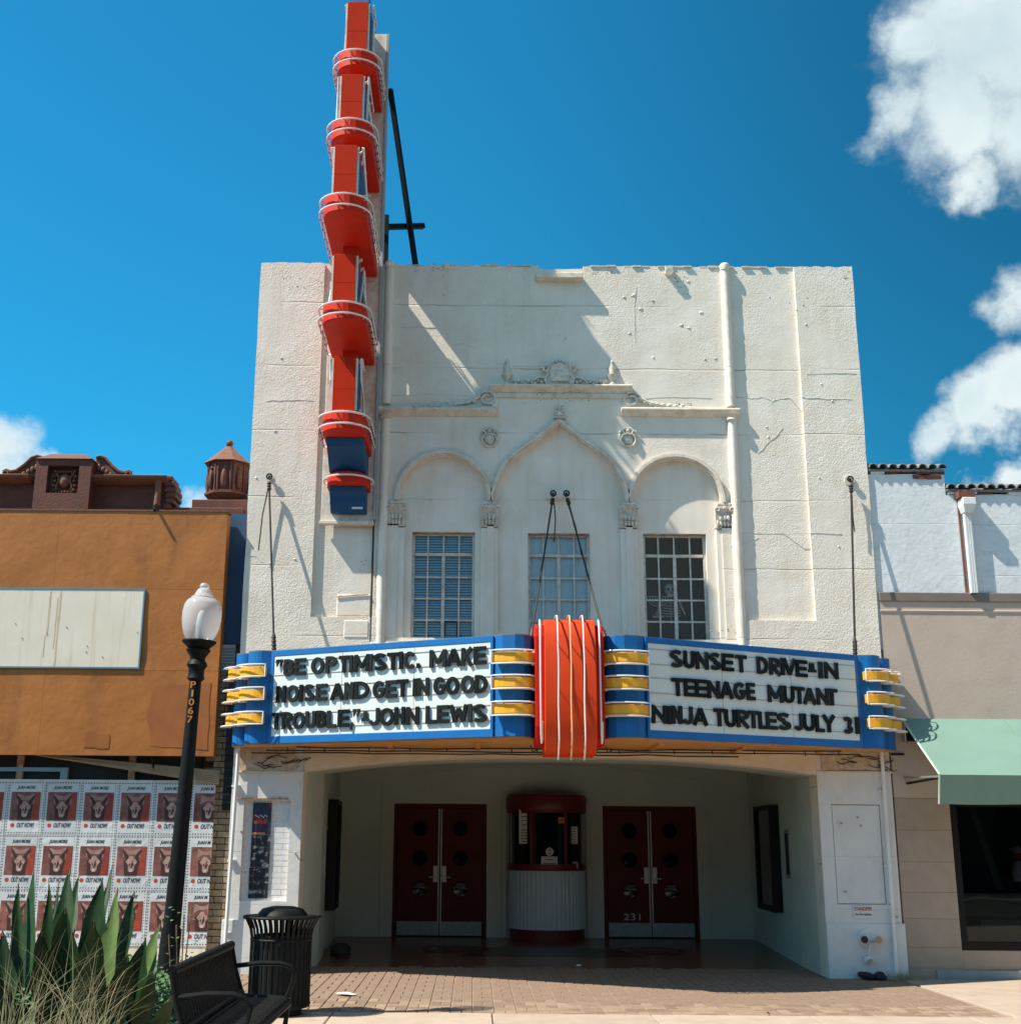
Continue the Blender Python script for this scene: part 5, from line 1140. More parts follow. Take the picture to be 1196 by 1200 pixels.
# ================================================================ POSTER CASES and other wall things
def sidecase(side, px0, px1, py0, py1, label):
    xw0 = lx0 if side < 0 else lx1; xw1 = bx0 if side < 0 else bx1
    def yw(px, off=0):       # Y where the ray through px meets the side wall
        for k in range(400):
            y = 17.1+k*.01; xw = xw0+(xw1-xw0)*(y-17.08)/(DY-17.08)-side*off
            d = WX(px, 1000, y)
            if (side < 0 and d <= xw) or (side > 0 and d >= xw): continue
            else: return y
        return 20
    return xw0, xw1
for side, lab in ((-1, 'black framed poster case on the left lobby wall'), (1, 'black framed poster case on the right lobby wall')):
    f0, f1 = (18.05, 19.15) if side < 0 else (18.35, 19.6)
    z0, z1 = (.62, 2.12) if side < 0 else (.62, 2.1)
    dx = (bx0-lx0)/(DY-17.08) if side < 0 else (bx1-lx1)/(DY-17.08)
    xw = lambda y: (lx0 if side < 0 else lx1)+dx*(y-17.08)
    dpt = .14
    t = thing('poster_case', (xw(f0), f0, z0), lab, 'poster case')
    def pr_(ya, yb_, za, zb, d0, d1):
        xs = sorted
        a0, a1 = xw(ya)-side*d0, xw(ya)-side*d1; b0, b1 = xw(yb_)-side*d0, xw(yb_)-side*d1
        pl = [(a0, ya), (a1, ya), (b1, yb_), (b0, yb_)]
        if side < 0: pl = pl
        else: pl = pl[::-1]
        return MB().plan(pl, za, zb)
    fr = MB()
    for (ya, yb_, za, zb) in ((f0, f0+.07, z0, z1), (f1-.07, f1, z0, z1), (f0+.071, f1-.071, z0, z0+.07), (f0+.071, f1-.071, z1-.07, z1)):
        m2 = pr_(ya, yb_, za, zb, .002, dpt); fr.add(m2.v, m2.f)
    obj('case_frame', fr, M_['frameblack'], t, bevel=.005)
    obj('case_back', pr_(f0+.071, f1-.071, z0+.071, z1-.071, .002, .03), M_['signblue'], t)
    m2 = pr_(f0+.2, f1-.2, z0+.2, z1-.35, .031, .035); obj('film_poster', m2, material('faded film poster', (.10, .11, .12), .6, (.25, .22, .2), 5), t)
    obj('case_glass', pr_(f0+.072, f1-.072, z0+.072, z1-.072, .10, .105), M_['glassdark'], t)
    g0, g1 = (17.5, 17.72) if side < 0 else (17.62, 17.9)
    t = thing('flyer_frame', (xw(g0), g0, 1.1), 'narrow metal flyer frame between the %s poster case and the lobby corner' % ('left' if side < 0 else 'right'), 'frame')
    obj('frame', pr_(g0, g1, 1.1, 1.75, .002, .03), M_['steel'], t); obj('flyer', pr_(g0+.04, g1-.04, 1.15, 1.7, .031, .034), M_['dark'], t)
# door stop bundle in the left lobby corner
mb = MB()
for k in range(7): mb.blob((lx0+.12+.07*random.random(), 18.0+.5*random.random(), fz(18.2)+.05), (.12, .14, .09), 8, 6)
props(obj('cloth_bundle', mb, M_['dark'], smooth=True, org=(lx0+.2, 18.2, 0)), 'dark bundle lying in the left corner of the lobby', 'bundle')
# three posters pasted in the brick niche
pcols = [((.015, .022, .06), (.55, .06, .02)), ((.014, .015, .02), (.70, .75, .80)), ((.012, .013, .018), (.66, .72, .78))]
labs = ['dark blue and red night poster, top of the pasted column', 'black and white poster in the middle of the pasted column', 'black and white poster at the foot of the pasted column']
for k, (pts) in enumerate((((295, 941), (318.5, 978)), ((293, 979), (317, 1016)), ((290.5, 1017), (315, 1053)))):
    x0, z0 = W(pts[0][0], pts[1][1], F-.01); x1, z1 = W(pts[1][0], pts[0][1], F-.01)
    t = thing('pasted_poster', ((x0+x1)/2, F-.01, z0), labs[k], 'poster')
    obj('sheet', MB().box(x0, x1, F-.012, F-.008, z0, z1), material('poster print', pcols[k][0], .45, tuple(q*1.5 for q in pcols[k][0]), 5, stain=pcols[k][1], stain_amt=1.0 if k else .8, stain_scale=(11, 11, 13) if k else (5, 5, 9)), t)
    mb = MB()
    if k == 0:
        for q in range(8): mb.box(x0+.03+(x1-x0-.07)*q/8, x0+.03+(x1-x0-.07)*q/8+.012, F-.0135, F-.0125, z1-.16-.012*(q % 3), z1-.145-.012*(q % 3))
        obj('lights_print', mb, M_['paper'], t)
        mb = MB()
        for q in range(9): xx = x0+.02+(x1-x0-.07)*q/9; mb.box(xx, xx+.02, F-.0135, F-.0125, z0+.13, z0+.15+random.random()*.05)
        obj('glow_print', mb, M_['inkred'], t)
        obj('caption_band', MB().box(x0, x1-.07, F-.014, F-.0125, z0, z0+.025), M_['amber'], t)
# standpipe connection and its sign
x, z = W(1017.5, 1100, PR-.06)
t = thing('standpipe_connection', (x, PR, z), 'twin hose standpipe inlet low on the right white pillar', 'standpipe')
obj('wall_plate', MB().tube([(x, PR-.036, z), (x, PR-.055, z)], .12, 20), M_['lower'], t, smooth=True)
for s in (-1, 1):
    cx2 = x+s*.075; obj('inlet', MB().tube([(x, PR-.05, z), (cx2, PR-.12, z), (cx2+s*.01, PR-.17, z-.005)], [.05, .045, .052], 12), M_['lower'], t, smooth=True)
    obj('inlet_cap', MB().tube([(cx2+s*.01, PR-.172, z-.005), (cx2+s*.011, PR-.185, z-.005)], .043, 12), M_['dark'] if s < 0 else M_['brass'], t)
x2, z2 = W(1017, 1124, PR-.06)
obj('drain', MB().tube([(x, PR-.09, z-.04), (x2, PR-.09, z2+.02), (x2, PR-.13, z2-.02)], [.012, .014, .035], 10).box(x2-.05, x2+.05, PR-.11, PR-.036, z2-.035, z2+.03), M_['lower'], t, smooth=True)
(xa, za), (xb, zb) = W(1000, 1076, PR-.02), W(1022, 1062, PR-.02)
t = thing('standpipe_sign', (xa, PR, za), 'small white sign reading STANDPIPE above the hose inlets', 'sign')
obj('sign_plate', MB().box(xa, xb, PR-.03, PR-.0135, za, zb), M_['signwhite'], t)
mb = MB(); put_text(mb, 'STANDPIPE', (xa+.012, PR-.0305, za+.085), (1, 0, 0), (0, 0, 1), xb-xa-.024, .045, .003, .02); obj('heading', mb, M_['inkred'], t)
mb = MB(); put_text(mb, 'For Fire Service', (xa+.02, PR-.0305, za+.03), (1, 0, 0), (0, 0, 1), xb-xa-.04, .03, .003, .01); obj('small_print', mb, M_['ink'], t)
# ================================================================ LEFT SHOP
LW, LC = 16.12, 15.84        # wall plane and cladding plane
lb = thing('left_shop', (-6, LW, 0), 'shop with brown sheet metal cladding and dark ornate terracotta parapet, left of the theatre', 'shop')
xe_t, xe_b = WX(270, 598, LC), WX(247, 885, LC)
xe = (xe_t+xe_b)/2; xw0 = -13.0
zr_ = [WZ(130, q, LC) for q in (885.5, 785.5, 690, 599)]
xs_ = [xe, WX(66, 650, LC), -8.6, -11.2, -13.0]
def crinkled(x0, x1, z0, z1, y, a=.012, nx=22, nz=9):
    """dented sheet: a shallow grid with folded-back edges"""
    ph = random.random()*9; vs = []; fs = []
    for j in range(nz+1):
        for i in range(nx+1):
            u, v = i/nx, j/nz; e = math.sin(math.pi*u)*math.sin(math.pi*v)
            d = a*(math.sin(u*7+ph)*.6+math.sin(v*5+u*3+ph*2)*.5+math.sin(u*17+v*4+ph)*.25)*min(1, e*3)
            vs.append((x0+(x1-x0)*u, y-d, z0+(z1-z0)*v))
    for j in range(nz):
        for i in range(nx): k = j*(nx+1)+i; fs.append((k, k+1, k+nx+2, k+nx+1))
    n0 = len(vs); per = [(i, 0) for i in range(nx+1)]+[(nx, j) for j in range(1, nz+1)]+[(i, nz) for i in range(nx-1, -1, -1)]+[(0, j) for j in range(nz-1, 0, -1)]
    idx = [j*(nx+1)+i for i, j in per]
    for k in idx: p = vs[k]; vs.append((p[0], y+.03, p[2]))
    m_ = len(idx)
    for q in range(m_): fs.append((idx[q], n0+q, n0+(q+1) % m_, idx[(q+1) % m_]))
    return MB().add(vs, fs)
for r in range(3):
    for c in range(4):
        x0, x1 = xs_[c+1]+.001, xs_[c]-(.001 if c else 0)
        if r == 1 and c in (0, 1):
            pass
        obj('cladding_panel', crinkled(x0, x1, zr_[r]+.0015, zr_[r+1]-.0015, LC+random.uniform(-.0005, .0005), .006 if (r or c) else .0022), M_['brown'], lb, smooth=True)
for (pts, sh) in (((( 180, 805), (247, 800), (242, 879), (176, 874), (172, 840)), 'brown'), (((100, 858), (128, 861), (126, 878), (98, 876)), 'brown')):
    lp3 = []
    for i, p in enumerate(pts):
        q = pts[(i+1) % len(pts)]
        for k in range(5): t_ = k/5; w_ = W(p[0]+(q[0]-p[0])*t_+random.uniform(-1, 1), p[1]+(q[1]-p[1])*t_+random.uniform(-1, 1), LC-.016); lp3.append(w_)
    obj('old_patch', MB().front([lp3], LC-.0042, LC-.002), material('older darker brown paint', (.37, .135, .042), .5, (.30, .105, .036), 4, spec=.25), lb)
obj('cladding_frame', MB().box(xw0, xe-.012, LC+.035, LW-.01, zr_[0]+.01, zr_[3]-.01), M_['brown'], lb)
obj('top_flashing', MB().box(xw0, xe+.01, LC-.01, LC+.2, zr_[3]+.0, zr_[3]+.022), M_['terralite'], lb)
bxr = WX(166, 740, LC-.04); zb0, zb1 = WZ(100, 783, LC-.04), WZ(100, 689, LC-.04); xm = WX(66, 740, LC-.04)
for (a, b_) in ((xm+.004, bxr-.02), (xm-1.7, xm-.004), (xm-3.5, xm-1.708)):
    obj('sign_board', crinkled(a, b_, zb0+.02, zb1-.02, LC-.016, .0012, 12, 6), M_['board'], lb, smooth=True)
obj('board_trim', MB().front([[(xm-3.52, zb0), (bxr, zb0), (bxr, zb1), (xm-3.52, zb1)], [(xm-3.5, zb0+.018), (bxr-.018, zb0+.018), (bxr-.018, zb1-.018), (xm-3.5, zb1-.018)]], LC-.021, LC-.004), M_['boardtrim'], lb)
for (px, w_, y0_, y1_) in ((67, .014, 690, 783), (64, .007, 700, 760), (55, .012, 691, 745), (53, .006, 745, 770)):
    xx = WX(px, 740, LC-.02); za_, zb_ = WZ(px, y1_, LC-.02), WZ(px, y0_, LC-.02)
    lf_ = [(xx-w_*random.uniform(.6, 1.2), za_+(zb_-za_)*k/8) for k in range(9)]; rt_ = [(xx+w_*random.uniform(.5, 1.2), za_+(zb_-za_)*k/8) for k in range(8, -1, -1)]
    obj('rust_streak', MB().front([lf_+rt_], LC-.0178, LC-.0170), material('rust streak', (.60, .42, .26), .8, (.72, .62, .48), 8), lb)
for (px, py) in ((78, 735), (102, 757), (55, 742), (101, 764), (161, 741), (26, 748), (18, 731), (120, 770)):
    x, z = W(px, py, LC-.02); obj('screw_hole', MB().tube([(x, LC-.023, z), (x, LC-.015, z)], .006, 6), M_['iron'], lb)
# lower storefront: dark opening, posts, poster hoarding, corrugated sheet
zpt0 = WZ(120, 914, LW-.08); zpb = WZ(120, 1119, LW-.08)
obj('wall', MB().box(xw0, XL-.06, LW+.12, 30, -.1, zr_[3]-.1), M_['oldbrick'], lb)
obj('storefront_recess', MB().box(xw0, XL-.45, LW+.03, LW+.119, -.1, zr_[0]+.1), M_['dark'], lb)
obj('hoarding', MB().box(xw0, WX(246, 1010, LW-.09), LW-.075, LW-.0, zpb-.3, zpt0), M_['board'], lb)
for px in (24, 155, -60): x = WX(px, 900, LW); obj('timber_post', MB().box(x-.04, x+.04, LW-.03, LW+.02, zpt0, zr_[0]+.05), M_['rust'], lb)
x = WX(78, 900, LW); obj('window_post', MB().box(x-.06, x+.03, LW-.04, LW+.02, zpt0, zr_[0]-.14), M_['ltframe'], lb)
obj('window_rail', MB().box(WX(-30, 897, LW), x+.0, LW-.035, LW+.015, zr_[0]-.19, zr_[0]-.14), M_['ltframe'], lb)
(xa, za), (xb, zb2) = W(42, 883, LW-.15), W(257, 905, LW-.15)
cor = MB(); nseg = 60
for i in range(nseg):                      # sagging corrugated strip
    pass
ribs = 7; h = .17
for r in range(ribs*4):
    u0, u1 = r/(ribs*4), (r+1)/(ribs*4)
    def pt(x, zt, u): return (x, LW-.15+.012*math.sin(u*ribs*2*math.pi), zt-h*u)
    cor.add([pt(xa, za, u0*.15), pt(xb, zb2+.02, u0), pt(xb, zb2+.02, u1), pt(xa, za, u1*.15)], [(0, 1, 2, 3)[::-1]])
obj('corrugated_strip', cor, M_['corrugated'], lb)
x = WX(177, 895, LW-.2); obj('bracket', MB().bar((x, LW-.18, zr_[0]), (x+.04, LW-.1, zpt0+.0), .025, .02), M_['iron'], lb)
# strip between the shop and the theatre: navy wall, louvre, black glazed bricks, old tan bricks
xs0 = xe_b-.02
obj('navy_wall', MB().box(xs0, XL-.035, LW+.02, LW+.118, WZ(275, 755, LW), zr_[3]+.05), M_['navy'], lb)
x0, z0 = W(257, 786, LW-.1); x1, z1 = W(275, 755, LW-.1)
lv = obj('louvre', MB().box(x0, x1, LW-.05, LW, z0, z1), M_['greyvent'], lb)
for k in range(8): zz = z0+.02+(z1-z0-.03)*k/8; obj('louvre_slat', MB().profx([(LW-.052, zz), (LW-.075, zz), (LW-.052, zz+.03)], x0+.01, x1-.01), M_['greyvent'], lv)
xbk = (WX(266, 850, LW), XL-.035); zz = WZ(270, 950, LW); col = 0
bkm = mesh_of(MB().box(.004, xbk[1]-xbk[0]-.004, 0, .06, .004, .096), M_['blacktile'], 'brick')
zq = zz
while zq < WZ(270, 790, LW): inst('glazed_brick', bkm, lb, (xbk[0], LW-.04, zq)); zq += .1
obm = mesh_of(MB().box(.004, .20, 0, .08, .004, .072), M_['oldbrick'], 'brick')
zq = -.05; r = 0
while zq < WZ(270, 790, LW):
    for c in range(2 if zq > zz else 3):
        inst('brick', obm, lb, (WX(244, 1000, LW)+.0+c*.205-(r % 2)*.1, LW-.03+random.uniform(-.008, .008), zq))
    zq += .078; r += 1
# parapet in brown terracotta
PY = 16.25
zp0 = WZ(150, 598, PY); zcor = WZ(150, 559, PY-.2)
xpe = WX(203, 575, PY)
obj('parapet_wall', MB().box(xw0, xpe-.06, PY, PY+.4, zp0-.2, zcor-.0), M_['terracotta'], lb)
obj('parapet_cornice', MB().profx([(PY+.02, zcor-.07), (PY-.08, zcor-.06), (PY-.2, zcor-.01), (PY-.22, zcor+.03), (PY+.3, zcor+.05)], WX(104, 560, PY), xpe-.05), M_['terralite'], lb, bevel=.008)
obj('parapet_cornice', MB().profx([(PY+.02, zcor-.07), (PY-.08, zcor-.06), (PY-.2, zcor-.01), (PY-.22, zcor+.03), (PY+.3, zcor+.05)], xw0, WX(40, 560, PY)), M_['terralite'], lb, bevel=.008)
obj('parapet_base', MB().box(xw0, XL-.1, PY-.03, PY+.5, zp0-.25, zp0+.04), M_['terracotta'], lb, bevel=.01)
x = WX(184, 580, PY-.15); obj('end_shaft', MB().tube([(x, PY-.12, zp0+.02), (x, PY-.12, zcor-.02)], .045, 10), M_['terralite'], lb, smooth=True)
mb = MB()
for k in range(6): t = k/5; mb.box(xpe-.1+.02*math.sin(t*6), xpe-.0+.06*math.sin(t*3.1), PY-.1, PY+.3, zp0+(zcor-zp0)*t*.95, zp0+(zcor-zp0)*(t*.95+.19))
obj('end_block', mb, M_['terracotta'], lb, bevel=.015)
(x0, _), (x1, _) = W(41, 560, PY-.25), W(106, 560, PY-.25); zt = WZ(75, 538, PY-.25); zb = WZ(75, 598, PY-.25)
pd = obj('pedestal', MB().front([[(x0, zb), (x1, zb), (x1, zt), (x0, zt)], [(x0+.16, zb+.24), (x1-.16, zb+.24), (x1-.16, zt-.09), (x0+.16, zt-.09)]], PY-.25, PY+.1), M_['terracotta'], lb, bevel=.008)
obj('pedestal_cap', MB().add([(x0-.02, PY-.28, zt), (x1+.02, PY-.28, zt), (x1+.02, PY+.15, zt), (x0-.02, PY+.15, zt), (x0+.13, PY-.12, zt+.11), (x1-.13, PY-.12, zt+.11), (x1-.13, PY+.05, zt+.11), (x0+.13, PY+.05, zt+.11)],
    [(0, 3, 2, 1), (4, 5, 6, 7), (0, 1, 5, 4), (1, 2, 6, 5), (2, 3, 7, 6), (3, 0, 4, 7)]), M_['terralite'], pd, bevel=.006)
cc_ = ((x0+x1)/2, PY-.16, (zb+.24+zt-.09)/2); mb = MB().box(x0+.155, x1-.155, PY-.12, PY-.09, zb+.23, zt-.08)
mb.blob(cc_, (.075, .06, .10), 10, 8)
for s in (-1, 1):
    for k in range(5): mb.blob((cc_[0]+s*(.13+.015*(k % 2)), cc_[1], cc_[2]-.13+.065*k), (.028, .04, .026), 7, 5)
    mb.tube([(cc_[0]+s*(.09+.02*math.sin(k)), cc_[1]-.02, cc_[2]-.13+.03*k) for k in range(9)], .014, 5)
for k in range(6): mb.blob((cc_[0]-.1+.04*k, cc_[1], cc_[2]-.155), (.02, .035, .02), 6, 5); mb.blob((cc_[0]-.08+.032*k, cc_[1]-.01, cc_[2]+.125), (.016, .03, .02), 6, 5)
obj('shield_carving', mb, M_['terralite'], pd, smooth=True)
for s in (-1, 1):                          # scrolled wings
    xo = x1 if s > 0 else x0; pts = [(0, 0), (0, .27), (.06, .285), (.13, .26), (.22, .16), (.32, .08), (.40, .06), (.46, .085), (.50, .06), (.52, 0)]
    wl = [(xo+s*(-.0+u), zcor+.03+v) for u, v in pts]; 
    wg = obj('scroll_wing', MB().front([wl], PY-.08, PY+.08), M_['terracotta'], lb, bevel=.008)
    mb = MB().tube([(p[0], PY-.09, p[1]+.005) for p in wl[1:-1]], .022, 6)
    mb.tube([(xo+s*(.46+.035*math.cos(t)), PY-.1, zcor+.07+.035*math.sin(t)) for t in [k*.7 for k in range(9)]], .016, 6)
    for k in range(4): mb.blob((xo+s*(.05+.055*k), PY-.085, zcor+.16-.03*k), (.03, .03, .055-.008*k), 7, 5)
    obj('wing_carving', mb, M_['terralite'], wg, smooth=True)
x, z = W(181, 597, LC-.02); t = thing('roof_hook', (x, LC, z), 'small dark hook at the top edge of the brown cladding', 'hook')
obj('hook_rod', MB().tube([(x, LC+.05, z+.08), (x, LC-.05, z+.03), (x+.02, LC-.085, z-.03)], .02, 6), M_['iron'], t)
# turret
x, z = W(266, 560, 16.5); ty = 16.55; zt0, zt1, zap = WZ(266, 582, 16.3), WZ(266, 538, 16.3), WZ(266, 524, 16.55)
t = thing('roof_turret', (x, ty, zt0), 'eight sided brown terracotta turret with ball finial beside the white theatre wall', 'turret')
obj('turret_pedestal', MB().box(x-.40, XL-.01, ty-.32, ty+.35, zp0-.2, zt0-.06), M_['terracotta'], t, bevel=.01)
def octa(r, off=math.pi/8): return [(x+r*math.cos(off+k*math.pi/4), ty+r*math.sin(off+k*math.pi/4)) for k in range(8)]
def ring(r0, z0, r1, z1): mb = MB(); a, b_ = octa(r0), octa(r1); mb.add([(p[0], p[1], z0) for p in a]+[(p[0], p[1], z1) for p in b_], [tuple(range(8))[::-1], tuple(range(8, 16))]+[(i, (i+1) % 8, 8+(i+1) % 8, 8+i) for i in range(8)]); return mb
obj('turret_foot', ring(.16, zt0-.06, .30, zt0+.05), M_['terracotta'], t)
obj('turret_body', ring(.27, zt0+.051, .28, zt1-.02), M_['terracotta'], t, bevel=.006)
obj('turret_sill', ring(.31, zt0+.052, .31, zt0+.09), M_['terracotta'], t, bevel=.004)
obj('turret_roof', ring(.34, zt1-.02, .05, zap), M_['terralite'], t, bevel=.004)
for k in range(8):
    a = k*math.pi/4; dx, dy = math.cos(a), math.sin(a); c = Vector((x+.262*dx, ty+.262*dy, 0)); tg = Vector((-dy, dx, 0)); hh = zt1-zt0-.17
    mb = MB()
    for s in (-1, 1): p = c+tg*s*.085; mb.tube([(p.x, p.y, zt0+.10), (p.x, p.y, zt1-.04)], .014, 6)
    mb.blob((c.x, c.y, zt0+.10+hh*.45), (.045, .045, hh*.4), 8, 7); mb.blob((c.x, c.y, zt0+.10+hh*.88), (.03, .03, .03), 6, 5)
    obj('niche_carving', mb, M_['terracotta'], t, smooth=True)
obj('turret_ball', MB().blob((x, ty, zap+.05), .052, 12, 8).tube([(x, ty, zap-.02), (x, ty, zap+.02)], .03, 8), M_['terracotta'], t, smooth=True)
# posters pasted on the hoarding: seven columns, three rows and the tops of a fourth
YP = LW-.078
px0 = WX(7.5, 950, YP); pitch = (WX(223, 950, YP)-WX(7.5, 950, YP))/5; pz = (WZ(120, 919.5, YP)-WZ(120, 1046.5, YP))/2; ztop = WZ(60, 916, YP)
dots = bpy.data.materials.new('perforated poster paper'); dots.use_nodes = True; t_ = dots.node_tree; n_ = t_.nodes; l_ = t_.links
tcn = n_.new('ShaderNodeTexCoord'); mpn = n_.new('ShaderNodeMapping'); mpn.inputs['Scale'].default_value = (1/.034,)*3; l_.new(tcn.outputs['Object'], mpn.inputs[0])
fr_ = n_.new('ShaderNodeVectorMath'); fr_.operation = 'FRACTION'; l_.new(mpn.outputs[0], fr_.inputs[0])
sb = n_.new('ShaderNodeVectorMath'); sb.operation = 'SUBTRACT'; l_.new(fr_.outputs[0], sb.inputs[0]); sb.inputs[1].default_value = (.5, .5, .5)
sx = n_.new('ShaderNodeSeparateXYZ'); l_.new(sb.outputs[0], sx.inputs[0])
so = n_.new('ShaderNodeSeparateXYZ'); l_.new(tcn.outputs['Object'], so.inputs[0])
def mm(op, a, b_=0.0):
    q = n_.new('ShaderNodeMath'); q.operation = op
    for i, s in enumerate((a, b_)):
        if isinstance(s, (int, float)): q.inputs[i].default_value = s
        else: l_.new(s, q.inputs[i])
    return q.outputs[0]
dist = mm('SQRT', mm('ADD', mm('MULTIPLY', sx.outputs[0], sx.outputs[0]), mm('MULTIPLY', sx.outputs[2], sx.outputs[2])))
dotm = mm('LESS_THAN', dist, .26)
ex = mm('ABSOLUTE', mm('SUBTRACT', so.outputs[0], pitch/2)); ez = mm('ABSOLUTE', mm('SUBTRACT', so.outputs[2], -pz/2))
edge = mm('MAXIMUM', mm('GREATER_THAN', ex, pitch/2-.036), mm('GREATER_THAN', ez, pz/2-.036))
mk = mm('MULTIPLY', dotm, edge)
mxn = n_.new('ShaderNodeMix'); mxn.data_type = 'RGBA'; l_.new(mk, mxn.inputs[0]); mxn.inputs[6].default_value = (.66, .70, .72, 1); mxn.inputs[7].default_value = (.05, .06, .07, 1)
rn_ = n_.new('ShaderNodeObjectInfo'); hv = n_.new('ShaderNodeHueSaturation'); rmp = n_.new('ShaderNodeMapRange'); rmp.inputs[3].default_value = .86; rmp.inputs[4].default_value = 1.06
l_.new(rn_.outputs['Random'], rmp.inputs[0]); l_.new(rmp.outputs[0], hv.inputs['Value']); l_.new(mxn.outputs[2], hv.inputs['Color']); l_.new(hv.outputs[0], n_['Principled BSDF'].inputs['Base Color'])
wr = n_.new('ShaderNodeTexNoise'); wr.inputs['Scale'].default_value = 5; wr.inputs['Detail'].default_value = 4; wr.inputs['Distortion'].default_value = 1.5; wg = n_.new('ShaderNodeNewGeometry'); l_.new(wg.outputs['Position'], wr.inputs['Vector'])
wb_ = n_.new('ShaderNodeBump'); wb_.inputs['Strength'].default_value = .5; wb_.inputs['Distance'].default_value = .02; l_.new(wr.outputs[0], wb_.inputs['Height']); l_.new(wb_.outputs[0], n_['Principled BSDF'].inputs['Normal']); n_['Principled BSDF'].inputs['Roughness'].default_value = .7
pic = material('poster picture red', (.30, .12, .095), .5, (.13, .045, .04), 11, bump=.3, bs=9, bdist=.01, rand=.15); picred = material('poster picture bright red', (.42, .06, .03), .5, (.22, .04, .03), 14, rand=.15)
horse = material('poster picture animal', (.55, .36, .31), .6, (.30, .14, .12), 26); hdark = material('poster picture shadow', (.055, .022, .02), .6)
def sheet_parts(wmax):
    w = min(pitch-.004, wmax); P_ = {}
    P_['sheet'] = (MB().box(.002, w, -.003, 0, -pz+.003, -.003), dots)
    a, b_ = pitch*.10, min(pitch*.90, w); t0, t1 = -pz*.2, -pz*.735
    P_['picture'] = (MB().box(a, b_, -.0045, -.0031, t1, t0), pic)
    c = pitch/2; u = pitch*.8
    def poly(pts, y): 
        pts = [(min(c+p[0]*u, b_), t1+(t0-t1)*p[1]) for p in pts]
        return MB().front([pts], y-.0008, y)
    P_['picture_glow'] = (poly([(.22, .02), (.46, .02), (.48, .97), (.36, .95), (.3, .6), (.24, .3)], -.0047), picred) if w > pitch*.9 else None
    P_['picture_shadow'] = (poly([(-.22, .0), (.20, .0), (.24, .35), (.27, .52), (.12, .60), (-.12, .60), (-.26, .50), (-.23, .3)], -.0055), hdark) if w > pitch*.6 else None
    hd = MB(); q = poly([(-.10, .18), (-.05, .12), (.05, .12), (.10, .18), (.11, .34), (.20, .46), (.15, .55), (.08, .60), (.02, .68), (-.06, .66), (-.14, .55), (-.20, .47), (-.10, .36)], -.0065); hd.add(q.v, q.f)
    if w > pitch*.6:
        P_['animal_head'] = (hd, horse)
        n1 = MB(); q = poly([(-.05, .13), (.05, .13), (.06, .19), (.03, .23), (-.03, .23), (-.06, .19)], -.0072); n1.add(q.v, q.f); P_['animal_nose'] = (n1, material('poster picture pale nose', (.62, .52, .46), .6, (.5, .38, .33), 30))
        n2 = MB(); q = poly([(-.30, .60), (-.12, .72), (.12, .72), (.30, .60), (.28, .95), (.10, .86), (-.10, .86), (-.28, .95)], -.0052); n2.add(q.v, q.f); P_['pale_backdrop'] = (n2, material('poster picture backdrop', (.42, .27, .24), .6, (.30, .15, .12), 14))
        n3 = MB(); q = poly([(-.09, .40), (-.045, .30), (-.03, .42)], -.0075); n3.add(q.v, q.f); q = poly([(.09, .40), (.045, .30), (.03, .42)], -.0075); n3.add(q.v, q.f); q = poly([(-.02, .25), (.03, .25), (.06, .50), (.03, .52)], -.0072); n3.add(q.v, q.f); P_['animal_shading'] = (n3, hdark)
    er = MB()
    for s in (-1, 1):
        q = poly([(s*.10, .58), (s*.17, .52), (s*.24, .66), (s*.34, .92), (s*.24, .84), (s*.13, .70)], -.0065); P_['animal_ear'+('' if s < 0 else '_')] = (q, hdark) if w > pitch*.9 else None

    tp_ = MB(); put_text(tp_, 'JUAN MORE' if w > pitch*.9 else 'JUAN M', (.11, -.0035, -.108), (1, 0, 0), (.22, 0, 1), (pitch-.24) if w > pitch*.9 else w-.14, .052, .001, .03); P_['title'] = (tp_, M_['ink'])
    tp2 = MB(); put_text(tp2, 'OUT NOW!' if w > pitch*.9 else 'OUT N', (.14, -.0035, t1-.085), (1, 0, 0), (.15, 0, 1), (pitch-.25) if w > pitch*.9 else w-.14, .058, .001, .03); P_['caption'] = (tp2, M_['ink'])
    sl = MB()
    for k in range(14): pass
    sl.tube([(.09, -.003, t1-.058), (.09, -.0042, t1-.058)], .026, 14); P_['red_seal'] = (sl, M_['inkred'])
    return {k: (mesh_of(v[0], v[1], k)) for k, v in P_.items() if v}
full = sheet_parts(9); xend = WX(253, 915, YP)
rows_l = ['top', 'middle', 'bottom']
for r in range(3):
    for c in range(-1, 6):
        w_av = pitch
        if c == 5: w_av = xend-.10*0-(px0+5*pitch)-(.045*r)*0
        x, z = px0+c*pitch, ztop-r*pz
        t = thing('donkey_poster', (x, YP, z), None, 'poster', 'music posters pasted on the hoarding')
        vis_ = c >= -1
        near_ = 'fourth' 
        if c == 5: lab = 'cropped red donkey head poster at the right end of the %s hoarding row' % rows_l[r]
        elif c == 4: lab = 'red donkey head poster partly behind the lamp post, %s hoarding row' % rows_l[r]
        elif c < 0: lab = 'red donkey head poster beyond the left frame edge on the hoarding, %s row' % rows_l[r] if c < -1 else 'red donkey head poster cut by the left frame edge, %s hoarding row' % rows_l[r]
        else: lab = 'red donkey head poster, %s whole one from the left in the %s hoarding row' % (('first', 'second', 'third', 'fourth')[c], rows_l[r])
        t['label'] = lab
        parts = full if c < 5 else sheet_parts(w_av-.04*r*0)
        for k, me in parts.items(): inst(k.strip('_'), me, t, (x, YP, z))
        t.rotation_euler = (0, random.uniform(-.006, .006), 0); t.location.y -= random.uniform(0, .002)

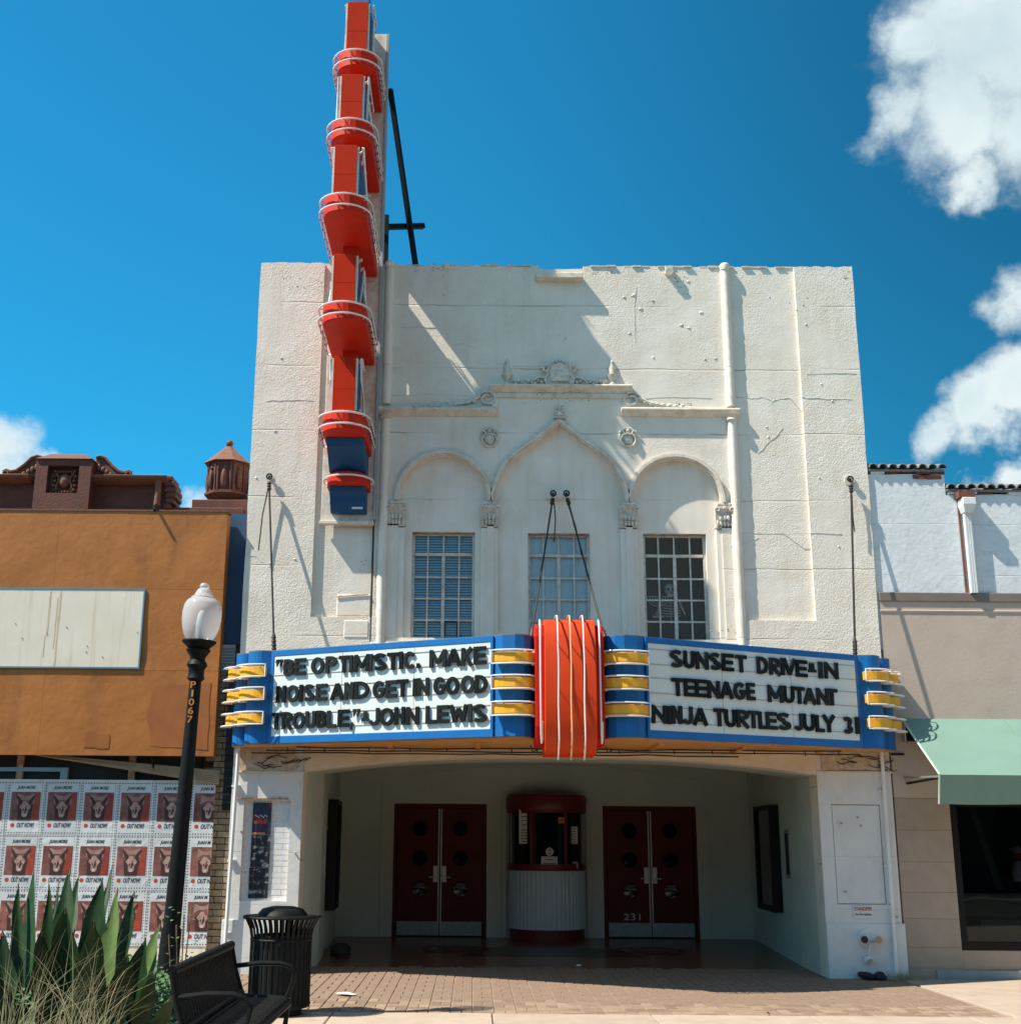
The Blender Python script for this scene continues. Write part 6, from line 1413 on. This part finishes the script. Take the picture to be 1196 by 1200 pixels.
# ================================================================ RIGHT SHOP
BY = 15.965
rs = thing('right_shop', (6.5, BY, 0), 'taupe stucco shop with dark display window right of the theatre', 'shop')
xr1 = 13.0; x0 = XR+.03; zt = WZ(1110, 693, BY-.1); zb = WZ(1110, 704, BY-.1)
wx0 = WX(1120, 1030, BY); wz0 = WZ(1150, 1114, BY); wz1 = 2.12; zj = 3.0
obj('upper_wall', MB().box(x0, xr1, BY, BY+.3, wz1+.01, zt-.12), M_['beige'], rs)
obj('coping', MB().box(x0-.0, xr1, BY-.022, BY+.4, zt-.12, zt), M_['taupe'], rs, bevel=.008)
z2 = WZ(1110, 716, BY); obj('string_course', MB().profx([(BY, z2-.03), (BY-.010, z2-.02), (BY-.014, z2), (BY, z2+.012)], x0, xr1), M_['beige'], rs)
xb = x0; 
zs = [-.1, .12, .36, .69, 1.0, 1.36, 1.74, wz1+.008]
for j in range(len(zs)-1):
    obj('wall_block', MB().box(x0, wx0-.003, BY+.0, BY+.25, zs[j]+.001, zs[j+1]-.001), M_['beigeblock'], rs, bevel=.002)
obj('sill_wall', MB().box(wx0+.001, xr1, BY+.02, BY+.25, -.1, wz0-.005), M_['beigeblock'], rs)
obj('shop_base', MB().box(x0+.35, xr1, BY-.03, BY-.001, -.1, .10), material('grey blue painted base', (.28, .32, .33), .8), rs, bevel=.005)
sw = obj('shop_window', MB().front([[(wx0, wz0), (10.2, wz0), (10.2, wz1), (wx0, wz1)], [(wx0+.09, wz0+.09), (10.1, wz0+.09), (10.1, wz1-.09), (wx0+.09, wz1-.09)]], BY+.03, BY+.13), M_['frameblack'], rs, bevel=.005)
for x in (wx0+1.7, wx0+3.3): obj('glazing_post', MB().box(x-.03, x+.03, BY+.05, BY+.12, wz0+.091, wz1-.091), M_['frameblack'], sw)
for a, b_ in ((wx0+.09, wx0+1.67), (wx0+1.73, wx0+3.27), (wx0+3.33, 10.1)):
    obj('pane', MB().add([(a, BY+.09, wz0+.09), (b_, BY+.092, wz0+.09), (b_, BY+.09, wz1-.09), (a, BY+.088, wz1-.09)], [(0, 1, 2, 3)]), M_['glassdark'], sw)
obj('shop_interior', MB().add([(x0, BY+.26, 0), (xr1, BY+.26, 0), (xr1, BY+4, 0), (x0, BY+4, 0), (x0, BY+.26, 3), (xr1, BY+.26, 3), (xr1, BY+4, 3), (x0, BY+4, 3)], [(0, 1, 2, 3), (7, 6, 5, 4), (0, 3, 7, 4), (1, 5, 6, 2), (3, 2, 6, 7)]), M_['dark'], rs)
obj('shop_roof', MB().box(x0, xr1, BY+.31, BY+12, 4.0, 4.1), M_['asphalt'], rs)
zsh = WZ(1150, 1058, BY+.6)  # shapes added behind the glass to imitate its greenish reflections
obj('reflection_band', MB().box(wx0+.1, 10, BY+.45, BY+.8, zsh, zsh+.12), material('olive reflection', (.30, .32, .22), .7), rs, bevel=.01)
obj('reflection_dark_band', MB().box(wx0+.12, 10, BY+.47, BY+.8, zsh-.16, zsh-.005), material('dark green reflection', (.10, .15, .10), .9), rs)
obj('reflection_panel', MB().box(wx0+.42, 10, BY+.40, BY+.44, .30, zsh-.2), material('sea green reflection', (.16, .26, .23), .8), rs)
obj('reflection_streak', MB().bar((wx0+.62, BY+.9, 2.05), (wx0+.86, BY+.8, zsh+.15), .10, .08), material('sea green reflected streak', (.13, .24, .21), .8), rs)
x, z = W(1189, 1006, BY+.2); t = thing('window_figurine', (x, BY+.25, z-.3), 'small red and white ornament at the right edge of the shop window', 'ornament')
obj('red_collar', MB().lathe([(.02, -.03), (.075, -.02), (.07, .03), (.02, .05)], (x+.04, BY+.25, z+.01), 12), M_['inkred'], t, smooth=True)
obj('white_body', MB().lathe([(.08, -.28), (.085, -.15), (.06, -.06), (.03, -.03)], (x+.05, BY+.25, z), 12), M_['paper'], t, smooth=True)
obj('tan_head', MB().blob((x+.05, BY+.24, z+.10), .055, 10, 8).blob((x-.02, BY+.24, z+.11), (.035, .02, .015), 6, 5), M_['bone'], t, smooth=True)
# awning
aw = thing('awning', (WX(1055, 842, BY), BY, 2.3), 'green canvas awning with hanging valance over the shop window', 'awning')
ax, az_ = W(1054, 842, BY); AYF = 14.78; az1 = WZ(1100, 908, AYF); av = WZ(1104, 942, AYF); axr = 11.5
ax = WX(1102, 925, AYF)
mb = MB(); n = 40
for i in range(n):
    a, b_ = ax+(axr-ax)*i/n, ax+(axr-ax)*(i+1)/n
    sg = lambda u: -.012*math.sin(math.pi*((u-ax) % 1.3)/1.3)
    for (t0, t1) in ((0, .25), (.25, .5), (.5, .75), (.75, 1)):
        def q(u, t): return (u, BY-.01+(AYF-BY+.01)*t, az_+(az1-az_)*t+sg(u)*4*t*(1-t))
        mb.add([q(a, t1), q(b_, t1), q(b_, t0), q(a, t0)], [(0, 1, 2, 3)])
cv = obj('canopy_sheet', mb, M_['awning'], aw, smooth=True)
mb = MB()
for i in range(90):
    a, b_ = ax+(axr-ax)*i/90, ax+(axr-ax)*(i+1)/90; f = lambda u: .008*math.sin(u*9)+.004*math.sin(u*23)
    mb.add([(a, AYF+.10+f(a)*.9, av+.006*math.sin(a*4)), (b_, AYF+.10+f(b_)*.9, av+.006*math.sin(b_*4)), (b_, AYF-.002, az1), (a, AYF-.002, az1)], [(0, 1, 2, 3)])
obj('valance', mb, M_['awning'], aw, smooth=True)
0 and obj('end_flap', MB().add([(ax, BY-.01, az_-.0), (ax, AYF, az1), (ax, AYF, av), (ax, AYF+.012, av), (ax, BY-.01, az_-.07)], [(0, 1, 2, 3, 4)]), M_['awning'], aw)
for k in range(1, 5): xk_ = ax+1.3*k; obj('seam', MB().tube([(xk_, BY-.02, az_+.003), (xk_, (BY+AYF)/2, (az_+az1)/2+.003), (xk_, AYF, az1+.002)], .006, 4), M_['awning'], aw)
obj('edge_piping', MB().tube([(ax, BY-.02, az_+.004), (ax, AYF, az1+.004), (ax+.004, AYF+.10, av)], .012, 6), M_['piping'], aw)
obj('frame_rod', MB().tube([(ax-.0, BY-.0, az1+.02), (ax+.0, AYF+.02, az1-.02), (axr, AYF+.02, az1-.02)], .014, 6), M_['steel'], aw)
obj('frame_arm', MB().tube([(ax+.02, BY, az1-.05), (ax+.02, AYF+.02, az1-.03)], .016, 6), M_['iron'], aw)
x, z = W(1062, 858, BY); t = thing('wall_box', (x, BY, z), 'small dark box on the taupe wall tucked behind the awning end', 'box')
obj('box_body', MB().box(x-.06, x+.14, BY-.12, BY-.001, z-.12, z+.1), M_['iron'], t, bevel=.008); obj('box_rim', MB().box(x-.07, x-.055, BY-.13, BY-.0, z-.13, z+.11), M_['bone'], t)
x1_, z1_ = W(1046, 884, BY-.03); x2_, _z = W(1082, 884, BY-.03); props(obj('wall_conduit', MB().tube([(x1_-.02, BY-.03, z1_), (ax, BY-.03, z1_)], .014, 6), M_['iron'], org=(x1_, BY, z1_)), 'thin dark conduit crossing the taupe wall below the marquee end', 'conduit')
# white building above
WY = 15.985
wb = thing('white_building', (7, WY, 4.5), 'pale white brick building with clay tile coping above the taupe shop', 'building')
xs1, zA, zB = WX(1106, 560, WY), WZ(1060, 556, WY), WZ(1150, 578, WY)
obj('wall', MB().front([[(XR+.01, 4.0), (13, 4.0), (13, zB-.02)]+jag(13, xs1, zB-.02, 20, .01)+[(xs1, zA)]+jag(xs1, XR+.01, zA, 8, .01)], WY, WY+.3), M_['whitewall'], wb)
rbm = [mesh_of(MB().add([(p[0]+random.uniform(-.008, .008), p[1]+random.uniform(-.012, .006), p[2]+random.uniform(-.006, .006)) for p in MB().box(0, .19, 0, .1, 0, .058).v], MB().box(0, 1, 0, 1, 0, 1).f), M_['redbrick'] if k < 3 else M_['whitewall'], 'brick') for k in range(5)]
def bricks(x0, x1, z, rows, p=1.0):
    for r in range(rows):
        x = x0-(r % 2)*.1
        while x < x1-.05:
            if random.random() < p and x > x0-.02: inst('brick', random.choice(rbm), wb, (x, WY-.012+random.uniform(-.01, .008), z-.066*(r+1)))
            x += .2
bricks(XR+.05, xs1-.1, zA+.07, 1, .6); bricks(WX(1070, 575, WY), xs1-.1, zA+.0, 1, .8); bricks(WX(1078, 580, WY), xs1-.1, zA-.2, 1, .6); bricks(xs1+.03, 12.9, zB+.05, 1, .75)
tm = MB(); nn_ = 8
for i in range(nn_):
    a0, a1 = math.pi*i/nn_, math.pi*(i+1)/nn_
    for (rr0, rr1) in ((.062, .052),):
        c = [(-math.cos(a)*r_, y, math.sin(a)*r_+dz) for (a, r_, y, dz) in ((a0, rr0, 0, 0), (a1, rr0, 0, 0), (a1, rr1, 0, 0), (a0, rr1, 0, 0), (a0, rr0, .42, .10), (a1, rr0, .42, .10), (a1, rr1, .42, .10), (a0, rr1, .42, .10))]
        tm.add(c, [(0, 1, 2, 3), (0, 4, 5, 1), (3, 2, 6, 7), (4, 7, 6, 5)])
tmesh = mesh_of(tm, M_['tile'], 'roof_tile')
x = XR+.08
while x < xs1-.02: inst('roof_tile', tmesh, wb, (x, WY-.06, zA+.075), (random.uniform(-.05, .05), random.uniform(-.06, .06), random.uniform(-.05, .05))); x += .132
x = xs1+.07
while x < 9.5: inst('roof_tile', tmesh, wb, (x, WY-.06, zB+.055), (random.uniform(-.05, .05), random.uniform(-.06, .06), random.uniform(-.05, .05))); x += .132
for (a, b_, z) in ((XR+.02, xs1, zA+.065), (xs1+.01, 9.5, zB+.045)): obj('tile_bed', MB().box(a, b_, WY-.04, WY+.3, z-.03, z+.0), M_['mortar'], wb, bevel=.01)
x, z = W(1133, 592, WY-.12); x2, z2 = W(1146, 690, WY-.1)
dp = thing('downpipe', (x, WY, z), 'white square downpipe with box hopper on the pale wall under the tiles', 'downpipe')
obj('hopper', MB().add([(x-.08, WY-.2, z+.09), (x+.09, WY-.2, z+.09), (x+.09, WY, z+.09), (x-.08, WY, z+.09), (x-.05, WY-.15, z-.1), (x+.06, WY-.15, z-.1), (x+.06, WY, z-.1), (x-.05, WY, z-.1), (x-.08, WY-.2, z), (x+.09, WY-.2, z), (x+.09, WY, z), (x-.08, WY, z)],
    [(0, 1, 2, 3), (4, 7, 6, 5), (8, 9, 1, 0), (9, 10, 2, 1), (10, 11, 3, 2), (11, 8, 0, 3), (4, 5, 9, 8), (5, 6, 10, 9), (6, 7, 11, 10), (7, 4, 8, 11)]), M_['pipewhite'], dp, bevel=.005)
obj('hopper_outlet', MB().box(x-.11, x+.1, WY-.16, WY, z+.10, z+.19), M_['redbrick'], dp)
for dx_ in (-.03, .0, .03): obj('pipe_rib', MB().box(x+dx_-.011, x+dx_+.011, WY-.10, WY-.035, 4.735, z-.1), M_['pipewhite'], dp)
obj('pipe_body', MB().box(x-.038, x+.038, WY-.09, WY-.03, 4.735, z-.101), M_['pipewhite'], dp)
props(obj('exposed_chase', MB().box(x-.085, x-.055, WY-.012, WY+.02, 4.73, z+.1), M_['redbrick'], org=(x, WY, 4.5)), 'narrow strip of bare brick beside the white downpipe', 'brick strip')

# ================================================================ STREET FURNITURE
# lamp post
LY = 12.0; (xa_, za_), (xb_, zb_) = W(199, 1110, LY), W(233, 757, LY); slp = (xb_-xa_)/(zb_-za_); lx = xa_-za_*slp+.06
lp_ = thing('street_lamp', (lx-.06, LY, 0), 'black street lamp with white acorn globe in front of the brown shop', 'street lamp')
o = (lx-.06, LY, 0)
obj('post_base', MB().lathe([(.17, 0), (.17, .06), (.13, .12), (.12, .22), (.10, .3), (.092, .78)], o, 20), M_['iron'], lp_, smooth=True)
obj('pole', MB().lathe([(.080, .78), (.076, 1.2), (.070, 1.8), (.063, 2.4), (.056, 3.05)], o, 20), M_['iron'], lp_, smooth=True)
obj('post_capital', MB().lathe([(.066, 3.05), (.085, 3.07), (.075, 3.10), (.075, 3.16), (.10, 3.20), (.085, 3.235), (.07, 3.25), (.075, 3.28), (.12, 3.345), (.10, 3.36), (.13, 3.39), (.165, 3.42), (.165, 3.435), (.02, 3.44)], o, 24), M_['iron'], lp_, smooth=True)
gs_ = .93
gp_ = [(.13, 3.436), (.165, 3.49), (.19, 3.56), (.202, 3.65), (.202, 3.72), (.19, 3.79), (.16, 3.835), (.128, 3.85), (.125, 3.865), (.10, 3.88), (.085, 3.91), (.07, 3.94), (.045, 3.955), (.052, 3.975), (.04, 4.0), (.004, 4.012)]
obj('globe', MB().lathe([(r_*gs_, z_) for r_, z_ in gp_], o, 32), M_['globe'], lp_, smooth=True)
obj('lamp_bulb', MB().lathe([(.03, 3.45), (.045, 3.5), (.05, 3.6), (.04, 3.69), (.02, 3.73), (.004, 3.74)], o, 14), M_['paper'], lp_, smooth=True)
mb = MB()
for k, ch in enumerate('P1067'):
    w = .018 if ch == '1' else .05; put_text(mb, ch, (o[0]-w/2, LY-.082, WZ(225, 797, LY-.08)-.075-k*.082), (1, 0, 0), (0, 0, 1), w, .064, .004, .005)
obj('post_number', mb, M_['amber'], lp_)
lp_.rotation_euler = (0, math.atan(slp), 0)
# litter bin
cx3, cy3 = WX(327, 1130, 12.35), 12.42
bn = thing('litter_bin', (cx3, cy3, 0), 'black slatted steel litter bin with domed lid beside the bench', 'litter bin')
zl = WZ(330, 1077, 12.1)
for k in range(36):
    a = 2*math.pi*k/36; ca, sa = math.cos(a), math.sin(a); pts = [(r_, z) for r_, z in ((.285, .07), (.285, zl-.18), (.30, zl-.10), (.335, zl-.03), (.355, zl))]
    mb = MB()
    for i in range(len(pts)-1): mb.bar((cx3+ca*pts[i][0], cy3+sa*pts[i][0], pts[i][1]), (cx3+ca*pts[i+1][0], cy3+sa*pts[i+1][0], pts[i+1][1]), .028, .007, (-sa, ca, 0) if False else (ca, sa, 0))
    obj('slat', mb, M_['iron'], bn)
for (r_, z, w) in ((.278, .10, .02), (.278, zl-.20, .016), (.36, zl, .014)):
    obj('hoop', MB().tube([(cx3+r_*math.cos(2*math.pi*i/32), cy3+r_*math.sin(2*math.pi*i/32), z) for i in range(32)], w, 6, True), M_['iron'], bn, smooth=True)
obj('liner', MB().lathe([(.25, .06), (.25, zl-.16), (.24, zl-.16), (.24, .07)], (cx3, cy3, 0), 24), M_['dark'], bn, smooth=True)
obj('lid', MB().lathe([(.335, zl+.0), (.24, zl+.015), (.225, zl+.04), (.19, zl+.075), (.11, zl+.095), (.01, zl+.10)], (cx3, cy3, 0), 28), M_['iron'], bn, smooth=True)
obj('foot', MB().lathe([(.22, 0), (.22, .06)], (cx3, cy3, 0), 24), M_['iron'], bn)
# bench, end on to the street
b0 = Vector((WX(202, 1134, 8.05), 8.05, 0)); b1 = Vector((WX(271, 1103, 10.0), 10.0, 0))
be = thing('park_bench', ((b0.x+b1.x)/2+.25, 9.0, 0), 'black steel slatted bench standing end on between the planter and litter bin', 'bench')
zt_ = WZ(240, 1118, 9.0)
ln = (b1-b0); Lb = ln.length; u_ = ln.normalized(); fw = Vector((u_.y, -u_.x, 0))     # fw points away from the backrest
def bp_(t, f, z): q = b0+u_*t+fw*f; return (q.x, q.y, z)
prof_back = [(0, zt_), (-.035, zt_-.015), (-.045, zt_-.05), (-.02, zt_-.10), (.02, zt_-.2), (.06, zt_-.32), (.09, .46)]
prof_seat = [(.12, .435), (.2, .43), (.32, .432), (.41, .44), (.45, .43), (.465, .40), (.45, .37)]
nsl = 24
for (nm, pr) in (('back_slat', [(.005, zt_-.03), (.02, zt_-.1), (.05, zt_-.22), (.085, zt_-.34), (.10, .47)]), ('seat_slat', prof_seat)):
    for k in range(nsl):
        t = .05+(Lb-.1)*k/(nsl-1); mb = MB()
        for i in range(len(pr)-1): mb.bar(bp_(t, *pr[i]), bp_(t, *pr[i+1]), .058, .006, tuple(fw) if nm[0] == 'b' else (0, 0, 1))
        obj(nm, mb, M_['iron'], be)
obj('top_rail', MB().tube([bp_(0, 0, zt_-.02), bp_(Lb, 0, zt_-.02)], .032, 10), M_['iron'], be, smooth=True)
for (f, z) in ((.10, .465), (.12, .43), (.46, .39)): obj('rail', MB().tube([bp_(0, f, z), bp_(Lb, f, z)], .022, 8), M_['iron'], be, smooth=True)
0 and obj('name_plate', MB().add([bp_(Lb*.5, .052, zt_-.14), bp_(Lb*.66, .052, zt_-.14), bp_(Lb*.66, .072, zt_-.24), bp_(Lb*.5, .072, zt_-.24)], [(0, 1, 2, 3), (3, 2, 1, 0)]), M_['steel'], be)
for t in (.0, Lb):
    e = obj('end_frame', MB().tube([bp_(t, 0, zt_-.02), bp_(t, .04, zt_-.2), bp_(t, .1, .45), bp_(t, .04, .2), bp_(t, -.03, .0)], .022, 8).tube([bp_(t, .1, .44), bp_(t, .46, .42), bp_(t, .43, .2), bp_(t, .46, .0)], .022, 8), M_['iron'], be, smooth=True)
    obj('armrest', MB().tube([bp_(t, .05, zt_-.17), bp_(t, .22, zt_-.15), bp_(t, .38, zt_-.15), bp_(t, .45, zt_-.17), bp_(t, .49, zt_-.23), bp_(t, .475, zt_-.30), bp_(t, .44, .43)], .018, 8), M_['iron'], be, smooth=True)
# manhole cover
mx_, my_ = WX(248, 1196, 12.0), 12.05
mh = thing('manhole_cover', (mx_, my_, 0), 'round iron cover set in the pavement beside the litter bin', 'manhole cover')
obj('rim', MB().lathe([(.52, 0), (.52, .006), (.47, .006), (.47, 0)], (mx_, my_, .001), 36), M_['manhole'], mh)
obj('cover', MB().lathe([(.465, 0), (.465, .004), (.01, .004)], (mx_, my_, .001), 36), M_['manhole'], mh)
# litter and weeds
def scrap(px, py, w, h, name, label, cat, mat, z=.0):
    d = ray(px, py); t = -(EYE-z)/d.z; c = Vector((d.x*t, d.y*t, z)); pts = []; n = 9
    for k in range(n): a = 2*math.pi*k/n; r_ = random.uniform(.6, 1.1); pts.append((c.x+w*r_*math.cos(a), c.y+h*r_*math.sin(a), c.z+.006+random.uniform(0, .02)))
    mb = MB().add(pts+[(c.x, c.y, c.z+.03)], [(k, (k+1) % n, n) for k in range(n)]+[tuple(range(n))[::-1]])
    return props(obj(name, mb, M_[mat], org=tuple(c)), label, cat)
scrap(404, 1167, .12, .09, 'paper_scrap', 'flattened white paper scrap on the sunlit brick pavers', 'litter', 'paper')
scrap(678, 1133, .045, .05, 'paper_cup_lid', 'small pale crumpled scrap on the shaded pavers', 'litter', 'paper')
scrap(900, 1190, .02, .03, 'dark_pebble', 'small dark lump on the edge of the pale concrete', 'litter', 'dark')
scrap(508, 1113, .1, .05, 'lobby_leaf_litter', 'thin pale scrap on the lobby floor before the left doors', 'litter', 'paper', .03)
x, z = W(1022, 1143, 15.7); mb = MB()
for k in range(14): mb.blob((x-.16+.32*random.random(), 15.75+.12*random.random(), .03+.04*random.random()), (.06, .05, .035), 7, 5)
props(obj('cloth_heap', mb, M_['purple'], org=(x, 15.78, 0)), 'crumpled dark purple cloth at the foot of the right pillar', 'cloth')
x = WX(1056, 1143, 15.8); mb = MB()
for k in range(160):
    a = random.random()*6.3; r_ = random.random()*.22; bx_, by_ = x+r_*math.cos(a)*1.3, 15.78+.1*math.sin(a)*random.random(); h = random.uniform(.04, .13); dx, dy = random.uniform(-.08, .08), random.uniform(-.05, .03)
    mb.add([(bx_-.004, by_, 0), (bx_+.004, by_, 0), (bx_+dx, by_+dy, h)], [(0, 1, 2)])
props(obj('weeds', mb, M_['grass'], org=(x, 15.78, 0)), 'tuft of dry weeds between the white pillar and taupe shop', 'weeds')['kind'] = 'stuff'

# ================================================================ PLANTER
ms = obj('planter_bed', MB().box(-9.5, -2.98, 8.2, 15.2, -.1, .10), M_['soil'], bevel=.03); ms['kind'] = 'structure'
ag = thing('agave', (WX(85, 1290, 10.1), 10.1, .1), 'large dark green agave with upright pointed leaves in front of the posters', 'agave')
tips = [(21, 1036, -60, 17, 'l', 10.5), (39, 1019, -28, 30, 'l', 10.6), (57, 1036, -10, 20, 'l', 10.0), (69, 1034, 5, 13, 'l', 10.9), (82, 1019, 0, 28, 'l', 10.7), (93, 1024, 10, 16, 'l', 11.0), (76, 1063, 8, 40, 'l', 9.8),
        (119, 1031, 8, 36, 'l', 10.3), (126, 1035, 20, 16, 'l', 10.8), (132, 1014, 26, 16, 'l', 11.0), (138, 1042, 34, 32, 'p', 10.1), (158, 1045, 40, 22, 'l', 10.6), (187, 1084, 46, 24, 'p', 10.3), (170, 1100, 40, 30, 'l', 9.9),
        (2, 1090, -70, 26, 'l', 10.3), (-20, 1060, -90, 30, 'l', 10.6), (110, 1080, 24, 36, 'l', 9.7), (150, 1120, 40, 34, 'l', 9.8), (48, 1090, -30, 30, 'l', 9.7), (182, 1140, 60, 22, 'l', 9.7), (-10, 1130, -80, 24, 'l', 9.8), (205, 1165, 80, 18, 'l', 9.6)]
for i, (tx_, ty_, bo, wpx, kd, Y) in enumerate(tips):
    tip = Vector((*W(tx_, ty_, Y),)); tip = Vector((tip.x, Y, tip.y)); base = Vector((ag.location.x+(tip.x-ag.location.x)*.74, 10.1+(Y-10.1)*.35, .1)); Lh = (tip-base).length
    wmax = wpx/145/2*.96; n = 16; side = Vector((1, 0, 0)).lerp(Vector((random.uniform(-1, 1), random.uniform(-1, 1), 0)), .35).normalized(); vs = []
    out_ = Vector((tip.x-base.x, tip.y-base.y, 0)); mid = base.lerp(tip, .5)-out_*.18
    for k in range(n+1):
        s = k/n; c = base*(1-s)**2+mid*2*s*(1-s)+tip*s*s
        w = wmax*(.62+.38*math.sin(min(1, s/.5)*math.pi/2)) if s < .5 else wmax*max(0.02, (1-((s-.5)/.5)**1.9))
        tw_ = side; nrm = Vector((0, -1, 0)); dep = w*.42
        wav = .008*math.sin(s*17+i)
        vs += [c-tw_*(w+wav)-nrm*0+Vector((0, -dep, 0)), c-tw_*w*.5+Vector((0, -dep*.3, 0)), c, c+tw_*w*.5+Vector((0, -dep*.3, 0)), c+tw_*(w-wav)+Vector((0, -dep, 0)), c+Vector((0, .018+.012*(1-s), 0))]
    fs = []
    for k in range(n):
        a = k*6
        for j in range(4): fs.append((a+j, a+j+1, a+7+j, a+6+j))
        fs += [(a+4, a+5, a+11, a+10), (a+5, a, a+6, a+11)]
    lf2 = obj('leaf', MB().add(vs, fs), M_['leafpale'] if kd == 'p' else M_['leaf'], ag, smooth=True)
    tpv = vs[-4]; obj('leaf_tip', MB().tube([tpv-(tip-mid).normalized()*.05, tpv+(tip-mid).normalized()*.015], [.007, .001], 5), M_['dry'], lf2)
# grass clump
gr = MB(); random.seed(11); gx, gy = WX(60, 1290, 9.3), 9.3
for k in range(130):
    u = random.random(); bx_ = gx+random.uniform(-.45, .35); by_ = gy+random.uniform(-.3, .3)
    a = random.gauss(.45, .6); lean = random.uniform(.15, 1.0)*(1 if random.random() < .75 else .4); Lg = random.uniform(.8, 1.7); pts = []
    dx, dy = math.sin(a)*lean, random.uniform(-.35, .25)*lean
    for q in range(7):
        s = q/6; pts.append(Vector((bx_+dx*Lg*s*s*.9+dx*.15*s, by_+dy*Lg*s*s, .08+Lg*(s-.42*lean*s*s*s)*.62)))
    w = random.uniform(.0022, .0042)
    for q in range(6):
        w0, w1 = w*(1-q/6.5), w*(1-(q+1)/6.5); gr.add([pts[q]-Vector((w0, 0, 0)), pts[q]+Vector((w0, 0, 0)), pts[q+1]+Vector((w1, 0, 0)), pts[q+1]-Vector((w1, 0, 0))], [(0, 1, 2, 3)])
props(obj('ornamental_grass', gr, M_['grass'], org=(gx, gy, .1)), 'arching dry grass blades in front of the agave', 'grass', kind='stuff')
# ivy ground cover
def leaves(n, x0, x1, y0, y1, z0, z1, s, seed, fn=None):
    random.seed(seed); mb = MB()
    for k in range(n):
        x, y = random.uniform(x0, x1), random.uniform(y0, y1); top = z1*(.75+.25*math.sin(x*5.1+1)*math.cos(y*4.3)); z = z0+(top-z0)*random.random()**.5
        if fn and not fn(x, y, z): continue
        c = Vector((x, y, z)); a = Vector((random.gauss(0, 1), random.gauss(0, 1), random.gauss(0, .6))).normalized(); nn = Vector((random.gauss(0, .6), random.gauss(-.5, .6), 1)).normalized(); b_ = nn.cross(a).normalized(); a = b_.cross(nn)
        q = s*random.uniform(.6, 1.2)
        mb.add([c-a*q, c+b_*q*.55-a*q*.2+nn*.004, c+a*q*.9, c-b_*q*.55-a*q*.2+nn*.004, c+nn*q*-.12], [(0, 1, 4), (1, 2, 4), (2, 3, 4), (3, 0, 4)])
    return mb
props(obj('ivy_cover', leaves(7000, -6.2, -2.75, 9.9, 13.6, .05, .52, .038, 5), M_['ivy'], org=(-4.4, 11.5, .1)), 'pale variegated ivy covering the planter behind the agave', 'ivy', kind='stuff')
props(obj('ivy_mound', leaves(2600, -3.05, -2.3, 9.9, 11.6, .02, .62, .04, 6, lambda x, y, z: (x+3.05) < .75-(z*.6)), M_['ivy'], org=(-2.7, 10.8, .1)), 'leafy ivy spilling between the lamp post and the bench', 'ivy', kind='stuff')
# sapling stems beside the lamp
sx_, sy_ = WX(206, 1110, 11.3), 11.3
t = thing('sapling', (sx_, sy_, .1), 'thin leafy stem growing beside the foot of the lamp post', 'sapling')
mb = MB()
for k in range(4): mb.tube([(sx_+.03*k-.05, sy_, .1), (sx_+.04*k-.04+.02*math.sin(k), sy_+.02, .5), (sx_+.06*k-.06, sy_-.03, .78+.08*k)], .006, 5)
obj('stem', mb, M_['dry'], t)
lv_ = MB(); random.seed(3)
for k in range(46):
    c = Vector((sx_+random.uniform(-.12, .16), sy_+random.uniform(-.08, .08), random.uniform(.4, 1.0))); a = random.random()*6.3; d = Vector((math.cos(a), math.sin(a)*.6, random.uniform(-.4, .5)))*.04; e = Vector((-d.y, d.x, .3*d.x)).normalized()*.016
    lv_.add([c, c+d*.5+e, c+d, c+d*.5-e], [(0, 1, 2, 3)])
obj('foliage', lv_, M_['ivy'], t)

# ================================================================ ACROSS THE STREET (seen only mirrored in glass)
random.seed(21)
ob_ = thing('opposite_building', (2, -9, 0), 'two storey brick shop row facing the theatre, mirrored in its glass', 'building')
obj('wall', MB().box(-30, 34, -12, -9, -.2, 7.5), M_['farbrick'], ob_)
obj('cornice', MB().box(-30.1, 34.1, -9, -8.7, 7.1, 7.6), M_['trim'], ob_)
wme = mesh_of(MB().box(0, 1.1, -.0, .06, 0, 1.7), M_['frameblack'], 'window'); sme = mesh_of(MB().box(0, 4.2, 0, .08, 0, 2.3), M_['frameblack'], 'shopfront')
for k in range(20): inst('window', wme, ob_, (-28+3.1*k, -9.0, 4.4))
for k in range(11): inst('shopfront', sme, ob_, (-28+5.6*k, -9.0, .5))
obj('far_pavement', MB().box(-60, 60, -9, -6, -.4, 0), M_['conc'])['kind'] = 'structure'
